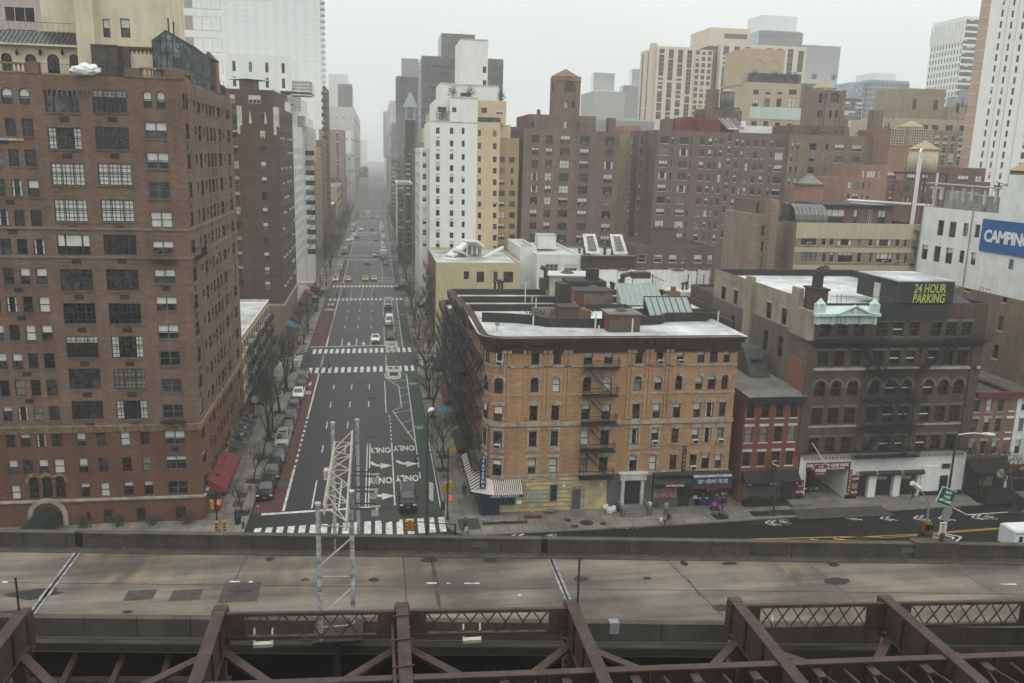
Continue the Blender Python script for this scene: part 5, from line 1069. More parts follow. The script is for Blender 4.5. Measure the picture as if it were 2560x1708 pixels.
t,v=tower('residential_high_rise','ghostly wide high rise in the fog above the far end of the avenue','c3',938,1000,700,1500,30,WHT,0,0)
for k,(y0,y1,z,m,lb) in enumerate(((300,325,13,DRK,'low dark red house with white roof, left of the avenue before the narrow tower'),(335,368,17,REDK,'maroon brick walk-up half hidden by bare street trees on the left'),(376,408,16,LGT,'brown brick walk-up in the haze, third cross street on the left'),(424,484,22,TAN,'tan apartment house in the haze on the left of the avenue'),(500,575,24,DRK,'long brown block fading in fog, far left side of the avenue'),(592,670,38,PALE,'pale grey block nearing the fog end of the avenue, left side'),(690,765,55,WHT,'tall pale block at the fog end of the avenue, left side'),(795,1100,78,PALE,'long pale high row closing the avenue in fog, left side'))):
 t=Bld('avenue_building',lb); v=t.vol(-44,SX-.2*k,y0,y1,0,z,m,roof=WROOF if k<3 else GROOF,par=.5); n=int((y1-y0)/4); t.reg(v,'E',n,4,1.3,1.6,z0=4,mix='dark',rec=0); t.reg(v,'S',4,4,1.2,1.6,z0=4,rec=0); t.done()
# ================================================================ right side of the avenue, from the yellow corner house on
YB=worn('cream_yellow_wall',(.62,.53,.31),.08,.4,.85,None,True,.05); RX=11.7
Q=Bld('corner_house','cream yellow rendered four storey corner house with white roof and a maroon fire escape side')
v=Q.vol(RX,PY('D',1195,600,170).x,170,198,0,17.3,YB,roof=WROOF,par=.4,side={'W':brick('brick_rose',(.42,.28,.22),None,.2)})
for xa,xb in((15,40),(205,247),(300,322),(355,410)):
 for yb,h in((88,2.2),(195,2.2),(300,2.2)):
  u0=PY('kb',xa,110,170).x;u1=PY('kb',xb,110,170).x; z1=PY('kb',xa,yb,170).z
  if xa==15: continue
  Q.win(v,'S',u0,u1,z1-(3.0 if xb-xa>35 else 2.6)*.75,z1,st='dh' if xb-xa<35 else 'three',fm=FRB,kind='d',rec=.2)
u0=PY('kb',132,110,170).x; Q.win(v,'S',u0,u0+1.1,PY('kb',132,130,170).z,PY('kb',132,86,170).z,kind='d',rec=.2)
for j in range(4):
 for i in range(8): Q.win(v,'W',171.5+i*3.3,172.6+i*3.3,4.6+j*3.2,6.5+j*3.2,mix='dark',rec=.15)
fire_escape(Q,v,'W',173,182,[4.3+j*3.2 for j in range(4)][::-1],1.3,True,plain('maroon_iron',(.14,.025,.03),.6)); fire_escape(Q,v,'W',186,194,[4.3+j*3.2 for j in range(4)][::-1],1.3,True,plain('maroon_iron',(.14,.025,.03),.6))
b=B(); b.box(RX+7,RX+17,169.7,170.0,10.1,10.25); b.box(RX+7,RX+17,169.1,169.2,10.1,11.1);
p=PY('st',230,1440,176); b=B()
for xa,ya,xb,yb,w_ in((300,1440,430,1345,1.6),(430,1345,480,1380,2.2),(480,1470,630,1385,.4),(340,1400,430,1450,1.2)):
 a_=PY('st',xa,ya,182);c_=PY('st',xb,yb,186); b.beam(a_,c_,w_*1.4,.5)
Q.put('roof_ductwork',b,WHT); pz_=PY('st',210,1440,172);
for k in range(5): roofbox(Q,RX+6+k*1.1,RX+6.7+k*1.1,186,187,17,19.2+k%2*.8,AG,AG,'antenna_unit')
Q.done()
S1=Bld('apartment_tower','white and apricot painted apartment tower with terraces, its white face on the avenue side')
APR=worn('apricot_paint',(.66,.52,.33),.05,.5,.85,None,True,.05); APD=worn('apricot_deep',(.50,.35,.18),.06,.5,.85,None,True,.05); Y=198.3
WPT=worn('white_tower_paint',(.76,.76,.72),.05,.4,.85,None,True,.04)
f=lambda x,y=1000,YY=Y: PY('st',x,y,YY).x
fz_=lambda y,x=300,YY=Y: PY('st',x,y,YY).z
x0=f(185,640);xa=f(475,640);xb=f(615,640);xc=f(742,725)
s1=S1.vol(x0,xa,Y,222,0,fz_(620,240),WPT,roof=GROOF,par=.6); s1b=S1.vol(f(308,480),xa,Y+.02,222,s1.z1,fz_(475,400),WPT,roof=GROOF,par=.5); s0=S1.vol(f(125,780),x0,Y+2.2,224,0,fz_(782,150),WPT,roof=GROOF,par=.5)
s2=S1.vol(xa,xb,Y,222,0,fz_(630,550),APR,roof=GROOF,par=0); s2b=S1.vol(xa,f(660,500),Y+2,222,s2.z1,fz_(492,560),APR,roof=GROOF,par=.5); s3=S1.vol(xb,xc,Y+2.5,222,0,fz_(722,700),APD,roof=GROOF,par=.5); s3b=S1.vol(xb,f(690,650),Y+3,222,s3.z1,fz_(640,650),APR,roof=GROOF,par=.2)
srow=[(660,698),(738,775),(820,855),(890,925),(960,995),(1030,1064),(1098,1130),(1165,1200),(1234,1268),(1302,1336),(1370,1403)]
for j,(a_,b_) in enumerate(srow):
 for xa_,xb_ in((220,243),(305,327),(378,396)):
  z0,z1=fz_(b_+ (xa_-300)*.02,xa_),fz_(a_+(xa_-300)*.02,xa_); S1.win(s1,'S',f(xa_,a_),f(xb_,a_),z0,z1,st='dh',fm=FRB,mix='dark',rec=.12)
  if xa_==220 or (j%2 and xa_==305):
   uu=(f(xa_,a_)+f(xb_,a_))/2; b=B(); b.box(uu-.45,uu+.45,Y-.05,Y,z0-1.0,z0-.6); S1.put('cooler_grille',b,PALE)
 z0,z1=fz_(b_,560),fz_(a_,560)
 for xa_,xb_ in((478,497),(570,592)): S1.win(s2,'S',f(xa_,a_),f(xb_,a_),z0-.6,z1-.6,st='dh',fm=FRB,mix='dark',rec=.12)
 if j>1:
  for xa_,xb_ in((608,652),(680,715)): S1.win(s3,'S',f(xa_,a_),f(xb_,a_),z0-.6,z1-.6,st='dh two',fm=FRB,mix='mix',rec=.12)
 if j>1: S1.win(s0,'S',f(140,a_),f(166,a_),z0+.2,z1+.3,st='dh',fm=FRW,mix='mix',rec=.12)
 for i in range(6): S1.win(s0,'W',s0.y0+1.5+i*3.4,s0.y0+2.6+i*3.4,z0+.3,z1+.3,mix='dark',rec=.1) if s0.z1>z1+.5 else None
S1.win(s2b,'S',f(505,540),f(540,540),fz_(567,520),fz_(535,520),st='dh two',fm=FRB,kind='g',rec=.1); S1.win(s2b,'S',f(597,550),f(637,550),fz_(577,620),fz_(545,620),st='dh two',fm=FRW,kind='h',rec=.1)
b=B(); b.box(xa,xb,Y-.05,Y+.02,fz_(625,550),fz_(597,550)); S1.put('ribbon_window',b,GL2)
s4=S1.vol(f(345,380),f(630,400),Y+6,222,s1b.z1-.6,fz_(400,480,Y+6),WPT,roof=GROOF,par=.5); s5=S1.vol(f(372,200,Y+9),f(541,120,Y+9),Y+9,222,s4.z1-.6,fz_(118,450,Y+9),WPT,roof=GROOF,par=.3); s6=S1.vol(f(250,400,Y+7),f(345,380,Y+7),Y+7,222,s1.z1-.6,fz_(385,300,Y+7),WPT,roof=GROOF,par=.4)
for xa_,xb_,ya,yb in((508,528,285,325),(508,528,368,405)): S1.win(s5,'S',f(xa_,ya,Y+9),f(xb_,ya,Y+9),fz_(yb,xa_,Y+9),fz_(ya,xa_,Y+9),kind='d',rec=.1)
for xa_,xb_,ya,yb in((230,283,535,565),): S1.win(s1b,'S',f(320,ya),f(345,ya),fz_(565,320),fz_(535,320),kind='g',rec=.1)
s7=S1.vol(f(215,490,Y+3),f(308,490,Y+3),Y+3,222,s1.z1-.6,fz_(490,260,Y+3),WPT,roof=GROOF,par=.4); S1.win(s7,'S',f(232,540,Y+3),f(283,540,Y+3),fz_(563,250,Y+3),fz_(533,250,Y+3),st='three',fm=FRB,kind='g',rec=.1)
S1.win(s4,'S',f(370,450,Y+6),f(435,450,Y+6),fz_(470,400,Y+6),fz_(447,400,Y+6),st='three',fm=FRB,kind='g',rec=.1)
for vv in(s4,s5,s1b,s1,s6): S1.band(vv,'S',vv.z1-.15,vv.z1+.05,.12,STW,'coping')
S1.done()
def shrub(x,y,z,s,label,r_=None):
 t=thing('terrace_shrub',label,'shrub',(x,y,z)); r_=random.Random(int(x*13)); b=B()
 for k in range(220):
  v_=Vector((r_.gauss(0,.45),r_.gauss(0,.45),abs(r_.gauss(.8,.5))))*s; n_=Vector((r_.uniform(-1,1),r_.uniform(-1,1),r_.uniform(-1,1))).normalized()*.16*s; m_=n_.orthogonal().normalized()*.12*s; b.poly([v_-m_,v_+n_,v_+m_])
 part('foliage',b,plain('evergreen',(.045,.06,.035),.8),t); b=B(); b.bar((0,0,0),(0,0,.8*s),.05,5); part('stem',b,FRN,t)
for x,y,YY,s_,lb in((325,465,Y+3,1.3,'clipped evergreen at the foot of the white tower penthouse'),(430,470,Y+4,1.3,'bushy evergreen on the upper terrace of the white tower, beside its door'),(262,610,Y+1.5,1.5,'yellowing bushes on the corner terrace of the white tower'),(620,490,Y+3,1.2,'dark shrub at the apricot end of the tower roof terrace')):
 p=PY('st',x,y,YY); shrub(p.x,p.y,p.z,s_,lb)
# tan block on the avenue and friends (beyond 62nd)
t,v=tower('apartment_tower','tan brick slab with pale corner strip, right of the avenue beside the white tower','c3',1330,1445,720,262,26,brick('brick_camel',(.44,.34,.23),None,.12),0,0,side='W',nside=0,x0=RX,hold=True); t.reg(v,'W',7,20,1.2,1.3,z0=6,mix='light',rec=0); t.vol(RX+3,v.x1,266,288,v.z1,PY('c3',1400,610,266).z,APR,roof=GROOF,par=.3); t.vol(RX+6,v.x1,268,288,v.z1,PY('c3',1420,500,268).z,APR,roof=GROOF,par=.3); t.reg(v,'S',2,1,1,1.3,z0=v.z1-4.5,z1=v.z1-.5,rec=0); t.done()
t,v=tower('apartment_tower','maroon brick apartment block with pale window shades, right of the avenue','c3',1212,1286,760,330,40,REDK,2,16,1.6,1.3,1350,'W',9,mix='light',x0=RX+.4)
t,v=tower('church_tower','dark brick tower with a mint green lantern spire, right of the avenue','c3',1272,1340,560,345,9,REDK,0,0,cat='church tower',hold=True,x0=None); cx_=(v.x0+v.x1)/2; b=B(); z=v.z1; b.box(cx_-2.2,cx_+2.2,346,350,z,z+.6);
for sx in(-1.6,1.6):
 for sy in(346.4,349.6): b.box(cx_+sx-.3,cx_+sx+.3,sy-.3,sy+.3,z+.6,z+5)
b.bar((cx_,348,z+5),(cx_,348,z+11),3,4,0,.1); t.put('lantern_spire',b,worn('verdigris_pale',(.36,.44,.42),.1,.5)); t.reg(v,'S',2,1,1.6,3.4,z0=v.z1-8,st='arch',rec=0,kind='d'); t.done()
t,v=tower('glass_tower','dark slate stepped skyscraper with pale window grid fading upward, right of the avenue','c3',1213,1383,255,640,60,DKG,8,30,4.4,3.6,830,None,0,mix='blue');
t,v=tower('glass_tower','slim upper shaft of the dark slate skyscraper in the fog','c3',1250,1352,132,900,30,DKG,4,8,6,5,262,None,0,mix='blue')
t,v=tower('glass_tower','pale glass slab with fine grid, right of the avenue in deep fog','c3',1162,1215,452,900,40,PALE,5,34,3.2,2.8,850,None,0,mix='blue'); t,v=tower('glass_tower','faint grey glass slab, leftmost on the right side of the avenue in deep fog','c3',1122,1162,500,1300,40,PALE,3,24,6,4,820,None,0,mix='blue')
for xl,xr,yt,Y0,m,lb in((1170,1212,820,470,TAN,'narrow tan building with paired windows, right of the avenue in the haze'),(1120,1170,820,540,DKG,'dark narrow building at the foot of the pale glass slabs'),(1210,1215,1000,300,WHT,'small pale storefront building, right of the avenue')):
 t,v=tower('avenue_building',lb,'c3',xl,xr,yt,Y0,30,m,2,12,1.6,1.5,None,'W',6,x0=RX+.3)
for k,(y0,y1,z,m,lb) in enumerate(((225.5,226.5,5,DRK,''),(292,308,13,TAN,'low tan walk-up on the right of the avenue past the tan slab'),(376,398,15,ORB,'salmon walk-up in haze on the right of the avenue'),(424,465,18,DRK,'brown walk-up in haze on the right of the avenue'),(500,575,40,DKG,'grey block in fog, right side of the avenue'),(592,670,30,PALE,'pale grey block nearing the fog end of the avenue, right side'),(690,765,62,DKG,'tall grey block at the fog end of the avenue, right side'),(795,1100,85,PALE,'long pale high row closing the avenue in fog, right side'))):
 if not lb: continue
 t=Bld('avenue_building',lb); v=t.vol(RX+.2,RX+30,y0,y1,0,z,m,roof=GROOF,par=.5); n=max(3,int((y1-y0)/5)); t.reg(v,'W',n,4,1.3,1.6,z0=4,mix='dark',rec=0); t.reg(v,'S',4,4,1.2,1.6,z0=4,rec=0); t.done()
# bronze glass block
t,v=tower('glass_tower','bronze glass tower with stacked open balconies, behind the white tower','D',968,1155,132,420,36,BZ,9,24,4.6,3.9,None,'W',4,mix='blue',fm=plain('bronze_line',(.22,.2,.17),.5),kind=None,st='',hold=True); v2_=t.vol(PY('D',1013,85,428).x,PY('D',1090,85,428).x,428,450,v.z1,PY('D',1050,78,428).z,BZ,roof=GROOF,par=.3)
b=B()
for j in range(14): z=v.z1-14-j*4.6; xx=PY('D',990,200,420).x; b.box(xx,xx+8,417,420,z,z+.3); b.box(xx,xx+8,416.9,417,z+.1,z+1.5)
t.put('balcony_stack',b,FRG); t.done()
# ---------------- middle row behind the rear houses
R1=Bld('apartment_house','white painted brick apartment house with peeling side wall, behind the dark roofs'); p=PY('k',655,120,172);q=PY('k',980,120,172)
v=R1.vol(PY('k',512,100,172).x,p.x,178,196,0,PY('k',600,60,178).z,WP,roof=WROOF,par=.5); vs=R1.vol(p.x-1,q.x,172,196,0,p.z,WP,roof=WROOF,par=.4)
for a_,b_ in((205,268),(325,390),(445,510)):
 z0,z1=R1.rows(vs,'S','k',780,[(a_,b_)])[0]
 for u in R1.cols(vs,'S','k',235,[(682,788),(843,948)]): R1.win(vs,'S',*u,z0,z1,st='dh three sill',fm=FRW,sm=STW,mix='light',rec=.12)
roofbox(R1,p.x+1,p.x+5,182,186,vs.z1,vs.z1+3,WP,WROOF,'stair_bulkhead'); R1.done()
R2=Bld('row_house_pair','brownstone pair with dark cornice and white framed windows, right of the white painted house'); p=PY('k',982,130,172);q=PY('k',1435,130,172); v=R2.vol(p.x,q.x,172,190,0,p.z,worn('brownstone',(.36,.30,.22),.15,.6),roof=WROOF,par=.3)
cs=R2.cols(v,'S','k',250,[(985,1020),(1060,1095),(1135,1168),(1217,1255),(1290,1325),(1365,1400)])
for a_,b_ in((210,285),(325,400),(440,510)):
 z0,z1=R2.rows(v,'S','k',1200,[(a_,b_)])[0]
 for u in cs: R2.win(v,'S',*u,z0,z1,st='dh surr',fm=FRW,sm=STW,mix='mix',rec=.12)
R2.band(v,'S',v.z1-2.6,v.z1-.4,.5,COR,'cornice'); R2.band(v,'S',v.z1-.4,v.z1,.9,COR,'cornice')
for xk in(1080,1310):
 pp_=PY('k',xk,100,174); b=B(); b.poly([(pp_.x-1.6,173.5,v.z1+.3),(pp_.x+1.6,173.5,v.z1+.3),(pp_.x+1.4,178,v.z1+4),(pp_.x-1.4,178,v.z1+4)]); b.poly([(pp_.x-.9,173.8,v.z1+.9),(pp_.x+.9,173.8,v.z1+.9),(pp_.x+.7,177.3,v.z1+3.6),(pp_.x-.7,177.3,v.z1+3.6)],1); R2.put('roof_skylight',b,[STW,GL2])
vents(R2,PY('k',1010,80,176).x,176,v.z1-.3,5,1.3); vents(R2,PY('k',1220,80,176).x,176,v.z1-.3,5,1.3); R2.done()
R3=Bld('apartment_house','low dark brown brick apartment house with white sash windows, left of the cream stepped block'); p=PY('k',1435,50,174);q=PY('k',2110,60,174); GBB=brick('brick_mauve_brown',(.24,.17,.14),None,.2); v=R3.vol(p.x,q.x,174,194,0,p.z,GBB,roof=TAR,par=.7)
cs=R3.cols(v,'S','k',160,[(1460,1525),(1597,1660),(1722,1782),(1825,1848),(1930,1993),(2045,2080)])
for a_,b_ in((125,190),(238,303),(350,415)):
 z0,z1=R3.rows(v,'S','k',1750,[(a_,b_)])[0]
 for u in cs: R3.win(v,'S',*u,z0,z1,st='dh'+(' two' if u[1]-u[0]>2.5 else '')+' sill',fm=FRW,sm=STW,mix='light',rec=.12,ac=.2)
roofbox(R3,p.x+6,p.x+12,182,188,v.z1-.7,v.z1+3,GBB,BPAR,'stair_bulkhead'); R3.done()
# cream stepped block P with penthouse
P=Bld('apartment_house','tan brick apartment block with cream bands, brick penthouse and a curved conservatory, behind the garage')
CRB=brick('brick_buff',(.44,.36,.24),(.33,.27,.18),.2,(.32,.27,.2)); CRP=worn('cream_paint_band',(.58,.49,.34),.06,.5); PKS=brick('brick_weathered_pink',(.42,.30,.22),(.34,.24,.17),.25)
Yp=131; px=lambda x,y=300,YY=Yp: PY('m',x,y,YY).x; pz_=lambda y,x=1100,YY=Yp: PY('m',x,y,YY).z
v=P.vol(px(680,200),px(1600,200),Yp,146,0,pz_(165,700),CRB,roof=GROOF,par=.7,cop=BPAR,side={'W':PKS})
vl=P.vol(px(365,120,134),px(530,130,134),134,146,0,pz_(105,400,134),CRB,roof=GROOF,par=.6,cop=CRP,side={'W':PKS}); P.vol(px(530,130,134),px(680,150,134),134.5,146,0,v.z1-.3,PKS,roof=GROOF,par=.5)
b=B(); b.box(px(520,60),px(575,60),Yp+1,Yp+3.2,0,pz_(5,545)); P.put('brick_chimney',b,PKS)
for a_,b_ in((252,330),(380,452),(508,580)):
 for xa_,xb_,st in((718,830,'dh three'),(872,897,'dh'),(928,955,'dh'),(988,1095,'dh three'),(1130,1157,'dh'),(1218,1243,'dh'),(1272,1385,'pic'),(1415,1440,'dh'),(1475,1497,'dh')):
  dy=(xa_-718)*.016; z1=pz_(a_+dy,xa_); z0=pz_(b_+dy,xa_); P.win(v,'S',px(xa_,a_),px(xb_,a_),z0,z1,st=st+' sill',fm=FRB,sm=CRP,mix='mix',rec=.15,ac=.25)
for a_ in(187,302,415):
 for xa_,xb_ in((422,447),(500,514)): z1=pz_(a_,xa_,134); P.win(vl,'S',px(xa_,a_,134),px(xb_,a_,134),z1-1.7,z1,fm=FRB,mix='dark',rec=.15)
P.band(v,'S',v.z1-2.6,v.z1,.06,CRP,'cream_band')
for y_ in(365,493): z=pz_(y_); P.band(v,'S',z-.5,z+.3,.06,CRP,'cream_band')
vp=P.vol(px(880,60,137),px(1390,90,137),137,146,v.z1-.7,pz_(45,1100,137),LGT,roof=TAR,par=0)
for xa_,xb_,st in((893,1030,'three dh'),(1098,1123,'dh'),(1200,1232,'two'),(1275,1332,'dh two')): P.win(vp,'S',px(xa_,120,137),px(xb_,120,137),v.z1-.5,v.z1+1.9,st=st,fm=FRB if xa_!=1200 else FRW,mix='light',rec=.1)
b=B(); b.box(vp.x0-.6,vp.x1+.5,136.2,146.2,vp.z1,vp.z1+.25); P.put('penthouse_roof',b,TAR)
b=B(); xg0,xg1=px(630,150,136),px(860,150,136); n=6
for k in range(n):
 t0,t1=R(90*k/n),R(90*(k+1)/n); f0=lambda t:(133.5+2.4*(1-math.sin(t)) if 0 else 136.5-2.6*math.cos(t),v.z1-.5+3.2*math.sin(t)); (ya,za),(yb,zb_)=f0(t0),f0(t1); b.poly([(xg0,ya,za),(xg1,ya,za),(xg1,yb,zb_),(xg0,yb,zb_)])
b.box(xg0,xg1,136.5,139,v.z1-.5,v.z1+2.7)
fr=B()
for k in range(9):
 x=xg0+(xg1-xg0)*k/8
 for j in range(n): t0,t1=R(90*j/n),R(90*(j+1)/n); fr.bar((x,136.5-2.62*math.cos(t0),v.z1-.5+3.22*math.sin(t0)),(x,136.5-2.62*math.cos(t1),v.z1-.5+3.22*math.sin(t1)),.06,4)
o=P.put('conservatory',b,glassm('sunroom_glass',(.14,.15,.15),.2,.6,.8,1.3,.3)); link('frame',fr.mesh('frame',FRG),o)
vq=P.vol(px(365,60,138),px(525,60,138),138,146,vl.z1-.6,pz_(0,440,138),LGT,roof=TAR,par=.2); P.win(vq,'S',px(335,50,138)+1.2,px(355,50,138)+1.2,vl.z1,vl.z1+1.9,rec=.1)
b=B(); p=PY('x',60,1460,148); q=PY('x',135,1345,148); w_=q.x-PY('x',-45,1345,148).x; b.bar((q.x-w_/2,150,20),(q.x-w_/2,150,q.z),w_*.55,6); b.bar((q.x-w_/2,150,q.z),(q.x-w_/2,150,q.z+.25),w_*.64,6,1); b.bar((q.x-w_/2,150,q.z+.25),(q.x-w_/2,150,q.z+1.8),w_*.5,6,1,.4); P.put('salmon_tank_house',b,[worn('salmon_render',(.5,.25,.17),.1,.6),GROOF])
# two fat white pipes over the roof
pw=worn('insulated_pipe',(.7,.7,.68),.08,1,.5); b=B(); a_=PY('wt',80,497,139);c_=PY('wt',590,530,137); b.bar(a_,c_,.22,8); a2_=PY('wt',100,520,139);c2_=PY('wt',590,568,137); b.bar(a2_,c2_,.16,8); b.bar(c_,c_+Vector((7,0,-.3)),.22,8); P.put('roof_pipe',b,pw)
fire_escape(P,v,'S',px(1530,300),px(1590,300),[pz_(y,1550) for y in(225,345,470)],1.0,True)
P.done()
# water tower on steel legs
def water_tower(name,label,c,xl,xr,ytop,ybot,yroof,Y0,zleg,mat,legm=None,rm=None,legx=None):
 a_=PY(c,xl,ybot,Y0);d_=PY(c,xr,ybot,Y0); x=(a_.x+d_.x)/2; r=(d_.x-a_.x)/2; z0=a_.z; z1=PY(c,(xl+xr)/2,ytop,Y0).z; z2=PY(c,(xl+xr)/2,yroof,Y0).z
 t=thing(name,label,'water tower',(x,Y0,0)); b=B(); b.cyl(0,0,z0,z1,r,28,0,r*.96); part('tank',b,mat,t,True); b=B(); b.cyl(0,0,z1,z2,r*1.08,20,0,.12); b.cyl(0,0,z2,z2+.5,.14,8,0,.03); part('tank_roof',b,rm or worn('tank_roof_tan',(.50,.36,.22),.1,1),t)
 b=B()
 for k in range(7): z=z0+(z1-z0)*(k+.5)/7;
 for k in range(8):
  z=z0+(z1-z0)*(k+.3)/8; n=28
  for q in range(n): t0,t1=2*math.pi*q/n,2*math.pi*(q+1)/n; b.bar((math.cos(t0)*(r+.02),math.sin(t0)*(r+.02),z),(math.cos(t1)*(r+.02),math.sin(t1)*(r+.02),z),.02,3,cap=False)
 part('hoop',b,FRG,t)
 b=B(); L=legx or r*1.1
 for sx in(-1,1):
  for sy in(-1,1): b.bar((sx*L,sy*L,zleg),(sx*L*.92,sy*L*.92,z0-.1),.14,4)
 for sx in(-1,1): b.beam((sx*L,-L,z0),(sx*L,L,z0),.3,.35); b.beam((-L,sx*L,z0),(L,sx*L,z0),.3,.35); b.bar((-L,sx*L,zleg+.5),(L,sx*L,z0-.6),.06,4); b.bar((L,sx*L,zleg+.5),(-L,sx*L,z0-.6),.06,4); b.bar((-L,sx*L,(zleg+z0)/2),(L,sx*L,(zleg+z0)/2),.07,4)
 part('leg_frame',b,legm or FRG,t); return t,x,r,z0,z1
wt,x,r,z0,z1=water_tower('water_tower','cream water tank with conical tan roof on rust red legs, white pipes beside it','wt',706,970,-26,207,-118,135,26,worn('tank_cream',(.66,.57,.42),.08,1,.8,None,True),plain('oxide_red_steel',(.16,.035,.025),.6),legx=3.1)
b=B()
for dx,zt_ in((-3.3,z1-.6),(-2.9,z0+2.3),(.9,z0)):
 b.bar((dx*.9,-3.3,26),(dx*.9,-3.3,zt_),.17,8)
b.bar((-3,-3.3,z1-.6),(-2,-2.2,z1),.17,8); part('riser_pipe',b,pw,wt)
# ================================================================ the wall of apartment blocks on the right
BRV=brick('brick_mauve',(.30,.20,.165),(.22,.14,.115),.2,(.22,.16,.14)); BRT=brick('brick_mottled',(.34,.235,.175),(.235,.15,.11),.25,(.24,.18,.14)); BRW=brick('brick_tawny',(.36,.26,.19),(.25,.17,.12),.25,(.26,.2,.15)); REDP=worn('oxide_red_paint',(.33,.07,.045),.1,.5)
T=Bld('apartment_tower','mottled brown brick apartment tower crowned by a slim square arched tank tower')
Y=200; X=lambda c,x,y,YY=Y: PY(c,x,y,YY).x; ZZ=lambda c,x,y,YY=Y: PY(c,x,y,YY).z
v=T.vol(X('st',760,680),X('st',1075,680),Y,226,0,ZZ('st',900,668),BRT,roof=TAR,par=.5); vr=T.vol(X('st',1075,680),X('st',1350,690),Y+.3,226,0,ZZ('st',1200,683),BRV,roof=TAR,par=.5)
def sgrid(bl,v,c,xr,yr,colsx,rowsy,slope=.03,**kw):
 YY=v.y0
 for (a_,b_) in rowsy:
  for cc in colsx:
   xa,xb=cc[0],cc[1]; st=cc[2] if len(cc)>2 else kw.get('st','dh'); dy=(xa-xr)*slope; off=cc[3] if len(cc)>3 else 0
   lean=(a_-yr)*cc[4] if len(cc)>4 else (a_-yr)*kw.get('lean',0); z1=PY(c,xa+lean,a_+dy+off,YY).z; z0=PY(c,xa+lean,b_+dy+off,YY).z
   u0=PY(c,xa,yr+off,YY).x;u1=PY(c,xb,yr+off,YY).x
   if 's' in cc[4:]: z0+=.5
   k={k_:w_ for k_,w_ in kw.items() if k_ not in('lean','st')}
   if v.z0<z0 and z1<v.z1: bl.win(v,'S',u0,u1,z0,z1,st=st,**k)
tr=[(705,752),(783,825),(858,905),(935,985),(1012,1058),(1085,1130),(1162,1205),(1238,1282),(1312,1358),(1388,1432)]
sgrid(T,v,'st',850,880,[(805,847,'dh two sill'),(890,930,'dh two sill'),(977,1037,'dh three sill')],tr,.02,fm=FRB,sm=BRT,mix='mix',rec=.15,ac=.35)
sgrid(T,vr,'st',850,880,[(1097,1155,'dh three sill'),(1250,1305,'dh three sill')],tr,.025,fm=FRB,sm=BRV,mix='mix',rec=.15,ac=.35)
for i in range(4):
 for j in range(9): T.win(v,'W',202+i*6,203.2+i*6,v.z1-4.3-j*2.95,v.z1-2.6-j*2.95,mix='dark',rec=.1)
vp=T.vol(X('st',792,600,203),X('st',1200,610,203),203,222,v.z1-.5,ZZ('st',900,580,203),BRT,roof=TAR,par=.3)
sgrid(T,vp,'st',860,640,[(805,822),(862,882),(930,950),(1003,1022),(1078,1098)],[(620,662)],.02,rec=.1,mix='mix')
tx0,tx1=X('st',950,450,204),X('st',1105,450,204); vt=T.vol(tx0,tx1,204,204+(tx1-tx0),vp.z1-.3,ZZ('st',1030,345,204),BRT,roof=TAR,par=.2)
p=lambda x,y: PY('st',x,y,204)
T.win(vt,'S',p(1008,400).x,p(1072,400).x,p(1040,440).z,p(1040,375).z,st='arch fan',fm=FRN,kind='g',rec=.5)
for a_,b_ in((1007,1032),(1050,1073)): T.win(vt,'S',p(a_,500).x,p(b_,500).x,p(a_,540).z,p(a_,495).z,st='arch',fm=FRB,kind='f' if a_<1010 else 'd',rec=.5)
T.win(vt,'W',206,207.6,p(960,440).z,p(960,375).z,st='arch',kind='d',rec=.4)
b=B(); b.bar(((tx0+tx1)/2,204+(tx1-tx0)/2,vt.z1),((tx0+tx1)/2,204+(tx1-tx0)/2,vt.z1+1.9),(tx1-tx0)*.62,4,0,.1); T.put('pyramid_roof',b,worn('tile_roof',(.34,.2,.14),.15,1)); T.band(vt,'S',vt.z1-1.0,vt.z1,.15,TERR,'arcaded_band')
b=B(); b.box(X('st',848,550,204),X('st',866,550,204),205,206.2,vp.z1,ZZ('st',855,547,204)); T.put('chimney',b,BRT); b=B(); b.box(X('st',1290,600,204),X('st',1330,600,204),205,208,vr.z1-.4,ZZ('st',1310,600,204)); T.put('chimney',b,BRT)
railing(T,[(vr.x1-6,201,vr.z1),(vr.x1,201,vr.z1)],1.1,.5)
T.done()
U=Bld('apartment_house','narrow tan brick building with stone arched windows squeezed between two brown blocks'); v=U.vol(X('st',1345,700,212),X('st',1475,700,212),212,226,0,ZZ('st',1410,702,212),TAN,roof=TAR,par=.3)
sgrid(U,v,'st',1400,1000,[(1403,1420),(1434,1451)],[(740,785),(805,845),(872,905),(932,962),(990,1020),(1048,1078),(1106,1136),(1165,1195),(1222,1255)],.02,lean=-.08,st='dh sill',fm=FRW,sm=STW,mix='mix',rec=.1); U.vol(X('st',1370,650,214),X('st',1475,650,214),214,226,v.z1,ZZ('st',1420,650,214),worn('salmon_band',(.5,.28,.2),.1,1),roof=TAR,par=.3); U.done()
V=Bld('apartment_tower','broad mauve brown brick apartment block with red painted roof houses and two water tanks')
v=V.vol(X('v',240,960),X('v',1198,970),Y,224,0,ZZ('v',600,955),BRV,roof=TAR,par=.5,cop=STW); vc=V.vol(X('v',112,955,207),X('v',240,960,207),207,224,0,ZZ('v',170,950,207),BRV,roof=TAR,par=.5,cop=STW)
vr_=[(990,1042),(1075,1127),(1165,1215),(1253,1303),(1340,1390),(1428,1478),(1515,1560),(1602,1650),(1690,1740)]
wc=[(258,320,'three sill'),(340,355,'dh'),(402,465,'three sill'),(480,492,''),(547,583,'dh sill'),(610,635,'dh sill'),(658,670,''),(692,715,'dh sill'),(752,775,'dh sill',-32),(805,828,'dh sill'),(850,862,''),(885,908,'dh sill'),(938,970,'dh sill'),(993,1018,'dh sill'),(1063,1077,''),(1097,1157,'three sill')]
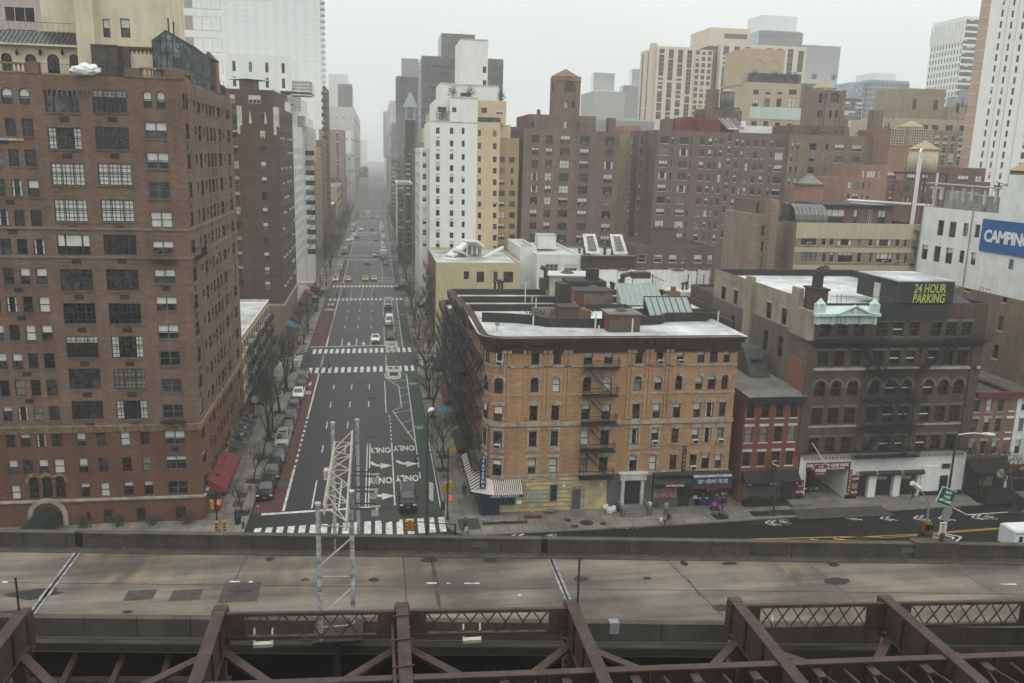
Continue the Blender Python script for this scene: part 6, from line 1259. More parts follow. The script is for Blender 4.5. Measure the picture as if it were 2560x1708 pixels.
sgrid(V,v,'v',290,1100,wc,vr_,.038,fm=FRB,sm=STW,mix='mix',rec=.15,ac=.12)
sgrid(V,vc,'v',150,1100,[(118,132,'dh'),(165,178,'dh')],vr_,.038,fm=FRB,mix='mix',rec=.12)
for (xa,xb,yt,yy,m) in((370,450,868,203,REDP),(445,560,850,205,REDP),(550,695,870,202.5,REDP),(625,850,800,206,BRT),(690,850,860,205.8,REDP),(318,372,862,204,BRT)):
 b=B(); b.box(X('v',xa,900,yy),X('v',xb,900,yy),yy,yy+6,v.z1-.5,ZZ('v',(xa+xb)/2,yt,yy)); V.put('roof_house',b,m)
b=B(); x0_,x1_=X('v',690,900,203),X('v',770,900,203); zt_,zb=ZZ('v',720,855,203),ZZ('v',750,938,201.5); b.poly([(x0_+1.8,201.5,zb),(x1_+1.8,201.5,zb),(x1_,204.5,zt_),(x0_,204.5,zt_)]);
for k in range(4):
 for q in range(5): xx=x0_+1.4+k*1.25; b.poly([(xx-q*.3,201.7+q*.55,zb+.25+q*(zt_-zb)/5.4),(xx+1-q*.3,201.7+q*.55,zb+.25+q*(zt_-zb)/5.4),(xx+.9-q*.3,202.1+q*.55,zb+.75+q*(zt_-zb)/5.4),(xx-.1-q*.3,202.1+q*.55,zb+.75+q*(zt_-zb)/5.4)],1)
V.put('slanted_skylight',b,[STW,GL2])
b=B(); b.box(X('v',840,930,202),X('v',1078,930,202),202,207,v.z1-.4,ZZ('v',960,915,202)); b.box(X('v',850,930,202.5),X('v',880,930,202.5),202.5,204,v.z1,ZZ('v',870,880,202.5)); V.put('white_roof_house',b,WP)
b=B(); b.box(X('v',628,700,208),X('v',690,700,208),208,211,v.z1,ZZ('v',660,648,208)); V.put('chimney',b,BRT); railing(V,[(v.x0+3,200.6,v.z1),(v.x1-16,200.6,v.z1)],.9,.8)
V.done()
water_tower('water_tower','larger grey timber water tank with tan cone on the red roof houses','v',697,793,668,782,645,207,v.z1+3,worn('tank_timber',(.28,.27,.25),.2,2),legx=2.4)
water_tower('water_tower','smaller grey timber water tank behind the red roof houses, left of its bigger twin','v',512,597,797,850,775,212,v.z1,worn('tank_timber',(.28,.27,.25),.2,2),legx=2.2)
W=Bld('apartment_tower','tawny brown brick apartment block with a round arched tank tower, right of the mauve block'); Yw=199
v=W.vol(X('v',1203,980,Yw),X('x',592,1000,Yw),Yw,222,0,ZZ('x',200,985,Yw),BRW,roof=TAR,par=.5,cop=STW)
for c_,xr,cl_ in(('v',1370,[(1215,1230,'dh'),(1255,1272,'dh'),(1348,1395,'dh two sill'),(1465,1480,'dh')]),('x',30,[(10,60,'dh two sill'),(130,147,'dh'),(195,260,'three sill'),(320,385,'three sill'),(478,530,'three sill')])):
 yr=(1070,1075)[c_=='x']; rr_=[(1042,1090),(1127,1175),(1215,1262),(1300,1345),(1385,1430),(1470,1515)] if c_=='v' else [(1042,1090),(1127,1175),(1212,1260),(1297,1340)]
 sgrid(W,v,c_,xr,yr,cl_,rr_,.035,fm=FRB,sm=STW,mix='mix',rec=.12,ac=.2,lean=-.07)
tx0,tx1=X('x',42,780,203),X('x',258,780,203); vt=W.vol(tx0,tx1,203,203+(tx1-tx0)*.8,v.z1-.5,ZZ('x',150,655,203),BRW,roof=TAR,par=.2); p=lambda x,y: PY('x',x,y,203)
for a_,b_,c0,c1 in((72,104,748,675),(160,228,745,668),(50,66,850,800),(70,85,850,800),(90,104,850,800),(148,172,855,800),(195,217,855,800)): W.win(vt,'S',p(a_,(c0+c1)/2).x,p(b_,(c0+c1)/2).x,p(a_,c0).z,p(a_,c1).z,st='arch',fm=FRN,kind='g' if a_ in(160,) else 'd',rec=.5)
b=B(); b.box(p(120,800).x,p(150,800).x,202.7,203,v.z1,vt.z1+.1); b.box(tx0-.2,tx0+.8,202.7,203,v.z1,vt.z1+.1); b.box(tx1-.8,tx1+.2,202.7,203,v.z1,vt.z1+.1); W.put('tower_pier',b,BRW)
b=B(); cx_=p(165,640).x; b.bar((cx_,206.5,vt.z1-.5),(cx_,206.5,vt.z1+.6),2.8,20); b.bar((cx_,206.5,vt.z1+.6),(cx_,206.5,vt.z1+2.7),3.1,20,1,.3); W.put('tank_cap',b,[STW,worn('tank_roof_tan',(.50,.36,.22),.1,1)])
vp=W.vol(X('v',1225,930,202),X('x',270,930,202),202,216,v.z1-.5,ZZ('x',100,915,202),GBB,roof=TAR,par=.2); sgrid(W,vp,'x',50,950,[(20,40),(105,125),(190,210),(240,255)],[(945,965)],.02,rec=.1)
b=B(); b.box(X('x',470,900,205),X('x',540,900,205),205,207.5,v.z1-.4,ZZ('x',510,800,205)); W.put('chimney',b,BRW); b=B(); b.box(X('x',250,900,205),X('x',292,900,205),205,207.5,v.z1-.4,ZZ('x',270,860,205)); W.put('chimney',b,BRW)
railing(W,[(v.x0+2,199.6,v.z1),(v.x1-3,199.6,v.z1)],.9,.8); W.done()
for c_,x,y,s_,lb in(('x',560,985,2.6,'big dark evergreen on the roof terrace right of the tall chimney'),('x',40,960,1.4,'orange leaved bush on the tawny block roof by the tank tower'),('v',1095,955,1.3,'evergreen at the left end of the tawny block roof terrace'),('x',370,985,1.3,'dark bush on the tawny block roof left of the tall chimney')):
 p_=PY(c_,x,y,202); shrub(p_.x,p_.y,v.z1-.4,s_,lb)
# pink-orange and red brown block
XB=Bld('apartment_house','stepped salmon and red brown brick apartment house behind the steel legged water tank'); SAL=brick('brick_salmon_near',(.47,.27,.18),(.38,.21,.14),.15); RBR=brick('brick_red_brown',(.27,.15,.11),(.2,.11,.085),.2)
v1x=XB.vol(X('x',270,1400,176),X('x',565,1400,176),176,190,0,ZZ('x',400,1295,176),SAL,roof=TAR,par=.6,cop=STW); v2x=XB.vol(X('x',380,1250,180),X('x',700,1250,180),180,192,v1x.z1-.6,ZZ('x',520,1197,180),SAL,roof=TAR,par=.4,cop=STW)
v3x=XB.vol(X('x',560,1400,177),X('x',1315,1400,177),177,190,0,ZZ('x',900,1312,177),RBR,roof=TAR,par=.5,cop=STW); v4x=XB.vol(v2x.x1,X('x',1290,1250,181),181,192,v3x.z1-.5,ZZ('x',1000,1215,181),RBR,roof=TAR,par=.4,cop=STW)
sgrid(XB,v1x,'x',300,1350,[(288,312,'dh'),(330,372,'dh two'),(395,408,'dh'),(432,450,'dh')],[(1322,1368),(1405,1440),(1480,1520)],.02,fm=FRB,mix='mix',rec=.1,lean=-.07)
sgrid(XB,v2x,'x',430,1270,[(392,410,'dh'),(425,487,'three'),(510,522,'dh'),(575,642,'three')],[(1240,1292)],.05,fm=FRB,mix='light',rec=.1)
sgrid(XB,v3x,'x',600,1370,[(592,620,'dh sill'),(700,740,'dh two'),(820,860,'dh two'),(885,975,'three'),(1085,1155,'three'),(1220,1262,'two dh')],[(1345,1392),(1430,1475)],.03,fm=FRB,sm=STW,mix='mix',rec=.1,lean=-.07)
sgrid(XB,v4x,'x',730,1290,[(718,785,'three'),(830,870,'two'),(962,1005,'two dh'),(1085,1165,'three'),(1215,1262,'two dh')],[(1262,1310)],.03,fm=FRB,mix='light',rec=.1); XB.done()
# cream terraces beyond
t,v=tower('apartment_house','tan stepped apartment building with long terraces, left of the white tower at the right edge','x',915,1205,955,236,16,TAN,5,5,1.6,1.5,1200,None,0,mix='light',hold=True,fm=FRW,z0w=30); vv=t.vol(X('x',595,900,240),X('x',1190,900,240),240,262,0,ZZ('x',800,862,240),CRP,roof=GROOF,par=.4)
sgrid(t,vv,'x',800,930,[(830,870,'three'),(900,945,'three'),(1000,1050,'three'),(1100,1160,'three')],[(905,945)],.02,mix='dark',rec=.1); railing(t,[(v.x0,236.1,v.z1),(v.x1,236.1,v.z1)],1,.4,FRG)
for a_,b_,c0 in((670,990,645),(1022,1225,778)):
 YY=245+(a_>1000)*8; vz=t.vol(X('x',a_,750,YY),X('x',b_,750,YY),YY,YY+14,vv.z1-.4,ZZ('x',(a_+b_)/2,c0,YY),TAN,roof=GROOF,par=.3); t.win(vz,'S',vz.x0+vz.x1*0+5,0,0,0) if 0 else None
 t.win(vz,'S',vz.x0+(vz.x1-vz.x0)*.28,vz.x0+(vz.x1-vz.x0)*.28+1.2,vv.z1+3,vv.z1+6,fm=FRB,kind='d',rec=.1); t.win(vz,'S',vz.x1-3.6,vz.x1-2.2,vv.z1+3,vv.z1+6,fm=FRB,kind='g',rec=.1)
 if a_>1000:
  for k in range(4): roofbox(t,vz.x0+2+k*4,vz.x0+5+k*4,YY+1,YY+4,vz.z1,vz.z1+3+k%2*2.5,AG,AG,'cooling_unit')
t.done()
L1=Bld('screen_house','brick roof house with pale lattice screens and conical tank cap, left of the terraces'); v=L1.vol(X('x',590,1050,192),X('x',915,1050,192),192,206,0,ZZ('x',750,940,192),SAL,roof=TAR,par=.3,side={'S':SAL})
for a_,b_ in((605,695),(735,900)):
 b=B(); x0_,x1_=X('x',a_,1000,191.8),X('x',b_,1000,191.8); z0_,z1_=ZZ('x',a_,1052,191.8),ZZ('x',a_,938,191.8); n=int((x1_-x0_)/.55); m=int((z1_-z0_)/.55); b.box(x0_,x1_,191.9,192,z0_,z1_,1)
 for k in range(n+1): xx=x0_+(x1_-x0_)*k/n; b.box(xx-.1,xx+.1,191.75,191.85,z0_,z1_)
 for k in range(m+1): zz=z0_+(z1_-z0_)*k/m; b.box(x0_,x1_,191.7,191.74,zz-.1,zz+.1)
 L1.put('lattice_screen',b,[CRP,plain('shadow_gap',(.05,.045,.04),.9)])
b=B(); cx_=X('x',750,900,198); b.bar((cx_,198,v.z1-.4),(cx_,198,v.z1+.8),2.9,20); b.bar((cx_,198,v.z1+.8),(cx_,198,ZZ('x',750,878,198)),3.2,20,1,.2); L1.put('tank_cap',b,[CRP,worn('tank_roof_tan',(.50,.36,.22),.1,1)]); L1.done()
# white tower at the right edge
TW=Bld('residential_high_rise','tall white concrete apartment tower with narrow slot windows, running out of the top right corner'); YT=195
x0t=X('tw',464,700,YT); v=TW.vol(x0t,x0t+60,YT,YT+3.6,0,84,WPT,roof=GROOF,par=.5,side={'W':worn('pink_beige',(.60,.42,.32),.05,.2)}); TW.vol(x0t+22,x0t+60,YT+3.6,YT+28,0,84,WPT,roof=GROOF,par=.5)
us=[(PY('tw',a_,600,YT).x,PY('tw',b_,600,YT).x) for a_,b_ in((567,585),(648,665),(735,755))]
zr0=PY('tw',575,598,YT).z; dz=(zr0-PY('tw',530,1020,YT).z)/5; ztop=PY('tw',575,598,YT).z
for j in range(-7,17):
 z=zr0-j*dz;
 for u in us: TW.win(v,'S',u[0],u[1]+.0,z-1.6,z,st='dh',fm=FRG,mix='far',rec=.2)
 TW.win(v,'S',us[2][1]+4.5,us[2][1]+7.5,z-1.6,z,st='three',fm=FRG,mix='far',rec=.2)
 if j%3==0: TW.band(v,'S',z+1,z+1.12,.03,WHT,'floor_joint')
for u in ((us[0][1]+us[1][0])/2+.3,us[2][0]-1.0,us[2][1]+2.2): b=B(); b.box(u-.3,u+.3,YT-.25,YT+.01,0,83.9); TW.put('concrete_rib',b,WPT)
for j in range(-6,17): z=zr0-j*dz+1; TW.band(v,'W',z,z+.1,.03,WHT,'floor_joint')
TW.done()
t,v=tower('office_tower','pale gridded office tower with square windows and louvred crown, upper right in the fog','tw',300,520,128,460,30,WHT,5,22,2.6,2.4,None,None,0,x0=PY('tw',330,400,460).x,hold=True,z0w=44); v.y1=PX('tw',105,200,v.x0).y; dW=(v.y1-460)/11
zt_=v.z1
for i in range(11):
 for j in range(22):
  z=v.z1-15-j*3.9
  if z<44: break
  t.win(v,'W',460+(i+.25)*dW,460+(i+.75)*dW,z-1.2,z+1.3,st='',fm=PALE,kind='g',rec=.3)
for i in range(12): b=B(); y_=460+(i-.1)*dW; b.box(v.x0-.5,v.x0,y_,y_+dW*.35,v.z1-13,v.z1-2); t.put('crown_fin',b,WHT)
t.done()
# cream slabs in the middle distance
CR2=worn('cream_slab',(.66,.58,.45),.04,.1);
t,v=tower('apartment_tower','long cream apartment slab with dark paired windows, in haze above the mauve block','v',245,515,340,395,26,CR2,4,16,2.4,1.9,870,'W',3,mix='far',st='two',z0w=46,hold=True);
vv=t.vol(PY('v',515,400,402).x,PY('v',645,400,402).x,402,420,0,PY('v',580,362,402).z,CR2,roof=GROOF,par=.5); t.reg(vv,'S',3,16,1.8,1.9,z0=46,st='two',mix='far',rec=0,fm=FRG)
b=B(); x_=PY('v',235,400,398).x; b.box(x_-2.5,x_,397,401,30,PY('v',235,315,398).z); t.put('chimney',b,CR2); t.done()
t,v=tower('apartment_tower','cream apartment slab with wide roof block and louvre band, right of the long slab','v',770,1330,330,400,30,CR2,8,16,2.8,2.0,870,'W',3,st='two',z0w=46,x0=PY('v',700,400,400).x,hold=True); vv=t.vol(PY('v',625,250,404).x,PY('v',915,250,404).x,404,430,v.z1-1,PY('v',770,205,404).z,CR2,roof=GROOF,par=.4); b=B(); b.box(PY('v',730,260,404).x,PY('v',895,260,404).x,403.8,404,PY('v',800,280,404).z,PY('v',800,247,404).z); t.put('louvre_band',b,FRG); t.done()
CH=Bld('apartment_tower','buff brick tower with blank arched top, planted terrace and one pale green painted storey'); YC=234; xx=lambda x,y=700,YY=YC: PY('v',x,y,YY).x; z_=lambda y,x=1050,YY=YC: PY('v',x,y,YY).z
BUF=worn('buff_brick_far',(.58,.46,.31),.06,.3); v0=CH.vol(xx(835),xx(1300),YC,252,0,z_(780),BUF,roof=GROOF,par=.0); v1=CH.vol(xx(905,600),xx(1295,600),YC+.4,252,v0.z1,z_(600),BUF,roof=GROOF,par=.4); v2c=CH.vol(xx(870,450,238),xx(1165,450,238),238,252,v1.z1-.4,z_(355,1000,238),BUF,roof=GROOF,par=.4)
b=B(); b.box(xx(922),xx(1300),YC-.1,YC+.02,z_(865),z_(778)); CH.put('mint_storey',b,worn('mint_wall',(.55,.66,.60),.05,.4))
for (a_,b_),hh in(((650,685),1.4),((715,775),2.4),((825,862),1.6),((880,915),1.6)):
 for xa_,xb_ in((940,980),(1028,1065),(1115,1150),(1200,1255) if a_<800 else (1200,1240)):
  vv=v1 if b_<780 else v0; CH.win(vv,'S',xx(xa_),xx(xb_),z_(b_,xa_),z_(a_,xa_),st='dh two',fm=FRB,mix='mix',rec=.1)
for k in range(2):
 uc=v2c.x0+(v2c.x1-v2c.x0)*(.35+.38*k); b=B(); n=10
 for q in range(n): t0,t1=math.pi*q/n,math.pi*(q+1)/n; b.bar((uc+math.cos(t0)*2.2,237.95,v2c.z1-5+math.sin(t0)*2.2),(uc+math.cos(t1)*2.2,237.95,v2c.z1-5+math.sin(t1)*2.2),.1,4)
 CH.put('blind_arch',b,CRP)
b=B(); b.box(v1.x0+1,v1.x1-.5,YC+1,YC+3,v1.z1-.3,v1.z1+2.6,0); CH.put('sunroom',b,GL2); CH.done()
for k in range(5): x=v1.x0+2+k*6; shrub(x,YC+.9,v1.z1+1.5,1.1,('potted bushes along the buff tower terrace, '+('leftmost','second','middle','fourth','rightmost')[k]+' clump'))
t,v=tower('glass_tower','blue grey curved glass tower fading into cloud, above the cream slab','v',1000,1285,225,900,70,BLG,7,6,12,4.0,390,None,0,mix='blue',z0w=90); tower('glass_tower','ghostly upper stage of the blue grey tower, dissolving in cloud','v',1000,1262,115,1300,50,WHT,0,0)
tower('office_tower','brown grey block with rooftop plant, behind the arched tank tower of the tawny block','v',1310,1480,610,330,20,BRT,4,6,2,1.6,800,None,0)
tower('glass_tower','broad dark tower vanishing into cloud, right of the buff tower','x',-120,240,330,1350,60,DKG,0,0)
t,v=tower('glass_tower','pale blue glass office block with rounded corner, upper right middle distance','x',455,735,585,560,40,BLG,8,9,5.2,3,940,'W',6,mix='blue',st='three',fm=WHT,z0w=50,hold=True); t.vol(PY('x',485,540,566).x,PY('x',640,540,566).x,566,590,v.z1-.5,PY('x',560,532,566).z,WHT,roof=GROOF,par=.4); t.vol(PY('x',310,640,566).x,v.x0,566,600,0,PY('x',390,600,566).z,BLG,roof=GROOF,par=.4); t.done()
tower('apartment_tower','dark brick block with white ribbon windows, left of the pale blue glass block','x',262,395,715,330,20,GBB,3,6,3.2,1.6,940,None,0,mix='light',fm=FRW,st='three')
tower('apartment_tower','grey pale box building right of the arched tank tower','st',1190,1378,438,300,20,worn('pale_green_grey',(.50,.52,.47),.05,.1),0,0,'W' and None)
tower('glass_tower','small pale glass tower right of the grey box building','st',1378,1470,400,900,20,BLG,4,10,8,4,600,None,0,mix='blue')
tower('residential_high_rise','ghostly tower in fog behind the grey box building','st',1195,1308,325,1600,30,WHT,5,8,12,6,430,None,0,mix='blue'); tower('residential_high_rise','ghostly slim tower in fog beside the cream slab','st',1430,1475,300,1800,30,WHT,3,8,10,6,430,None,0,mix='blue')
tower('apartment_house','low grey roofed row between the white tower and the mottled brown tower','st',655,760,655,228,16,BRV,0,0)
tower('apartment_house','long flat roofed pale terrace behind the mottled and mauve blocks','st',1200,1560,618,236,12,worn('grey_green_render',(.42,.43,.39),.06,.3),0,0)
wt2,_,_,_,_=water_tower('water_tower','grey slatted water tank with tan cone, cut by the right edge of the picture','wt',1765,2060,195,365,80,103,36.5,worn('tank_timber',(.28,.27,.25),.2,2),BLK,legx=2.6)
# ================================================================ ground, roads, pavements
ASP=asphalt('asphalt',(.014,.0128,.012),.3,.5); ASP2=asphalt('asphalt_worn',(.022,.0205,.0195),.25,.52)
def ground_mat():
 m=worn('city_ground',(.09,.088,.083),.3,.02,.9,None,False,.15); return m
b=B(); b.poly([(-2500,-300,-.02),(2500,-300,-.02),(2500,4000,-.02),(-2500,4000,-.02)]); struct('ground',b,ground_mat())
def sidewalk_mat():
 m,t,bs=newmat('pavement_flags'); g=N(t,'NewGeometry'); L=t.links.new
 bt=N(t,'TexBrick'); bt.offset=0; bt.inputs['Scale'].default_value=1; bt.inputs['Brick Width'].default_value=1.5; bt.inputs['Row Height'].default_value=1.5; bt.inputs['Mortar Size'].default_value=.035; bt.inputs['Bias'].default_value=0
 bt.inputs['Color1'].default_value=(.215,.195,.168,1); bt.inputs['Color2'].default_value=(.155,.14,.12,1); bt.inputs['Mortar'].default_value=(.07,.065,.06,1); L(g.outputs['Position'],bt.inputs['Vector'])
 n1=N(t,'TexNoise'); n1.inputs['Scale'].default_value=.18; n1.inputs['Detail'].default_value=7; n1.inputs['Roughness'].default_value=.7; L(g.outputs['Position'],n1.inputs['Vector'])
 r1=N(t,'MapRange'); r1.inputs[1].default_value=.35; r1.inputs[2].default_value=.65; r1.inputs[3].default_value=.45; r1.inputs[4].default_value=1.15; L(n1.outputs['Fac'],r1.inputs[0])
 mm=N(t,'Mix',data_type='RGBA',blend_type='MULTIPLY'); mm.inputs[0].default_value=1; L(bt.outputs['Color'],mm.inputs[6]); L(r1.outputs[0],mm.inputs[7])
 v=N(t,'TexVoronoi'); v.inputs['Scale'].default_value=1.6; L(g.outputs['Position'],v.inputs['Vector']); r2=N(t,'MapRange'); r2.inputs[1].default_value=.04; r2.inputs[2].default_value=.07; r2.inputs[3].default_value=.55; r2.inputs[4].default_value=1; L(v.outputs['Distance'],r2.inputs[0])
 m2=N(t,'Mix',data_type='RGBA',blend_type='MULTIPLY'); m2.inputs[0].default_value=1; L(mm.outputs[2],m2.inputs[6]); L(r2.outputs[0],m2.inputs[7]); L(m2.outputs[2],bs.inputs['Base Color']); bs.inputs['Roughness'].default_value=.85; return m
FLAG=sidewalk_mat(); KRB=worn('kerb_stone',(.30,.29,.27),.2,.8); PNT=worn('road_paint_white',(.62,.62,.58),.28,1.6,.7,(.36,.36,.34),False,.2); PNY=worn('road_paint_yellow',(.62,.38,.045),.2,1.6,.7,None,False,.15); BUSR=worn('bus_lane_red',(.175,.052,.048),.25,.5,.8,(.115,.045,.042),False,.2); BIKE=worn('bike_lane_green',(.06,.115,.088),.25,.5,.8,(.042,.066,.056),False,.2)
CL,CRt=-13.75,7.05
b=B()
def sheet(b,x0,x1,y0,y1,z,mi=0): b.poly([(x0,y0,z),(x1,y0,z),(x1,y1,z),(x0,y1,z)],mi)
sheet(b,CL-2,CRt+2,60,1200,.0); ave=struct('road',b,ASP)
xst=[(153.4,163.2),(231,243),(317,322.5),(368,374),(412,421),(488,496),(579,587),(676,684),(770,790)]
b=B(); sheet(b,-400,500,40,84,.004); cs_=struct('road',b,ASP)
for y0,y1 in xst: b=B(); sheet(b,-300,400,y0-1.5,y1+1.5,.004); struct('road',b,ASP2 if y0<160 else ASP)
# pavements with kerbs: one slab per city block
ys=[80.6]+[y for p in xst for y in p]+[1200]
def slab(x0,x1,y0,y1,r=3.2,left=True,curb=False):
 """pavement slab, corners towards the avenue rounded"""
 pts=[]; n=6
 if left: cs=[(x1-r,y0+r,-90,0),(x1-r,y1-r,0,90)];
 else: cs=[(x0+r,y1-r,90,180),(x0+r,y0+r,180,270)]
 pts=[(x0,y0)] if left else [(x1,y1)]
 for cx_,cy2,a0,a1 in cs: pts+=[(cx_+math.cos(R(a0+(a1-a0)*k/n))*r,cy2+math.sin(R(a0+(a1-a0)*k/n))*r) for k in range(n+1)]
 pts.append((x0,y1) if left else (x1,y0))
 if curb: pts[-1:]=[(31.3,80.95),(40.5,81.45),(51.4,81.9),(65.5,82.75),(75.7,83.15),(x1,83.2)]
 b=B(); b.prism(pts,-.01,.15)
 c_=(sum(p[0] for p in pts)/len(pts),sum(p[1] for p in pts)/len(pts));
 o=struct('pavement',b,FLAG)
 k=B()
 for p,q in zip(pts[:-1] if 1 else pts,pts[1:]):
  d=Vector((q[0]-p[0],q[1]-p[1],0));
  if d.length<.01: continue
  nn=Vector((-d.y,d.x,0)).normalized()*.16; k.poly([(p[0],p[1],.154),(q[0],q[1],.154),(q[0]+nn.x,q[1]+nn.y,.154),(p[0]+nn.x,p[1]+nn.y,.154)]); o2=Vector((-nn.x,-nn.y,0))*.02; k.poly([(p[0]+o2.x,p[1]+o2.y,0),(q[0]+o2.x,q[1]+o2.y,0),(q[0]+o2.x,q[1]+o2.y,.154),(p[0]+o2.x,p[1]+o2.y,.154)])
 struct('kerb',k,KRB,o)
for i in range(0,len(ys)-1,2): slab(-300,CL,ys[i],ys[i+1],3,True); slab(CRt,400,ys[i],ys[i+1],3,False,i==0)
b=B(); sheet(b,-300,CL-.5,40,66,.15); struct('pavement',b,FLAG)
# dark wet patches and asphalt repairs on pavement
for x0,x1,y0,y1,m in((8.3,10.6,81.8,84.6,TAR),(46,57.5,80.9,83.6,worn('driveway',(.13,.12,.105),.3,.3,.8))): b=B(); sheet(b,x0,x1,y0,y1,.158); struct('pavement_patch',b,m,ave)
def line(b,p,q,w,z=.012,mi=0):
 p=Vector((p[0],p[1],0));q=Vector((q[0],q[1],0)); d=(q-p).normalized(); n_=Vector((-d.y,d.x,0))*w/2; b.poly([(p.x-n_.x,p.y-n_.y,z),(q.x-n_.x,q.y-n_.y,z),(q.x+n_.x,q.y+n_.y,z),(p.x+n_.x,p.y+n_.y,z)],mi)
def mark(name,b,m=None): return struct(name,b,m or PNT,ave)
# bus lane (three stretches) and bike lane
XB_=-10.35
def lanepoly(name,xa,xb,y0,y1,m):
 b=B(); sheet(b,xa,xb,y0,y1,.008); mark(name,b,m)
blk=[(88.3,147.6),(169.4,224),(257.5,312),(329,366),(378,410),(425,486),(500,578)]
for y0,y1 in blk: lanepoly('bus_lane',CL+.15,XB_,y0,y1,BUSR); lanepoly('bike_lane',5.05,CRt-.15,y0-1.5,y1+2,BIKE)
# lane lines
for i,(y0,y1) in enumerate(blk):
 b=B()
 if i==0: line(b,(XB_,88.8),(XB_,101.5),.28); line(b,(XB_,123),(XB_,148.5),.22); [line(b,(XB_,101.9+k*2),(XB_,102.9+k*2),.26) for k in range(11)]
 elif i==1: line(b,(XB_,170),(XB_,180),.26); [line(b,(XB_,181+k*2),(XB_,181.9+k*2),.24) for k in range(11)]; line(b,(XB_,203),(XB_,225),.24)
 else: line(b,(XB_,y0),(XB_,y1),.24)
 mark('lane_line',b)
 for x in(-7.35,-4.4,-1.5):
  b=B()
  if i==0 and x!=-1.5: line(b,(x,89.2),(x,97.5),.16)
  if i==1: line(b,(x,170.5),(x,177.5),.16)
  y=y0+ (19 if i<2 else 4)
  if i==0: y=107.0
  while y<y1-1:
   if not(i==0 and x==-1.5 and y<118): line(b,(x,y),(x,y+3.1),.15)
   y+=10.2 if i<3 else 12
  mark('lane_line',b)
 b=B(); x=1.75
 if i==0: line(b,(x,89.2),(x,110.5),.16); line(b,(1.15,124.3),(1.1,142.5),.14); [line(b,(1.72-.05*max(0,k-4),111.5+k*1.75),(1.72-.05*max(0,k-4),112.4+k*1.75),.17) for k in range(7)]
 elif i==1: line(b,(1.35,170),(1.35,190),.12); line(b,(1.35,203),(1.35,223),.12)
 else: line(b,(1.6,y0),(1.6,y1),.14)
 mark('lane_line',b)
 b=B()
 if i==0: line(b,(4.98,97.0),(4.98,147),.16); line(b,(6.8,88),(6.8,112),.12)
 else: line(b,(4.98,y0),(4.98,y1+2),.16)
 mark('lane_line',b)
b=B(); line(b,(-1.5,89.3),(-1.5,110.3),.14); line(b,(-1.15,89.3),(-1.15,110.3),.14); mark('double_line',b)
# hatched buffer near right
b=B(); pts=[(5.0,110),(2.15,125.2),(3.55,127.0),(3.45,139.0),(1.35,144.5),(1.2,148)]
for p,q in zip(pts[:-1],pts[1:]): line(b,p,q,.14)
for y in(115,119.5,124.5,129.5,133.6,138,142.5,147):
 xa={115:4.0,119.5:3.2,124.5:2.3,129.5:3.5,133.6:3.5,138:3.4,142.5:2.2,147:3.2}[y]; line(b,(xa,y-.6),(5.0,y+1.0),.12)
for k in range(12): line(b,(3.6,171+k*4.4),(5,172.4+k*4.4),.12)
line(b,(3.6,177),(3.6,224),.12); mark('hatching',b)
# stop lines, crosswalks
for pts in (((-12.6,88.1),(0.2,89.0),.5),((-13.4,169.7),(1.2,170.9),.4),((-12.9,257.2),(5,257.6),.4)): b=B(); line(b,pts[0],pts[1],pts[2]); mark('stop_line',b)
def cross(xa,xb,y0,y1,n,w=.62,skip=()):
 b=B()
 for k in range(n):
  if k in skip: continue
  x=xa+(xb-xa)*(k+.5)/n; dy=(x-xa)*.05; b.poly([(x-w/2,y0+dy,.013),(x+w/2,y0+dy+.02,.013),(x+w/2,y1+dy+.02,.013),(x-w/2,y1+dy,.013)])
 mark('crosswalk',b)
cross(-13,7.2,80.9,84.6,18,.68); cross(-12.6,6.8,148.6,152.5,17,.6); cross(-12.9,6.8,163.7,167.6,18,.6); cross(-13,6.8,225,228.6,18,.62); cross(-13.2,6.8,248,251.8,19,.62)
for y0,y1 in((312.6,315.2),(325,327.6),(365.5,367.6),(375,377.5),(410,412.5),(423,425.5),(485.6,488),(498,500.6),(577,579.5),(588,591),(674,677)): cross(-12.6,6.8,y0,y1,16,.6)
for xa,xb in((-18.2,-14.2),(7.6,11.2)):
 b=B();
 for k in range(9): line(b,(xa,153.9+k*1.05),(xb,153.9+k*1.05),.5)
 mark('crosswalk',b)
for x in(-10.35,1.5): b=B(); [line(b,(x,153.3+k*1.6),(x,154+k*1.6),.3) for k in range(6)]; mark('guide_dots',b)
for x in(-10.35,-7.3,-4.4,-1.5): b=B(); [line(b,(x,229.5+k*1.6),(x,230.3+k*1.6),.22) for k in range(11)]; mark('guide_dots',b)
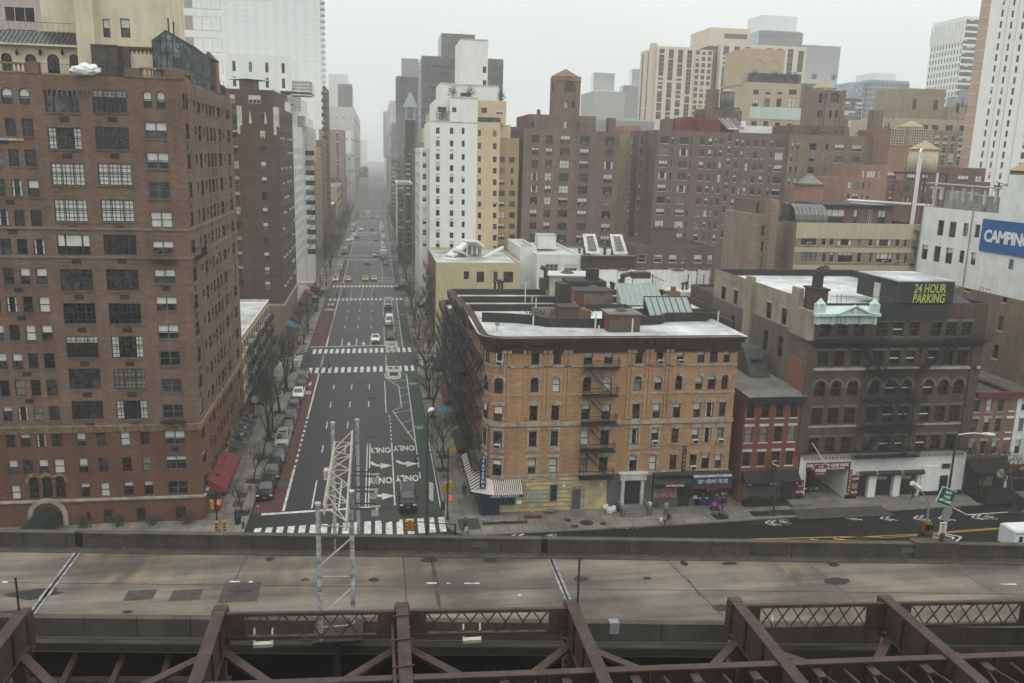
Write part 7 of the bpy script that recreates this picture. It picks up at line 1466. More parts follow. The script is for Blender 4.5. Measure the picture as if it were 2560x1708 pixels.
# lettering and arrows on the road (read by drivers coming towards the camera)
def rtext(s_,x,y,size,L_,rz=180,m=None,w=None,z=.014):
 me=text_mesh(s_,size,m or PNT,ext=0,bold=.03); me.transform(Matrix.Diagonal((1,L_,1,1))); o=link('road_lettering',me,ave,(x,y,z)); o.rotation_euler=(0,0,R(rz)); return o
for x,y in((.2,107.6),(3.35,108.2),(.2,96.9),(3.4,97.3)): rtext('ONLY',x,y,1.05,2.7)
rtext('BUS',-11.9,141.6,.85,3.2); rtext('ONLY',-11.9,136.2,.75,3.2); rtext('BUS',-11.9,219.5,1.0,4); rtext('ONLY',-11.9,212,.9,4)
for x,y in((.2,268),(3.35,268),(.2,262),(3.35,262)): rtext('ONLY',x,y,1.0,2.4)
def arrow(x,y,kind='S',s=1):
 b=B(); z=.014
 if kind=='S': b.poly([(x-.13*s,y+.0,z),(x+.13*s,y,z),(x+.13*s,y+1.6*s,z),(x-.13*s,y+1.6*s,z)]); b.poly([(x-.5*s,y,z),(x,y-1.7*s,z),(x+.5*s,y,z)])
 else: # bends to the picture's right
  for k in range(6):
   t0,t1=R(180+90*k/6),R(180+90*(k+1)/6); c=(x+.5,y+1.2); b.poly([(c[0]+math.cos(t0)*1.4,c[1]+math.sin(t0)*1.7,z),(c[0]+math.cos(t1)*1.4,c[1]+math.sin(t1)*1.7,z),(c[0]+math.cos(t1)*.95,c[1]+math.sin(t1)*1.05,z),(c[0]+math.cos(t0)*.95,c[1]+math.sin(t0)*1.05,z)])
  b.poly([(x+.4,y-1.3,z),(x+1.9,y-.25,z),(x+.4,y+.75,z),(x+.5,y-.2,z)])
 mark('turn_arrow' if kind!='S' else 'arrow',b)
arrow(-.2,102.0,'R'); arrow(3.0,102.4,'R'); arrow(-.1,92.2,'R'); arrow(-5.9,172.5); arrow(-2.9,172.8)
def bikesym(x,y,s=1,rz=180,m=None):
 b=B()
 for cx_ in(-.45,.45):
  for k in range(10): t0,t1=2*math.pi*k/10,2*math.pi*(k+1)/10; line(b,(cx_+math.cos(t0)*.32,math.sin(t0)*.55),(cx_+math.cos(t1)*.32,math.sin(t1)*.55),.07,.0)
 for p,q in(((-.45,0),(-.15,.8)),((-.15,.8),(.3,.8)),((.45,0),(.3,1)),((-.45,0),(.0,0)),((0,0),(.3,.8)),((0,0),(-.2,1))): line(b,p,q,.07,.0)
 me=b.mesh('bike_symbol',m or PNT); me.transform(Matrix.Scale(s,4)); o=link('bike_symbol',me,ave,(x,y,.014)); o.rotation_euler=(0,0,R(rz))
def chev(x,y,s=1,rz=0,n=2):
 b=B()
 for k in range(n): line(b,(k*.9,0),(k*.9+1.3,.9),.22,0); line(b,(k*.9,0),(k*.9+1.3,-.9),.22,0)
 me=b.mesh('chevron',PNT); me.transform(Matrix.Scale(s,4)); o=link('chevron',me,ave,(x,y,.014)); o.rotation_euler=(0,0,R(rz))
bikesym(5.9,141,1); bikesym(5.9,117,1); bikesym(5.9,205,1)
for c_,x,y in(('m2',445,1200),('m2',1040,1162),('m2',1295,1165),('m2',1540,1165),('m2',1722,1165),('m2',1965,1158)): p=PZ(c_,x,y); chev(p.x,p.y,.75)
for c_,x,y in(('m2',600,1190),('m2',2110,1155)): p=PZ(c_,x,y); bikesym(p.x,p.y,0.8,90)
p=PZ('q',1490,1385); chev(p.x,p.y,1,180); p=PZ('q',1200,1395); bikesym(p.x,p.y,0.8,90); p=PZ('bA',2350,70);
p=PZ('bB',190,75); chev(p.x-5,p.y,.9,0); bikesym(p.x,p.y,.8,90)
# yellow centre lines on the side street
def pline(c_,pts,w,m=None,name='centre_line',z=.014):
 b=B(); q=[PZ(c_,*p) for p in pts]
 for a_,d_ in zip(q[:-1],q[1:]): line(b,(a_.x,a_.y),(d_.x,d_.y),w,z)
 mark(name,b,m)
pline('q',[(0,1395),(900,1355),(2254,1250)],.13,PNY); pline('q',[(0,1432),(900,1370),(2254,1262)],.13,PNY)
pline('m2',[(150,1322),(1000,1300),(1300,1300)],.16,PNY); pline('m2',[(250,1325),(1000,1328),(1300,1307)],.16,PNY); pline('m2',[(580,1318),(640,1330)],.3,PNY); pline('m2',[(780,1316),(860,1328)],.3,PNY); pline('m2',[(950,1312),(1060,1326)],.3,PNY)
pline('q',[(1365,1015),(1560,1115),(2254,1068)],.18);
# manholes and patches
MH=worn('manhole_iron',(.085,.08,.078),.2,2);
def disc(x,y,r,z=.016,m=None,name='manhole_cover'):
 b=B(); b.poly([(x+math.cos(2*math.pi*k/18)*r,y+math.sin(2*math.pi*k/18)*r,z) for k in range(18)]); struct(name,b,m or MH,ave)
for c_,x,y,r in(('s1',1300,73,.4),('s1',1357,150,.75),('s1',1352,550,.8),('s1',1385,885,.8),('s1',1715,590,.5),('s1',1820,745,.6),('s1',1850,885,.7),('s1',1485,1285,.75),('s1',1505,1410,.55),('s1',1600,1410,.5),('s1',1530,1205,.55),('s2',750,1110,.7),('s2',660,1160,.6),('s2',1085,1105,.5),('s2',1245,1355,.6),('s2',1070,525,.7),('s2',1515,265,.7)): p=PZ(c_,x,y); disc(p.x,p.y,r)
for c_,x,y,r in(('kb',820,1495,.75),('kb',715,1480,.42),('kb',915,1500,.42),('kb',752,1515,.42),('m2',1082,992,.6)): p=PZ(c_,x,y,.15); disc(p.x,p.y,r,.166,plain('cover_dark',(.03,.028,.026),.6))
for c_,x,y,w_,h_,m in(('kb',305,1497,2.6,.8,'cover_dark'),('kb',425,1493,2.6,.8,'cover_dark'),('lc',235,1235,1.2,1.6,'cover_dark'),('lc',205,1310,1.2,1.6,'cover_dark'),('lc',605,1120,1.0,1.6,'cover_dark'),('kb',522,1462,2.0,.9,'rust_plate'),('m2',400,1195,1.8,.6,'cover_dark'),('m2',505,1125,5.2,1.4,'soil')):
 z=.15 if m!='x' else 0; p=PZ(c_,x,y,z); b=B(); mm_={'cover_dark':plain('cover_dark',(.03,.028,.026),.6),'rust_plate':worn('rust_plate',(.13,.04,.03),.2,2),'soil':worn('soil',(.035,.025,.02),.4,2)}[m]; zz=.162 if p.y>80.8 and (p.x>7.2 or p.x<-13.9) else .018; sheet(b,p.x-w_/2,p.x+w_/2,p.y-h_/2,p.y+h_/2,zz); struct('cellar_hatch' if m!='soil' else 'tree_pit',b,mm_,ave)
# pedestrian refuge islands
for c_,x,y,sgn in(('s2',1650,920,1),('s2',1680,1220,-1)):
 p=PZ(c_,x,y); b=B(); w_=1.25; y0,y1=(p.y-4,p.y+5) if sgn>0 else (p.y-6,p.y+3.5); x=2.75
 n=8; pts=[(x-w_,y1),(x-w_,y0+1)]+[(x-math.cos(math.pi*k/n)*w_,y0+1-math.sin(math.pi*k/n)*1) for k in range(1,n)]+[(x+w_,y0+1),(x+w_,y1)]; b.prism(pts,0,.16,0);
 o=single('refuge_island',b,worn('island_kerb',(.45,.44,.4),.15,1),('concrete refuge island with red tactile pads, north side of the first crossing' if sgn>0 else 'concrete refuge island with dark planting bed and orange cone, south side of the first crossing'),'traffic island',group=None)
 ya,yb=(p.y-2.6,p.y-1.2) if sgn>0 else (p.y+1.2,p.y+2.8)
 for xx in(x-.75,x+.3): q=B(); q.box(xx-.1,xx+.6,ya,yb,.16,.175); part('tactile_pad',q,worn('tactile_red',(.30,.09,.07),.1,2),o)
 q=B(); q.box(x-.75,x+.75,(p.y+.5) if sgn>0 else p.y-3.6,(p.y+2.6) if sgn>0 else p.y-1,.16,.19); part('planting_bed' if sgn<0 else 'slab',q,plain('soil_dark',(.03,.022,.018),.9) if sgn<0 else KRB,o)
# litter
r_=random.Random(9)
for k,(c_,x,y,z) in enumerate((('m2',75,1265,0),('m2',5,1160,.15),('m2',300,1177,.15),('kb',1045,1527,0),('kb',1105,1525,0),('kb',615,1567,0),('s1',185,1265,0),('s1',2095,1465,0),('s1',2080,1505,0))):
 p=PZ(c_,x,y,z); b=B(); b.poly([(p.x+r_.uniform(-.2,.2),p.y+r_.uniform(-.2,.2),z+.03+r_.uniform(0,.05)) for q in range(4)]); struct('litter',b,STW,ave)
# ================================================================ haze
b=B(); b.box(-1800,2200,-120,2600,-1.02,150); HZ=bpy.data.materials.new('haze_air'); HZ.use_nodes=True; t=HZ.node_tree; t.nodes.clear(); o_=t.nodes.new('ShaderNodeOutputMaterial'); pv=t.nodes.new('ShaderNodeVolumePrincipled'); pv.inputs['Color'].default_value=(1,1,1,1); pv.inputs['Density'].default_value=.00048; pv.inputs['Anisotropy'].default_value=.0; t.links.new(pv.outputs[0],o_.inputs['Volume'])
hz=link('haze',b.mesh('haze',HZ),None,kind='stuff')
# ================================================================ bridge deck in the foreground
DECK=None
def deck_mat():
 m,t,bs=newmat('bridge_deck_concrete'); L=t.links.new; g=N(t,'NewGeometry')
 n1=N(t,'TexNoise'); n1.inputs['Scale'].default_value=.22; n1.inputs['Detail'].default_value=8; n1.inputs['Roughness'].default_value=.6; L(g.outputs['Position'],n1.inputs['Vector'])
 cr=N(t,'ValToRGB'); e=cr.color_ramp.elements; e[0].position=.4; e[0].color=(.058,.047,.038,1); e[1].position=.62; e[1].color=(.15,.126,.1,1); L(n1.outputs['Fac'],cr.inputs['Fac'])
 mp=N(t,'Mapping'); mp.inputs['Scale'].default_value=(.9,.28,1); mp.inputs['Rotation'].default_value=(0,0,R(8)); L(g.outputs['Position'],mp.inputs['Vector'])
 n2=N(t,'TexNoise'); n2.inputs['Scale'].default_value=1.5; n2.inputs['Detail'].default_value=6; n2.inputs['Distortion'].default_value=.4; L(mp.outputs[0],n2.inputs['Vector'])
 # ochre scraped bands only in some bays
 n4=N(t,'TexNoise'); n4.inputs['Scale'].default_value=.09; n4.inputs['Detail'].default_value=1; L(g.outputs['Position'],n4.inputs['Vector'])
 r4=N(t,'MapRange'); r4.inputs[1].default_value=.48; r4.inputs[2].default_value=.53; L(n4.outputs['Fac'],r4.inputs[0])
 r2=N(t,'MapRange'); r2.inputs[1].default_value=.45; r2.inputs[2].default_value=.8; L(n2.outputs['Fac'],r2.inputs[0])
 ml=N(t,'Math',operation='MULTIPLY'); L(r4.outputs[0],ml.inputs[0]); L(r2.outputs[0],ml.inputs[1])
 mx2=N(t,'Mix',data_type='RGBA'); mx2.inputs[7].default_value=(.17,.128,.075,1); L(ml.outputs[0],mx2.inputs[0]); L(cr.outputs['Color'],mx2.inputs[6])
 mp3=N(t,'Mapping'); mp3.inputs['Scale'].default_value=(.05,1.3,1); mp3.inputs['Rotation'].default_value=(0,0,R(8)); L(g.outputs['Position'],mp3.inputs['Vector']); n3=N(t,'TexNoise'); n3.inputs['Scale'].default_value=1.2; n3.inputs['Detail'].default_value=3; L(mp3.outputs[0],n3.inputs['Vector'])
 r3=N(t,'MapRange'); r3.inputs[1].default_value=.35; r3.inputs[2].default_value=.65; r3.inputs[3].default_value=.6; r3.inputs[4].default_value=1.22; L(n3.outputs['Fac'],r3.inputs[0])
 mm=N(t,'Mix',data_type='RGBA',blend_type='MULTIPLY'); mm.inputs[0].default_value=1; L(mx2.outputs[2],mm.inputs[6]); L(r3.outputs[0],mm.inputs[7])
 n5=N(t,'TexNoise'); n5.inputs['Scale'].default_value=14; n5.inputs['Detail'].default_value=4; L(g.outputs['Position'],n5.inputs['Vector']); r5=N(t,'MapRange'); r5.inputs[1].default_value=.3; r5.inputs[2].default_value=.7; r5.inputs[3].default_value=.82; r5.inputs[4].default_value=1.18; L(n5.outputs['Fac'],r5.inputs[0])
 m5=N(t,'Mix',data_type='RGBA',blend_type='MULTIPLY'); m5.inputs[0].default_value=1; L(mm.outputs[2],m5.inputs[6]); L(r5.outputs[0],m5.inputs[7])
 L(m5.outputs[2],bs.inputs['Base Color']); bs.inputs['Roughness'].default_value=.75; return m
DECK=deck_mat(); PARC=worn('parapet_concrete',(.15,.132,.11),.28,.7,.9,None,True,.15); ZD=21.0
SL_=(31.39-37.26)/(28.94+16.38)        # the deck's slight skew to the grid
def dy(x,y0): return y0+SL_*(x-5)
YN=34.85; YS=27.9   # inner faces of the far and near barriers at x=5
def strip(b,x0,x1,ya,yb,z0,z1,mi=0):
 """box following the skew of the deck"""
 p=[(x0,dy(x0,ya)),(x1,dy(x1,ya)),(x1,dy(x1,yb)),(x0,dy(x0,yb))]; b.prism(p,z0,z1,mi)
b=B(); strip(b,-60,75,YS-.4,YN+.5,ZD-.5,ZD);
br_=struct('bridge_deck',b,DECK)
b=B(); strip(b,-60,75,YN-.55,YN,ZD+.004,ZD+.03); struct('gutter',b,worn('gutter_grime',(.12,.105,.088),.4,1.5,.9,None,False,.3),br_)
# far parapet in segments with joints
segs=[(-60,-13.35),(-13.05,7.25),(7.5,60)]
pr=thing('parapet','long weathered concrete parapet along the far side of the bridge ramp','parapet',(0,YN,ZD))
def seg(x0,x1,ya,yb,z0,z1,par,name='panel',mat=None):
 b=B(); strip(b,x0,x1,ya,yb,z0,z1); o=link(name,b.mesh(name,mat or PARC),par); o.location=tuple(-Vector(par.location)); return o
for a_,c_ in segs:
 x=a_
 while x<c_-.01:
  x2=min(c_,x+1.85); seg(x+.012,x2-.012,YN+.02,YN+.27,ZD-.6,ZD+.6,pr); x=x2
 seg(a_,c_,YN-.02,YN+.3,ZD+.6,ZD+.7,pr,'coping')
b=B();
for x in(-13.2,7.37): strip(b,x-.11,x+.11,YN+.05,YN+.26,ZD-.2,ZD+.68)
o=link('joint_cover',b.mesh('joint_cover',BLK),pr); o.location=tuple(-Vector(pr.location))
seg(24.2,26.2,YN-.06,YN+.5,ZD-.5,ZD+.78,pr,'lamp_plinth');
for x in(4.1,23.6): seg(x,x+.75,YN-.005,YN+.02,ZD+.25,ZD+.5,pr,'inset_panel',FRG)
nr=thing('parapet','low concrete kerb wall on the near side of the bridge ramp','parapet',(0,YS,ZD))
x=-60
while x<75: x2=x+1.9; seg(x+.012,x2-.012,YS-.3,YS,ZD-.12,ZD+.8,nr); x=x2
seg(-60,75,YS-.45,YS-.02,ZD-.42,ZD-.13,nr,'ledge',worn('ledge_dark',(.07,.062,.054),.3,1)); seg(-60,75,YS-.38,YS-.31,ZD+.02,ZD+.08,nr,'conduit',FRG)
# expansion joints, patches, dashes
def dpatch(name,pts,m,z=ZD+.008): b=B(); b.poly([(x,y,z) for x,y in pts]); struct(name,b,m,br_)
JT=worn('steel_joint',(.36,.36,.37),.3,3,.4,(.10,.10,.10),False); JD=plain('joint_gap',(.012,.012,.012),.8)
for x,w in((-13.1,.18),(7.55,.16)):
 ya,yb=dy(x,YS),dy(x,YN); dpatch('expansion_joint',[(x-w,ya),(x+w,ya),(x+w,yb),(x-w,yb)],JD); dpatch('expansion_joint',[(x-w*.9,ya),(x-w*.3,ya),(x-w*.3,yb),(x-w*.9,yb)],JT,ZD+.014); dpatch('expansion_joint',[(x+w*.3,ya),(x+w*.9,ya),(x+w*.9,yb),(x+w*.3,yb)],JT,ZD+.014)
PT=worn('patch_tar',(.035,.036,.04),.25,2,.7,None,False,.3); PT2=worn('patch_grey',(.105,.09,.076),.35,2,.8,None,False,.2)
r_=random.Random(2)
def blob(c_,x,y,rx,ry,m=None):
 p=PZ(c_,x,y,ZD); n=16; dpatch('asphalt_patch',[(p.x+math.cos(2*math.pi*k/n)*rx*r_.uniform(.75,1.15),p.y+math.sin(2*math.pi*k/n)*ry*r_.uniform(.75,1.15)) for k in range(n)],m or PT)
for q in(('bA',160,340,1.0,.45),('bA',20,435,.7,.25),('bA',1970,185,.38,.25),('bA',2250,185,.38,.25),('bA',1715,275,.2,.2),('bA',585,422,.22,.13),('bA',1110,328,.42,.16),('bA',1240,180,.2,.2),('bB',315,272,.32,.25),('bB',790,200,.17,.25),('bB',995,200,.42,.13),('bB',620,268,.2,.14),('bB',1475,205,.25,.26),('bB',1490,280,.62,.3),('bB',960,405,.35,.3),('bB',2300,205,.35,.14),('bA',1400,275,.2,.15,PT2),('bA',2000,290,.12,2.2,PT2)): blob(*q)
for c_,x0,x1,y0,y1 in(('bA',590,700,325,365),('bA',795,915,325,365),('bA',1030,1180,292,372),('bB',810,860,270,350)):
 p,q=PZ(c_,x0,y0,ZD),PZ(c_,x1,y1,ZD); dpatch('asphalt_patch',[(p.x,q.y),(q.x,q.y),(q.x,p.y),(p.x,p.y)],PT2,ZD+.006)
def djoint(x,w=.03,skew=0): dpatch('slab_joint',[(x-w,dy(x,YS)),(x+w,dy(x,YS)),(x+w+skew,dy(x,YN)),(x-w+skew,dy(x,YN))],PT,ZD+.004)
for x,s_ in((-6.3,.6),(1.05,0),(13.6,-.9),(19.6,-.6),(26.5,-1.2),(33,-1)): djoint(x,.02,s_)
dpatch('slab_joint',[(-40,dy(-40,31.6)),(60,dy(60,31.6)),(60,dy(60,31.64)),(-40,dy(-40,31.64))],PT,ZD+.004)
for a_,c_ in(((('bA',1055,284),('bA',1100,284))),((('bA',1143,285),('bA',1160,285))),((('bA',1958,291),('bA',2005,291))),((('bA',2050,291),('bA',2070,292))),((('bA',2130,292),('bA',2200,292))),((('bA',10,285),('bA',35,286))),((('bB',2245,296),('bB',2315,296)))):
 p,q=PZ(*a_,ZD),PZ(*c_,ZD); dpatch('lane_dash',[(p.x,p.y-.05),(q.x,q.y-.05),(q.x,q.y+.05),(p.x,p.y+.05)],PNT,ZD+.01)
for c_,x,y in(('bA',475,122),('bA',563,128),('bB',35,345),('bB',1270,168),('bA',1190,137)): p=PZ(c_,x,y,ZD+.02); dpatch('litter',[(p.x-.09,p.y-.05),(p.x+.08,p.y-.07),(p.x+.1,p.y+.05),(p.x-.05,p.y+.07)],STW,ZD+.03)
# lower roadway and wall under the ramp, shade painted in near-black
LOW=worn('shade_black',(.005,.0048,.0045),.4,.8,.95,None,False,.1,.1); b=B(); b.box(-80,90,-30,dy(5,YN)-1,12.0,12.4); struct('lower_roadway',b,LOW)
b=B(); b.box(-80,90,31.5,31.8,12.4,ZD-.5); single('abutment_wall',b,LOW,'black wall with painted shade under the bridge ramp, behind the steelwork','wall')
# ---------------- steel truss floor
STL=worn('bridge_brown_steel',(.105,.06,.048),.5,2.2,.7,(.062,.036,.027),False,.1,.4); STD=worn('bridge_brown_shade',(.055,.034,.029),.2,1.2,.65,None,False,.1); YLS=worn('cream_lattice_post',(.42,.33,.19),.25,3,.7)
tr_=thing('steel_bridge_truss','brown riveted steel floor beams, girders and lattice of the bridge in the bottom foreground','bridge',(0,24,23.5)); off=Vector((0,-24,-23.5))
def tp(name,b,m=STL,par=None): o=link(name,b.mesh(name,m),par or tr_); o.location=off if par is None else (0,0,0); return o
ZT=23.5; BX=[-17.6,-11.6,-5.27,.745,6.55,12.36,17.86,23.6,29.3];
def yl(x): return 26.1+(x-.76)*-.078      # lattice girder line
def yc(x): return 22.38+(x-.35)*-.052     # plate girder line
for i,x in enumerate(BX):
 b=B(); y1=yl(x)+.1; y0=3
 b.box(x-.2,x+.2,y0,y1,ZT-.05,ZT); b.box(x-.17,x-.11,y0,y1,ZT-1.15,ZT-.05,1); b.box(x+.11,x+.17,y0,y1,ZT-1.15,ZT-.05,1); b.box(x-.24,x+.24,y0,y1,ZT-1.2,ZT-1.15)
 b.box(x-.26,x+.26,y1-.1,y1+.28,ZT-1.45,ZT-.06); b.box(x-.22,x+.22,y1,y1+.32,ZT-.06,ZT+.01)
 o=tp('floor_beam',b,[STL,STL]);
 b=B()
 for k in range(9):
  for sx in(-.23,.19):
   y=y1-1.2-k*1.3; b.box(x+sx,x+sx+.05,y-.05,y+.05,ZT-1.15,ZT-.05)
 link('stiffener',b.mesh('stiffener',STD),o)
 b=B(); y=y1-.2
 while y>12:
  for sx in(-.15,-.05,.05,.15): b.box(x+sx-.013,x+sx+.013,y-.013,y+.013,ZT,ZT+.014)
  y-=.13
 link('rivets',b.mesh('rivets',STL),o,kind='stuff')
 b=B(); b.box(x-.19,x+.19,yl(x)-.5,yl(x)-.1,12.4,ZT-1.2); tp('post',b,worn('rust_post',(.10,.075,.05),.3,3))
 if i>=4:
  b=B(); xx=x-.33
  for sx in(0,.34): b.box(xx+sx-.03,xx+sx+.03,yl(x)-.35,yl(x)-.25,15,ZT-1.25)
  for k in range(20): z=15.1+k*.37; b.bar((xx,yl(x)-.3,z),(xx+.34,yl(x)-.3,z+.19),.022,4); b.bar((xx+.34,yl(x)-.3,z+.19),(xx,yl(x)-.3,z+.37),.022,4)
  tp('lattice_post',b,YLS)
for i in range(len(BX)-1):
 xa,xb=BX[i]+.2,BX[i+1]-.2
 if i!=1 and i!=4:
  b=B(); za,zb=ZT-.12,ZT-.98; P_=lambda x,z: Vector((x,yl(x),z))
  b.beam(P_(xa,za+.06),P_(xb,za+.06),.14,.12); b.beam(P_(xa,zb+.06),P_(xb,zb+.06),.14,.12)
  b.beam(P_(xa,za),P_(xa+.62,za),.03,.8); b.beam(P_(xb-.62,za),P_(xb,za),.03,.8)
  n=7;
  for k in range(n):
   x0_,x1_=xa+.6+(xb-xa-1.2)*k/n,xa+.6+(xb-xa-1.2)*(k+1)/n; b.bar(P_(x0_,za),P_(x1_,zb),.028,4); b.bar(P_(x0_,zb),P_(x1_,za),.028,4)
  tp('lattice_girder',b,STL)
 xm=(xa+xb)/2
 for (p,q) in (((xa,yl(xa)-.5),(xm-.12,yc(xm)+.15)),((xb,yl(xb)-.5),(xm+.12,yc(xm)+.15))):
  b=B(); b.beam((p[0],p[1],ZT-1.16),(q[0],q[1],ZT-.9),.3,.12); tp('diagonal_brace',b)
# plate girders parallel to the ramp, with outriggers
for Y_,nm in((0,'plate_girder'),(-3.0,'plate_girder')):
 f_=lambda x: yc(x)+Y_
 for i in range(len(BX)-1):
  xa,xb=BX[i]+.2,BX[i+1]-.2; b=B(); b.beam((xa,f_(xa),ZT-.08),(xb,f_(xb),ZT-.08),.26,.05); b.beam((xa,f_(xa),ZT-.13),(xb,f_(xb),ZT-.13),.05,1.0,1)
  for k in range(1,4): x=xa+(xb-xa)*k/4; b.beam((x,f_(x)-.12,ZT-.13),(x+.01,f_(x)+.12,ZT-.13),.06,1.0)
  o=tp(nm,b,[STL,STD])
 if Y_==0:
  for i in range(len(BX)-1):
   for q in(.18,.5,.82):
    x=BX[i]+(BX[i+1]-BX[i])*q; b=B(); b.box(x-.14,x+.14,f_(x)-.55,f_(x)-.1,ZT-.3,ZT-.24); b.bar((x-.1,f_(x)-.4,ZT-.3),(x-.12,f_(x)-2.7,ZT-1.1),.04,4); b.bar((x+.12,f_(x)-.4,ZT-.3),(x+1.15,f_(x)-2.7,ZT-.5),.035,4); b.bar((x+.9,f_(x)-.2,ZT-.3),(x+1.7,f_(x)-2.7,ZT-.8),.05,4); tp('outrigger',b)
for z_,y_,r_2 in((19.6,28.6,.16),(18.7,28.0,.12)):
 b=B(); b.beam((-14,y_+1.0,z_),(-5.4,y_+.1,z_),.3,.35); tp('lower_stringer',b,STL)
for k in range(5): x=-12.8+k*1.7; b=B(); b.beam((x,30.3,20.2),(x-.15,28.2,19.6),.22,.2); tp('outrigger',b)
for z_,y_ in((18.2,27.8),(18.0,27.6),(17.0,26.5)): b=B(); b.bar((-14,y_+.9,z_),(25,y_-2,z_),.035,6); tp('conduit_pipe',b,worn('pipe_dull',(.16,.13,.115),.3,2))
# thin standards on the truss
for c_,x,y,Yq,h in(('bA',90,440,27.3,1.9),('bB',300,400,25.9,2.6)):
 p=PY(c_,x,y,Yq); b=B(); b.bar((p.x,p.y,p.z-.1),(p.x,p.y,p.z+h*.72),.035,6); tp('standard',b,worn('rust_rod',(.12,.05,.035),.3,3))
b=B(); x=.42; b.bar((x,26.0,ZT+.1-.6),(x,21.9,ZT-.0),.06,6);
for q in(.1,.45,.8): y=26.0-4.1*q; b.bar((x-.05,y,ZT+.02),(x+.6,y,ZT+.06),.03,4)
tp('hand_rail',b)
# floodlit brackets hanging below the near kerb wall
for c_,x,y in(('bA',1210,560),('bA',2165,540),('bB',1160,500)):
 p=PY(c_,x,y,27.3); b=B();
 for sx in(-.3,.3): b.bar((p.x+sx,27.4,p.z+.5),(p.x+sx,27.2,p.z),.04,4)
 b.box(p.x-.33,p.x+.33,27.1,27.3,p.z-.1,p.z+.02,1); o=single('lamp_bracket',b,[FRW,worn('lamp_lens',(.55,.53,.45),.1,2)],{1210:'small white lamp bracket under the kerb wall, left of the tube gantry foot',2165:'small white lamp bracket under the kerb wall, right of the centre floor beam',1160:'small white lamp bracket under the kerb wall by the cream lattice posts'}[x],'lamp','lamp brackets under the kerb wall')
b=B(); p=PY('bB',468,492,27.2); b.box(p.x-.18,p.x+.18,27.1,27.4,p.z-.22,p.z+.22); single('junction_box',b,worn('box_grey',(.32,.35,.38),.1,2),'grey junction box fixed on the near kerb wall','junction box')
# ---------------- tube gantry with lattice head
GS=worn('gantry_galvanised',(.44,.46,.47),.3,5,.5,(.24,.25,.26),False,.15,.5); GS2=worn('lattice_cream',(.47,.42,.36),.15,3,.6)
ga=thing('lattice_gantry','galvanised four tube gantry with cream lattice truss head and lamp boxes over the ramp','gantry',(-1.5,27,20)); goff=Vector((1.5,-27,-20))
def gp(name,b,m=GS,sm=False): o=link(name,b.mesh(name,m,sm),ga); o.location=goff; return o
FL_,FR_,BL_,BR_=Vector((-2.03,27.07,27)),Vector((-.95,28.03,27)),Vector((-1.97,33.65,27)),Vector((-.93,34.98,27))
for p,zb in((FL_,21.9),(FR_,21.9),(BL_+Vector((0,2.2,0)),8),(BR_+Vector((0,1.2,0)),8)):
 b=B(); top=p.z if zb>10 else p.z
 b.cyl(p.x,p.y if zb>10 else p.y,zb,top,.083,12); b.cyl(p.x,p.y,top-.07,top+.02,.105,12)
 for k in range(5): z=top-1.1-k*1.05; b.cyl(p.x,p.y,z,z+.03,.088,12,1)
 gp('tube_leg',b,[GS,BLK],False)
b=B(); z=21.4;
for k in range(5):
 z0_=26.2-k*.95; a_,c_=(FL_,FR_) if k%2==0 else (FR_,FL_); b.bar((a_.x,a_.y,z0_),(c_.x,c_.y,z0_-.55),.03,5)
gp('leg_brace',b,GS2)
# horizontal truss between the legs
b=B(); tl=[Vector((-1.83,27.05,26.9)),Vector((-1.05,25.75,26.9))]; tb=[Vector((-1.78,33.55,26.9)),Vector((-1.11,34.95,26.9))]
for s_ in(0,1):
 for dz_ in(0,-.3): b.bar(tl[s_]+Vector((0,0,dz_)),tb[s_]+Vector((0,0,dz_)),.045,5)
n=6
for k in range(n):
 q0,q1=k/n,(k+1)/n
 for dz_ in(0,): b.bar(tl[0].lerp(tb[0],q0)+Vector((0,0,dz_)),tl[1].lerp(tb[1],q1)+Vector((0,0,dz_)),.023,4); b.bar(tl[1].lerp(tb[1],q0)+Vector((0,0,dz_)),tl[0].lerp(tb[0],q1)+Vector((0,0,dz_)),.023,4); b.bar(tl[0].lerp(tb[0],q0)+Vector((0,0,dz_)),tl[1].lerp(tb[1],q0)+Vector((0,0,dz_)),.023,4)
 for s_ in(0,1): b.bar(tl[s_].lerp(tb[s_],q0)+Vector((0,0,-.3*(k%2))),tl[s_].lerp(tb[s_],q1)+Vector((0,0,-.3*((k+1)%2))),.018,4)
gp('lattice_head',b,GS2)
b=B()
for k in range(4): b.bar(tl[1]+Vector((.12+.05*k,0,.02*k)),tb[1]+Vector((.12+.05*k,0,.02*k)),.012,3)
gp('cable',b,BLK)
for i,(x,y) in enumerate(((1390,970),(1375,1130),(1385,1305))):
 p=PZ('s1',x,y,26.3);
 for dyy in(0,.45): b=B(); b.bar((-1.0,p.y+dyy-.2,26.5),(p.x+.05,p.y+dyy-.2,26.45),.03,5); gp('lamp_arm',b,worn('arm_brown',(.14,.11,.09),.2,3))
 b=B(); b.box(p.x-.11,p.x+.14,p.y-.09,p.y+.12,26.12,26.38); b.box(p.x-.15,p.x+.18,p.y+.0,p.y+.18,26.38,26.42,1); gp('floodlight',b,[worn('lamp_housing',(.42,.47,.48),.1,3,.4),worn('lamp_top',(.35,.3,.2),.2,3)])
b=B(); p=PZ('s1',890,905,26.3);
for k in range(2): b.cyl(p.x,p.y+.2*k,26.1,26.35,.11,10); b.cyl(p.x,p.y+.2*k,26.0,26.1,.11,10,0,.03)
gp('camera_dome',b,STW)
b=B(); b.box(-2.3,-.6,26.9,28.3,21.8,21.92); b.box(-1.6,-1.4,27,28.2,12.4,21.8); gp('base_plate',b,STD)
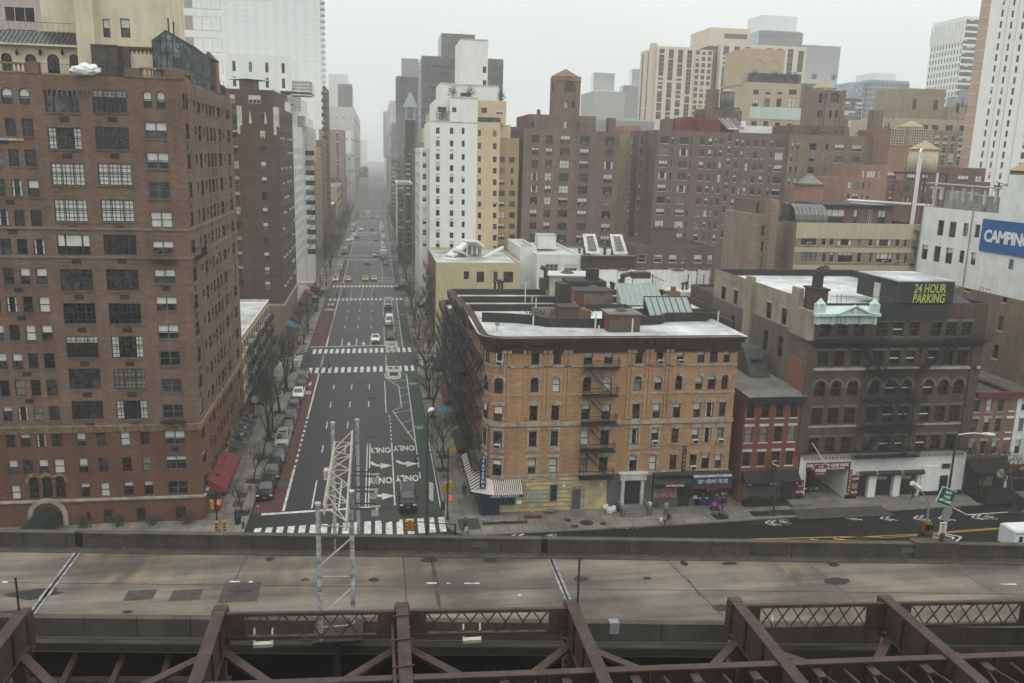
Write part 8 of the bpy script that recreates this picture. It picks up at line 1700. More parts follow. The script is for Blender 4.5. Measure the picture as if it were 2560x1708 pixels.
# ---------------- lamp posts on the parapet
def cobra(name,label,base,h,arm,rad=.07,m=None,dirv=(1,0),z0=0):
 t=thing(name,label,'street lamp',base); b=B(); b.cyl(0,0,0,h,rad,10,0,rad*.6); b.cyl(0,0,-.05,.35,rad*1.5,10); part('pole',b,m or worn('lamp_post_bronze',(.13,.11,.095),.2,2),t)
 d=Vector((dirv[0],dirv[1],0)); b=B(); b.bar((0,0,h-.05),tuple(d*arm*.6+Vector((0,0,h+.02))),.03,6); b.bar(tuple(d*arm*.6+Vector((0,0,h+.02))),tuple(d*arm+Vector((0,0,h-.05))),.03,6); part('arm',b,STW,t)
 bm=bmesh.new(); bmesh.ops.create_uvsphere(bm,u_segments=12,v_segments=8,radius=1);
 for v in bm.verts: v.co=Vector((v.co.x*.36,v.co.y*.13,v.co.z*(.10 if v.co.z>0 else .07)))
 me=bpy.data.meshes.new('lamp_head'); bm.to_mesh(me); bm.free(); me.materials.append(worn('lamp_head_grey',(.52,.53,.52),.1,3,.4)); me.polygons.foreach_set('use_smooth',[True]*len(me.polygons)); o=link('lamp_head',me,t,tuple(d*(arm+.25)+Vector((0,0,h-.08)))); o.rotation_euler=(0,R(6),math.atan2(d.y,d.x)); return t
t=cobra('street_lamp','tall lamp post with long arm rising from the parapet beside the green road sign',tuple(PZ('q',1240,1440,21.75)),5.2,1.35)
GSN=worn('sign_green',(.01,.17,.12),.06,1,.5,None,False,.03);
sg=thing('road_sign','green road sign lettered 58 ST 1 AVE LEFT LANE on the parapet lamp post','road sign',(24.85,31.6,24.3)); b=B(); b.box(-.46,.46,-.02,.02,-.36,.36); part('panel',b,GSN,sg); b=B(); b.box(-.49,.49,0,.015,-.39,.39); part('border',b,WL,sg)
for s_,z in(('58 ST',.2),('1 AVE',0),('LEFT LANE',-.2)): text(s_,.17,WL,sg,(0,-.03,z),ext=.004,bold=.004)
sg.rotation_euler=(0,R(22),R(12));
sw=thing('road_sign','white notice with red marks strapped low on the parapet lamp post','road sign',(25.02,31.75,22.75)); b=B(); b.box(-.17,.17,-.02,.01,-.26,.26); part('panel',b,worn('sign_white_cream',(.6,.57,.5),.1,3),sw); b=B();
for k in range(4): b.bar((-.1,-.03,.2-k*.13),(.1,-.03,.15-k*.13),.012,4)
b.bar((0,-.03,.22),(0,-.03,-.2),.012,4); part('marks',b,plain('sign_red_marks',(.4,.05,.03),.5),sw)
dg=thing('road_sign','grey back of a diamond sign on the parapet lamp post','road sign',(25.4,32.1,23.3)); b=B(); b.poly([(0,0,.62),(.28,0,0),(0,0,-.62),(-.28,0,0)]); b.poly([(0,.02,.62),(.28,.02,0),(0,.02,-.62),(-.28,.02,0)]); part('panel',b,worn('alu_back',(.33,.34,.35),.1,2,.4),dg)
t=cobra('street_lamp','lamp post standing on the parapet at the end of the bike lane, head turned away',tuple(PZ('s1',1930,1545,21.7)),5.75,.35,.06,None,(.3,1))
bs=thing('road_sign','white lettered plate turned edge-on halfway up the centre parapet lamp post','road sign',(2.27,34.95,24.0)); b=B(); b.box(-.02,.02,-.13,.13,-.4,.4); part('panel',b,worn('sign_white_cream',(.6,.57,.5),.1,3),bs); bs.rotation_euler=(0,0,R(35)); b=B(); b.box(-.16,-.1,-.03,.03,-1.9,-1.2); part('green_letters',b,plain('letter_green',(.02,.2,.12),.5),bs)
b=B()
for k in range(4): b.bar((.024,-.1,.25-k*.16),(.024,.1,.25-k*.16),.015,4)
part('lettering',b,plain('letter_dark',(.08,.08,.08),.5),bs)
# ================================================================ vehicles
TYR=plain('tyre_rubber',(.02,.02,.02),.8); RIM=plain('rim_alloy',(.35,.35,.36),.35,.7); CGL=glassm('car_glass',(.03,.038,.042),.06,.7,.5,2,.5); HL=plain('headlight_glass',(.6,.62,.62),.2); PLT=plain('number_plate',(.55,.35,.05),.5)
def paint(n,c):
 if n in MAT: return MAT[n]
 m=plain(n,c,.3,.1); b_=m.node_tree.nodes['Principled BSDF']; dk=max(c)<.06; b_.inputs['Coat Weight'].default_value=0 if dk else .25; b_.inputs['Specular IOR Level'].default_value=.3 if dk else .5; return m
def loft(rings,close=True):
 b=B(); n=len(rings[0])
 for r in rings: b.v.extend(r)
 for i in range(len(rings)-1):
  for k in range(n-1): a=i*n+k; b.f.append((a,a+1,a+n+1,a+n)); b.m.append(0)
 b.f.append(tuple(range(n-1,-1,-1))); b.m.append(0); o=(len(rings)-1)*n; b.f.append(tuple(range(o,o+n))); b.m.append(0)
 return b
SPEC={ # length,width, lower body stations (y, top z, half-width factor), cabin (y base front,y roof front,y roof rear,y base rear, roof z)
'sedan':(4.7,1.82,[(0,.55,.80),(.12,.72,.94),(.5,.80,.985),(1.25,.90,1),(3.6,.97,1),(4.3,.95,.98),(4.62,.86,.93),(4.7,.6,.84)],(1.2,1.95,3.15,4.05,1.45)),
'suv':(4.75,1.92,[(0,.6,.84),(.1,.86,.95),(.4,.98,.99),(1.2,1.05,1),(3.9,1.12,1),(4.5,1.12,.98),(4.7,1.0,.95),(4.75,.6,.88)],(1.15,1.75,4.15,4.65,1.76)),
'van':(5.3,2.0,[(0,.7,.86),(.1,1.0,.95),(.4,1.12,.99),(.95,1.2,1),(4.6,1.25,1),(5.2,1.25,.99),(5.28,1.1,.97),(5.3,.6,.95)],(.85,1.5,5.1,5.26,2.1)),
}
CARS={}
def car_proto(kind,pm,taxi=False,roof=False):
 L_,W_,st,(c0,c1,c2,c3,zr)=SPEC[kind]; hw=W_/2
 def lower(y,zt,k): w_=hw*k; return [(w_*.86,y,.2),(w_,y,.38),(w_*1.0,y,.62),(w_*.985,y,zt-.12),(w_*.88,y,zt),(w_*.5,y,zt+.025),(0,y,zt+.035)]
 rings=[]
 for y,zt,k in st: h=lower(y,zt,k); rings.append([(-p[0],p[1],p[2]) for p in h]+[p for p in h[-2::-1]])
 t=thing('car','','car',(0,0,-50)); b=loft(rings)
 # cabin shell
 zb=lambda y: max(z for z in [next((z1+(z2-z1)*(y-y1)/(y2-y1) for (y1,z1,_),(y2,z2,_) in zip(st[:-1],st[1:]) if y1<=y<=y2),.9)])
 wb,wt=hw*.93,hw*.74
 cab=[[(-wb*.96,c0,zb(c0)-.05),(wb*.96,c0,zb(c0)-.05)],[(-wb,c0+(c1-c0)*.5,0)]]
 A=[Vector((-wb*.93,c0,zb(c0))),Vector((wb*.93,c0,zb(c0))),Vector((wt,c1,zr-.03)),Vector((-wt,c1,zr-.03))]
 D=[Vector((-wb*.93,c3,zb(min(c3,L_-.1)))),Vector((wb*.93,c3,zb(min(c3,L_-.1)))),Vector((wt,c2,zr-.04)),Vector((-wt,c2,zr-.04))]
 mid=(c1+c2)/2; b.poly(A); b.poly(D[::-1]); b.poly([A[1],D[1],D[2],A[2]]); b.poly([D[0],A[0],A[3],D[3]])
 b.poly([A[3],A[2],Vector((wt*.98,mid,zr)),Vector((-wt*.98,mid,zr))]); b.poly([Vector((-wt*.98,mid,zr)),Vector((wt*.98,mid,zr)),D[2],D[3]])
 me=b.mesh('body',pm); o=link('body',me,t); me.polygons.foreach_set('use_smooth',[True]*len(me.polygons)); md=o.modifiers.new('e','EDGE_SPLIT'); md.split_angle=R(32)
 def inset(q,sx,sz,name,m=CGL,nrm=.012):
  c_=sum(q,Vector())/4; n_=(q[1]-q[0]).cross(q[3]-q[0]).normalized(); qq=[]
  lo,hi=q[0].lerp(q[1],.5),q[3].lerp(q[2],.5)
  for i,p in enumerate(q): p2=c_+(p-c_); e=(q[1]-q[0]).normalized(); f_=(hi-lo).normalized(); qq.append(p+e*(sx if i in(0,3) else -sx)+f_*(sz if i in(0,1) else -sz)+n_*nrm)
  b=B(); b.poly(qq); link(name,b.mesh(name,m),t)
 inset(A,.1,.05,'windscreen'); inset([D[1],D[0],D[3],D[2]],.12,.07,'rear_window')
 for s_ in(-1,1):
  f0,f1,r1,r0=(A[1],A[2],D[2],D[1]) if s_>0 else (A[0],A[3],D[3],D[0]); bl=lambda q: f0.lerp(r0,q); tl_=lambda q: f1.lerp(r1,q)
  cuts=[(.04,.36),(.40,.70),(.74,.94)] if kind!='van' else [(.03,.22)]
  for qa,qb in cuts:
   qd=[bl(qa),bl(qb),tl_(qb),tl_(qa)] if s_>0 else [bl(qb),bl(qa),tl_(qa),tl_(qb)]; inset(qd,.03,.07,'side_window')
  for y in(.82,L_-.92):
   b=B(); b.bar((s_*(hw-.22),y,.33),(s_*(hw+.01),y,.33),.335,16); w_=link('wheel',b.mesh('wheel',TYR),t); b=B(); b.bar((s_*(hw+.005),y,.33),(s_*(hw+.02),y,.33),.2,10); link('rim',b.mesh('rim',RIM),w_)
  b=B(); b.box(s_*hw*.93,s_*hw*.58,-.005 if 0 else .0,.1,st[1][1]-.2,st[1][1]-.05); link('headlight',b.mesh('headlight',HL),t)
  b=B(); b.box(s_*(hw*.92),s_*(hw+.16),c0+.35,c0+.5,zb(c0)+.02,zb(c0)+.17); link('wing_mirror',b.mesh('wing_mirror',pm),t)
  b=B(); b.box(s_*hw*.9,s_*hw*.62,L_-.06,L_+.01,st[-3][1]-.25,st[-3][1]-.08); link('tail_light',b.mesh('tail_light',plain('tail_red',(.25,.01,.01),.3)),t)
 b=B(); b.box(-hw*.5,hw*.5,-.02,.06,st[1][1]-.24,st[1][1]-.06); b.box(-hw*.7,hw*.7,-.015,.06,.24,.4); link('grille',b.mesh('grille',GRL),t)
 b=B(); b.box(-.19,.19,-.035,-.02,.42,.55); link('number_plate',b.mesh('number_plate',PLT),t)
 b=B(); b.box(-hw*.3,hw*.3,c0-.1,c0-.02,zb(c0)-.01,zb(c0)+.02); link('wiper_cowl',b.mesh('wiper_cowl',GRL),t)
 if roof: b=B(); b.poly([(-wt*.7,c1+.15,zr+.006),(wt*.7,c1+.15,zr+.006),(wt*.7,c1+.85,zr+.012),(-wt*.7,c1+.85,zr+.012)]); link('sunroof',b.mesh('sunroof',CGL),t)
 if kind=='suv':
  b=B(); [b.bar((s_*wt*.95,c1+.1,zr+.02),(s_*wt*.95,c2-.1,zr+.02),.025,4) for s_ in(-1,1)]; link('roof_rail',b.mesh('roof_rail',RIM),t)
 if taxi: b=B(); b.box(-.4,.4,mid-.15,mid+.1,zr,zr+.22); link('roof_sign',b.mesh('roof_sign',STW),t)
 return t
PC={'black':(.006,.006,.007),'charcoal':(.022,.023,.026),'grey':(.13,.135,.14),'silver':(.33,.34,.35),'white':(.68,.69,.68),'beige':(.42,.39,.34),'slate':(.07,.085,.10),'taxi':(.75,.36,.03),'red':(.25,.03,.03)}
first={}
def car(kind,colr,x,y,label,group=None,rz=0,cat=None,taxi=False,roof=False,z=0):
 key=(kind,colr,taxi,roof)
 if key not in CARS: CARS[key]=car_proto(kind,paint('paint_'+colr,PC[colr]),taxi,roof); o=CARS[key]
 else: o=copytree(CARS[key])
 o.location=(x,y,z); o.rotation_euler=(0,0,R(rz)); o['label']=label; o['category']=cat or ('taxi' if taxi else 'van' if kind=='van' else 'car')
 o.name='taxi' if taxi else ('parked_'+kind if group and 'parked' in group else kind)
 if group: o['group']=group
 elif 'group' in o.keys(): del o['group']
 return o
G1='cars parked along the left kerb'
x_=-12.62; y0=PZ('s1',300,1215).y
for k,(kd,cl_,rf,lb) in enumerate((('suv','black',0,'black SUV parked first in the left kerb row, nearest the stop line'),('suv','charcoal',0,'charcoal SUV parked right behind the front black SUV'),('sedan','grey',0,'grey saloon parked third in the left kerb row, behind the charcoal SUV'),('suv','beige',1,'pale beige SUV with sunroof, fourth in the left kerb row'),('suv','grey',1,'grey SUV with dark sunroof behind the pale beige one'),('sedan','slate',0,'dark slate saloon behind the sunroofed grey SUV'),('sedan','black',0,'black saloon parked before the white saloon, left kerb'),('sedan','white',0,'white saloon parked by the ONLY lettering of the bus lane'),('sedan','charcoal',0,'charcoal saloon beside the BUS lettering, left kerb'),('sedan','slate',1,'slate saloon parked last before the first crosswalk'))):
 car(kd,cl_,x_+(k%3-1)*.06,y0+k*5.75,lb,G1,roof=rf)
p=PZ('s1',1735,1315); car('suv','black',p.x,p.y,'black SUV waiting alone in the right turning lane near the stop line',roof=False)
pw1=PZ('s2',1462,872); car('sedan','white',pw1.x,pw1.y,'white saloon stopped at the first crossing beside the refuge island',roof=True)
p=PZ('s2',1655,838); car('sedan','charcoal',p.x,p.y,'charcoal saloon parked next to the refuge island')
p=PZ('s2',1635,665); car('van','white',p.x,p.y,'white van parked between the charcoal saloon and the utility truck')
def truck(name,label,x,y,body,boxc,L_=6.6,H_=3.1,rz=0,flat=False):
 t=thing(name,label,'truck',(x,y,0),R(rz)); pm=paint('paint_'+body,PC[body]); b=B(); b.box(-1,1,0,.9,.5,1.25); b.box(-1,1,.85,2.3,.5,1.25); b.poly([(-.95,.9,1.25),(.95,.9,1.25),(.88,1.35,2.15),(-.88,1.35,2.15)]); b.poly([(-.88,1.35,2.15),(.88,1.35,2.15),(.88,2.3,2.15),(-.88,2.3,2.15)]); b.poly([(-.95,.9,1.25),(-.88,1.35,2.15),(-.88,2.3,2.15),(-.95,2.3,1.25)]); b.poly([(.95,.9,1.25),(.95,2.3,1.25),(.88,2.3,2.15),(.88,1.35,2.15)]); part('cab',b,pm,t)
 b=B(); b.poly([(-.85,.92,1.33),(.85,.92,1.33),(.8,1.3,2.07),(-.8,1.3,2.07)]); part('windscreen',b,CGL,t)
 b=B();
 if flat: b.box(-1.05,1.05,2.4,L_,.7,1.5); b.box(-1.0,1.0,2.5,3.0,1.5,2.6)
 else: b.box(-1.15,1.15,2.4,L_,.7,H_)
 part('cargo_box' if not flat else 'flat_bed',b,worn('truck_'+boxc,PC[boxc],.1,1,.5),t)
 b=B(); b.box(-.7,.7,-.03,0,.7,1.1); part('grille',b,GRL,t); b=B(); b.box(-1.05,1.05,-.12,0,.4,.62); part('bumper',b,RIM,t)
 for s_ in(-1,1):
  b=B(); b.box(s_*.75,s_*.95,-.03,.02,.8,1.0); part('headlight',b,HL,t)
  for y_ in(.9,L_-1.2): b=B(); b.bar((s_*.8,y_,.42),(s_*1.03,y_,.42),.42,14); part('wheel',b,TYR,t)
  b=B(); b.box(s_*1.0,s_*1.25,1.0,1.1,1.3,1.65); part('wing_mirror',b,GRL,t)
 if flat:
  b=B(); b.box(-.9,.9,1.5,1.8,2.15,2.3); part('light_bar',b,plain('amber',(.5,.2,.03),.4),t);
  for s_ in(-.9,.9): b=B(); b.bar((s_,3,1.5),(s_,3,3.2),.04,4); b.cyl(s_,3,3.2,3.6,.12,8,0,.02); part('cone_holder',b,plain('cone_orange',(.6,.12,.03),.6),t)
 return t
p=PZ('s2',1620,455); truck('utility_truck','white utility truck with orange markers parked at the second crossing','%s'%0 and p.x,p.y,'white','white',5.8,2.6,flat=True)
G2='yellow taxis waiting at the second crossing'
for (x,y),lb in zip(((415,1500),(614,1497),(716,1494)),('yellow taxi waiting beside the bus lane, leftmost of the three','yellow taxi waiting in the middle lanes, between the other two','yellow taxi waiting rightmost, by the turn lane lettering')): p=PZ('av',x,y); car('sedan','taxi',p.x,p.y,lb,G2,taxi=True)
p=PZ('s2',890,262); car('suv','black',p.x-1,p.y+.5,'black SUV driving across the avenue at the second cross street, left side',rz=-90+180)
p=PZ('s2',1690,215); car('sedan','black',p.x,p.y+.8,'black saloon crossing at the second cross street, right side',rz=90 and -90)
p=PZ('av',637,1305); car('sedan','charcoal',p.x,p.y,'charcoal saloon alone in mid avenue behind the taxis'); p=PZ('av',700,1210); car('suv','white',p.x,p.y,'white SUV turning across the third crossing',rz=-70); p=PZ('av',830,1265); truck('box_truck','white box truck stopped right of the lanes at the third crossing',p.x,p.y+3,'silver','white',7,3.4); p=PZ('av',848,1310); car('sedan','black',p.x,p.y,'black saloon just ahead of the white box truck')
G3='cars parked on the left between second and third crossing'
for k,(cl_,kd) in enumerate((('white','sedan'),('silver','sedan'),('grey','suv'),('charcoal','sedan'),('silver','suv'),('white','sedan'),('slate','sedan'),('silver','sedan'),('grey','sedan'))):
 car(kd,cl_,x_+.05*(k%2),258.5+k*5.9,'%s %s parked on the left past the second crossing, %s from the taxis'%(cl_,'SUV' if kd=='suv' else 'saloon',('first','second','third','fourth','fifth','sixth','seventh','eighth','ninth')[k]),G3)
far_=[(385,1172,'silver','suv','silver SUV parked by the bus lane, past the third crossing'),(452,1030,'white','suv','white SUV at the left kerb under the bare trees'),(468,1000,'silver','sedan','silver saloon behind the white SUV at the left kerb'),(487,970,'white','sedan','white saloon third behind the kerbside white SUV'),(525,1000,'black','sedan','black saloon in the lane beside the kerbside white SUV'),(740,1030,'grey','suv','grey SUV heading down the right lanes, far block'),(742,985,'black','sedan','black saloon in the far turning group, right one'),(710,975,'silver','sedan','silver saloon in the far turning group, left one'),(805,980,'red','suv','dark red SUV parked at the far right kerb'),(825,1165,'silver','suv','silver SUV parked right, past the third crossing'),(823,1112,'white','van','white van parked right, behind the silver SUV'),(825,1060,'silver','sedan','silver saloon parked right, behind the white van'),(690,910,'charcoal','suv','charcoal SUV mid avenue in the haze'),(565,910,'white','sedan','white saloon at left of the avenue in the haze'),(795,905,'white','sedan','white saloon parked right in the haze, first of four'),(793,880,'silver','sedan','silver saloon parked right in the haze, second of four'),(793,855,'silver','sedan','silver saloon parked right in the haze, third of four'),(793,832,'grey','sedan','grey saloon parked right in the haze, last of four'),(703,775,'charcoal','sedan','charcoal saloon by the distant taxis'),(750,760,'white','sedan','white saloon right of the distant charcoal one'),(788,780,'silver','sedan','silver saloon at the distant right kerb'),(520,835,'silver','sedan','silver saloon, left kerb in the haze'),(497,870,'grey','sedan','grey saloon, left kerb in the haze, nearer'),(675,555,'white','sedan','tiny white saloon at the farthest crossing, left'),(705,560,'silver','sedan','tiny silver saloon at the farthest crossing, middle'),(783,640,'white','sedan','tiny white saloon at the distant right kerb'),(783,615,'silver','van','tiny pale van at the distant right kerb'),(740,545,'white','van','tiny white van beyond the farthest crossing')]
for x,y,cl_,kd,lb in far_: p=PZ('av',x,y); car(kd,cl_,p.x,p.y,lb,'traffic far up the avenue')
for x,y,lb in((592,780,'distant yellow taxi, left of the white van'),(647,775,'distant yellow taxi just in front of the white van'),(752,575,'tiny yellow taxi at the farthest crossing')): p=PZ('av',x,y); car('sedan','taxi',p.x,p.y,lb,'distant taxis',taxi=True)
p=PZ('av',652,755); truck('box_truck','distant white box truck behind a yellow taxi',p.x,p.y,'white','white',7,3.6)
ORD='first second third fourth fifth sixth seventh eighth ninth tenth eleventh twelfth thirteenth fourteenth fifteenth sixteenth seventeenth eighteenth'.split()
for sd,xk in(('left',-12.6),('right',2.7)):
 kk=0
 for y0k,y1k in((330,362),(379,407),(427,482)):
  y=y0k
  while y<y1k and kk<18:
   cl_=rnd.choice(['white','silver','grey','charcoal','black','silver','slate']); kd=rnd.choice(['sedan','suv']); car(kd,cl_,xk,y,'%s %s, %s in the hazy %s kerb row'%(cl_,'SUV' if kd=='suv' else 'saloon',ORD[kk],sd),'hazy kerb row of parked cars, %s'%sd); kk+=1; y+=6.3
# car in the garage, white truck at lower right
p=PZ('m2',790,985,.1); car('sedan','charcoal',p.x,p.y+.2,'charcoal car nosing out of the parking garage entrance',z=.12)
tq=PZ('q',2000,1450); t=thing('armoured_van','white slab sided van with two small windows, cut by the parapet at the right edge','van',(54.0,64.5,0)); p=PY('q',2010,1440,64.5); q=PY('q',2050,1290,64.5)
rc=PZ('q',2150,1330,2.4); t.location=(rc.x,rc.y,0); b=B(); b.box(0,6.2,0,2.2,.5,2.4); b.box(.12,6.1,.1,2.1,2.4,2.5); part('body',b,worn('van_white',(.7,.72,.72),.08,.8,.5),t); b=B()
for x in(.55,1.25): b.box(x,x+.42,-.02,0,1.3,1.9)
part('rear_window',b,CGL,t); b=B(); [b.box(.1+k*.35,.3+k*.35,-.015,0,2.15,2.25) for k in range(6)]; part('marker_lights',b,GRL,t);
for s_ in(.0,1.95):
 for y_ in(1,5): b=B(); b.bar((y_,s_,.45),(y_,s_+.25,.45),.45,14); part('wheel',b,TYR,t)
# ================================================================ bare trees
BARK=worn('bark',(.07,.055,.045),.3,4,.95,None,False,.2); TWG=plain('twig',(.085,.065,.052),.9)
TV=[]
def tree_mesh(seed,h,spread,lev=6,trunk=.3):
 r_=random.Random(seed); tb,cb=B(),B()
 def grow(p,d,l,rad,k):
  n=3 if k<3 else 2; q=p
  for i in range(n):
   d=(d+Vector((r_.uniform(-.16,.16),r_.uniform(-.16,.16),.06))).normalized(); q2=q+d*l/n; r2=rad*(1-.28*(i+1)/n)
   (tb if k==0 else cb).bar(q,q2,rad*(1-.28*i/n),6 if k<2 else 3,0,r2,cap=False);
   if k>=2 and i<n-1 and k<lev:
    s_=Vector((r_.uniform(-1,1),r_.uniform(-1,1),r_.uniform(0,.8))).normalized(); grow(q2,(d*.6+s_*.7).normalized(),l*.5,max(rad*.42,.011),k+2)
   q=q2
  if k>=lev: return
  m=3 if k<2 else 2 if r_.random()<.75 else 3
  a0=r_.uniform(0,6.28)
  for j in range(m):
   a_=a0+2*math.pi*j/m+r_.uniform(-.4,.4); s_=Vector((math.cos(a_),math.sin(a_),0)); f=spread*(1 if k else .9); grow(q,(d+s_*f*r_.uniform(.55,1.1)).normalized(),l*r_.uniform(.62,.86),max(rad*.63,.013),k+1)
 grow(Vector((0,0,0)),Vector((0,0,1)),h*trunk,h*.018+.02,0)
 return tb.mesh('trunk',BARK),cb.mesh('crown',TWG)
for sd,h,sp,lv in((1,10,.62,6),(2,10,.5,6),(3,10,.75,6),(4,10,.55,5),(5,10,.8,5)): TV.append(tree_mesh(sd,h,sp,lv))
ntree=[0]
def tree(x,y,h,label,v=0,group='bare street trees',pit=True,z=.15,rz=None,guard=False):
 t=thing('bare_tree',label,'tree',(x,y,z),group=group); s_=h/10*.98; t.rotation_euler=(0,0,rz if rz is not None else ntree[0]*1.3); ntree[0]+=1
 tm,cm=TV[v%len(TV)]; a_=link('trunk',tm,t); c_=link('crown',cm,t); a_.scale=c_.scale=(s_,s_,s_)
 if pit:
  b=B(); b.box(-.75,.75,-.75,.75,0,.02); part('tree_pit',b,plain('soil_dark',(.03,.022,.018),.9),t)
 if guard:
  b=B()
  for (p,q) in(((-.7,-.7),(.7,-.7)),((.7,-.7),(.7,.7)),((.7,.7),(-.7,.7)),((-.7,.7),(-.7,-.7))):
   b.bar((*p,.42),(*q,.42),.025,4); b.bar((*p,.15),(*q,.15),.02,4)
   for k in range(8): f=k/8; b.bar((p[0]+(q[0]-p[0])*f,p[1]+(q[1]-p[1])*f,0),(p[0]+(q[0]-p[0])*f,p[1]+(q[1]-p[1])*f,.45),.014,3)
  part('tree_guard',b,BLK,t)
 return t
for c_,x,y,h,v,lb in(('lc',265,1395,4.6,3,'small bare tree in an iron guard nearest the litter bin, left pavement'),('lc',365,1105,5.2,3,'thin sapling behind the nearest small tree, left pavement'),('lc',440,895,6.6,3,'slim bare tree third along the left pavement, beside the grey saloon'),('lc',505,725,9.5,1,'tall bare tree beside the pale beige SUV'),('lc',540,655,9,0,'tall bare tree just behind the one by the pale beige SUV'),('lc',590,480,10.5,2,'wide bare tree beside the dark slate saloon'),('lc',660,280,10.5,0,'bare tree in front of the low tan walk-up, beside the white saloon')):
 p=PZ(c_,x,y,.15); tree(max(min(p.x,-14.6),-16.6),p.y,h,lb,v,'bare trees on the left pavement',guard=True)
for x,y,h,v,lb in((-15.2,150,9,2,'bare tree at the corner before the first cross street, left'),(-15.2,138,9.5,0,'bare tree in front of the dark shop awning, left pavement'),(-15,172,9,1,'bare tree at the foot of the chocolate tower, left pavement'),(-15,186,7,3,'smaller bare tree by the bus shelter, left pavement')): tree(x,y,h,lb,v,'bare trees on the left pavement')
for c_,x,y,h,v,lb in(('s1',2070,885,7,4,'small bare tree beside the traffic signal, right pavement'),('s0',1075,905,8.5,2,'bare tree leaning over the bike lane, right pavement'),('s0',1045,800,9,0,'bare tree opposite the hatched road area, right pavement'),('s2',1910,675,10,1,'tall bare tree opposite the parked white van, right pavement')): p=PZ(c_,x,y,.15); tree(min(max(p.x,7.9),9.6),p.y,h,lb,v,'bare trees on the right pavement')
for k,(y,h,v) in enumerate(((104,7,2),(143,9,1),(176,9,2),(212,9,0))): tree(8.4,y,h,'bare tree on the right pavement, '+('under the black fire escapes','just before the first cross street','just past the first cross street','by the second cross street')[k],v,'bare trees on the right pavement')
k=0
for side,x in(('left',-15.4),('right',8.6)):
 for i in range(16):
  y=262+i*17+rnd.uniform(-3,3)
  if any(a_-3<y<c2+3 for a_,c2 in xst): y+=9
  tree(x+rnd.uniform(-.3,.3),y,rnd.uniform(8.5,12),'bare tree far up the avenue in haze, %s in the %s row'%(('nearest','second','third','fourth','fifth','sixth','seventh','eighth','ninth','tenth','eleventh','twelfth','thirteenth','fourteenth','fifteenth','farthest')[i],side),i%3+(2 if i%5==0 else 0),'hazy %s row of bare trees'%side,pit=False)
for c_,x,y,h,v,lb in(('m2',512,1122,5.6,3,'small pale bare tree in a soil bed before the black awning house'),('m2',115,1150,5,3,'thin bare tree by the news shop and the stroller'),('n',290,1105,8.5,2,'bare tree before the pink row house with round sign'),('n',560,1190,8,4,'bare tree at the right edge before the white row house')): p=PZ(c_,x,y,.15); tree(p.x,p.y,h,lb,v,'bare trees on the side street',guard=(x==115))
tree(79.5,83.8,10,'large bare tree reaching in from the right edge above the white van',2,'bare trees on the side street',pit=False)
for k in range(3): tree(44+k*4.5,121.5,9+k,'bare yard tree between the dark roofs and the garage, '+('left','middle','right')[k],k,'yard trees behind the tenement',pit=False,z=.0)
# ================================================================ street furniture
SYE=plain('signal_yellow',(.62,.34,.02),.45)
def sig_head(b,p,f=(0,-1)):
 f=Vector((f[0],f[1],0)); s_=Vector((f.y,-f.x,0))
 c0=Vector(p);
 for k in range(3): z=c0.z-.17+k*-.34
 pts=[c0+s_*a_+f*d_ for a_,d_ in((-.17,-.12),(.17,-.12),(.17,.12),(-.17,.12))]; b.prism([(q.x,q.y) for q in pts],c0.z-1.05,c0.z,0)
 for k in range(3):
  q=c0+f*.12+Vector((0,0,-.18-.34*k)); b.bar(q,q+f*.16,.13,8,0); b.bar(q+f*.005,q+f*.165,.10,8,(1,1,2)[k] if 0 else 1)
def signal(x,y,z,h=4.2,name='traffic_signal',label='',heads=((.35,0,4.2,0,-1),),arm=None,lamp=None,walk=True,light=(0,)):
 t=thing(name,label,'traffic light',(x,y,z)); b=B(); b.cyl(0,0,0,h,.075,8); b.cyl(0,0,0,.9,.16,8,0,.1); part('pole',b,BLK,t)
 if arm: b=B(); b.bar((0,0,h-.3),(arm[0],arm[1],h),.05,6); part('arm',b,BLK,t)
 for hx,hy,hz,fx,fy in heads:
  b=B(); sig_head(b,(hx,hy,hz),(fx,fy)); o=part('signal_head',b,[SYE,BLK],t)
 if walk: b=B(); b.box(.1,.5,-.2,.15,2.3,2.75); o=part('walk_signal',b,SYE,t); b=B(); b.box(.15,.42,-.22,-.2,2.38,2.66); link('lit_hand',b.mesh('lit_hand',plain('lit_red',(.5,.02,.02),.5,emit=(1,.06,.03),es=1.6)),o)
 return t
p=PZ('s1',2140,1405,.15)
t=signal(p.x,p.y,.15,8.2,label='black signal pole with yellow heads, red hand and lamp arm at the near right corner',heads=((.28,.1,4.4,.9,-.3),(-.25,.2,4.2,-.6,.8))); b=B(); b.bar((.3,0,7.7),(-3.6,0,7.75),.04,5); b.bar((-3.4,0,7.75),(-3.4,0,7.2),.03,4); part('lamp_arm',b,BLK,t); b=B(); b.cyl(-3.4,0,6.9,7.25,.2,10,0,.1); b.cyl(-3.4,0,6.75,6.9,.26,10); part('pendant_lamp',b,BLK,t); b=B(); b.box(-.75,-.3,-.2,.2,1.2,2.2); part('control_box',b,BLK,t)
t=signal(3.4,70.5,0,0.3,label='pair of yellow signal heads on a mast arm just over the parapet',heads=((2.5-3.4,1.2,6.1,-.4,-1),(2.95-3.4,1.2,6.1,.5,-1)),walk=False); b=B(); b.cyl(3.6,2.4,0,5,.1,8); b.bar((3.6,2.4,4.9),(-.9,1.2,6.0),.05,5); part('mast_arm',b,BLK,t)
t=signal(-16.7,85.5,.15,4,label='black signal pole with yellow head at the left tower corner',heads=((-.4,-.2,2.9,-.5,-.8),)); b=B(); b.box(-1.3,-.1,-.02,.02,3.6,3.85); part('street_name_sign',b,GSN,t)
t=signal(-15.9,82.2,.15,1,label='low yellow signal head behind the parapet by the litter bin',heads=((-.2,0,1.9,0,-1),(.5,0,1.9,.3,-1)),walk=False)
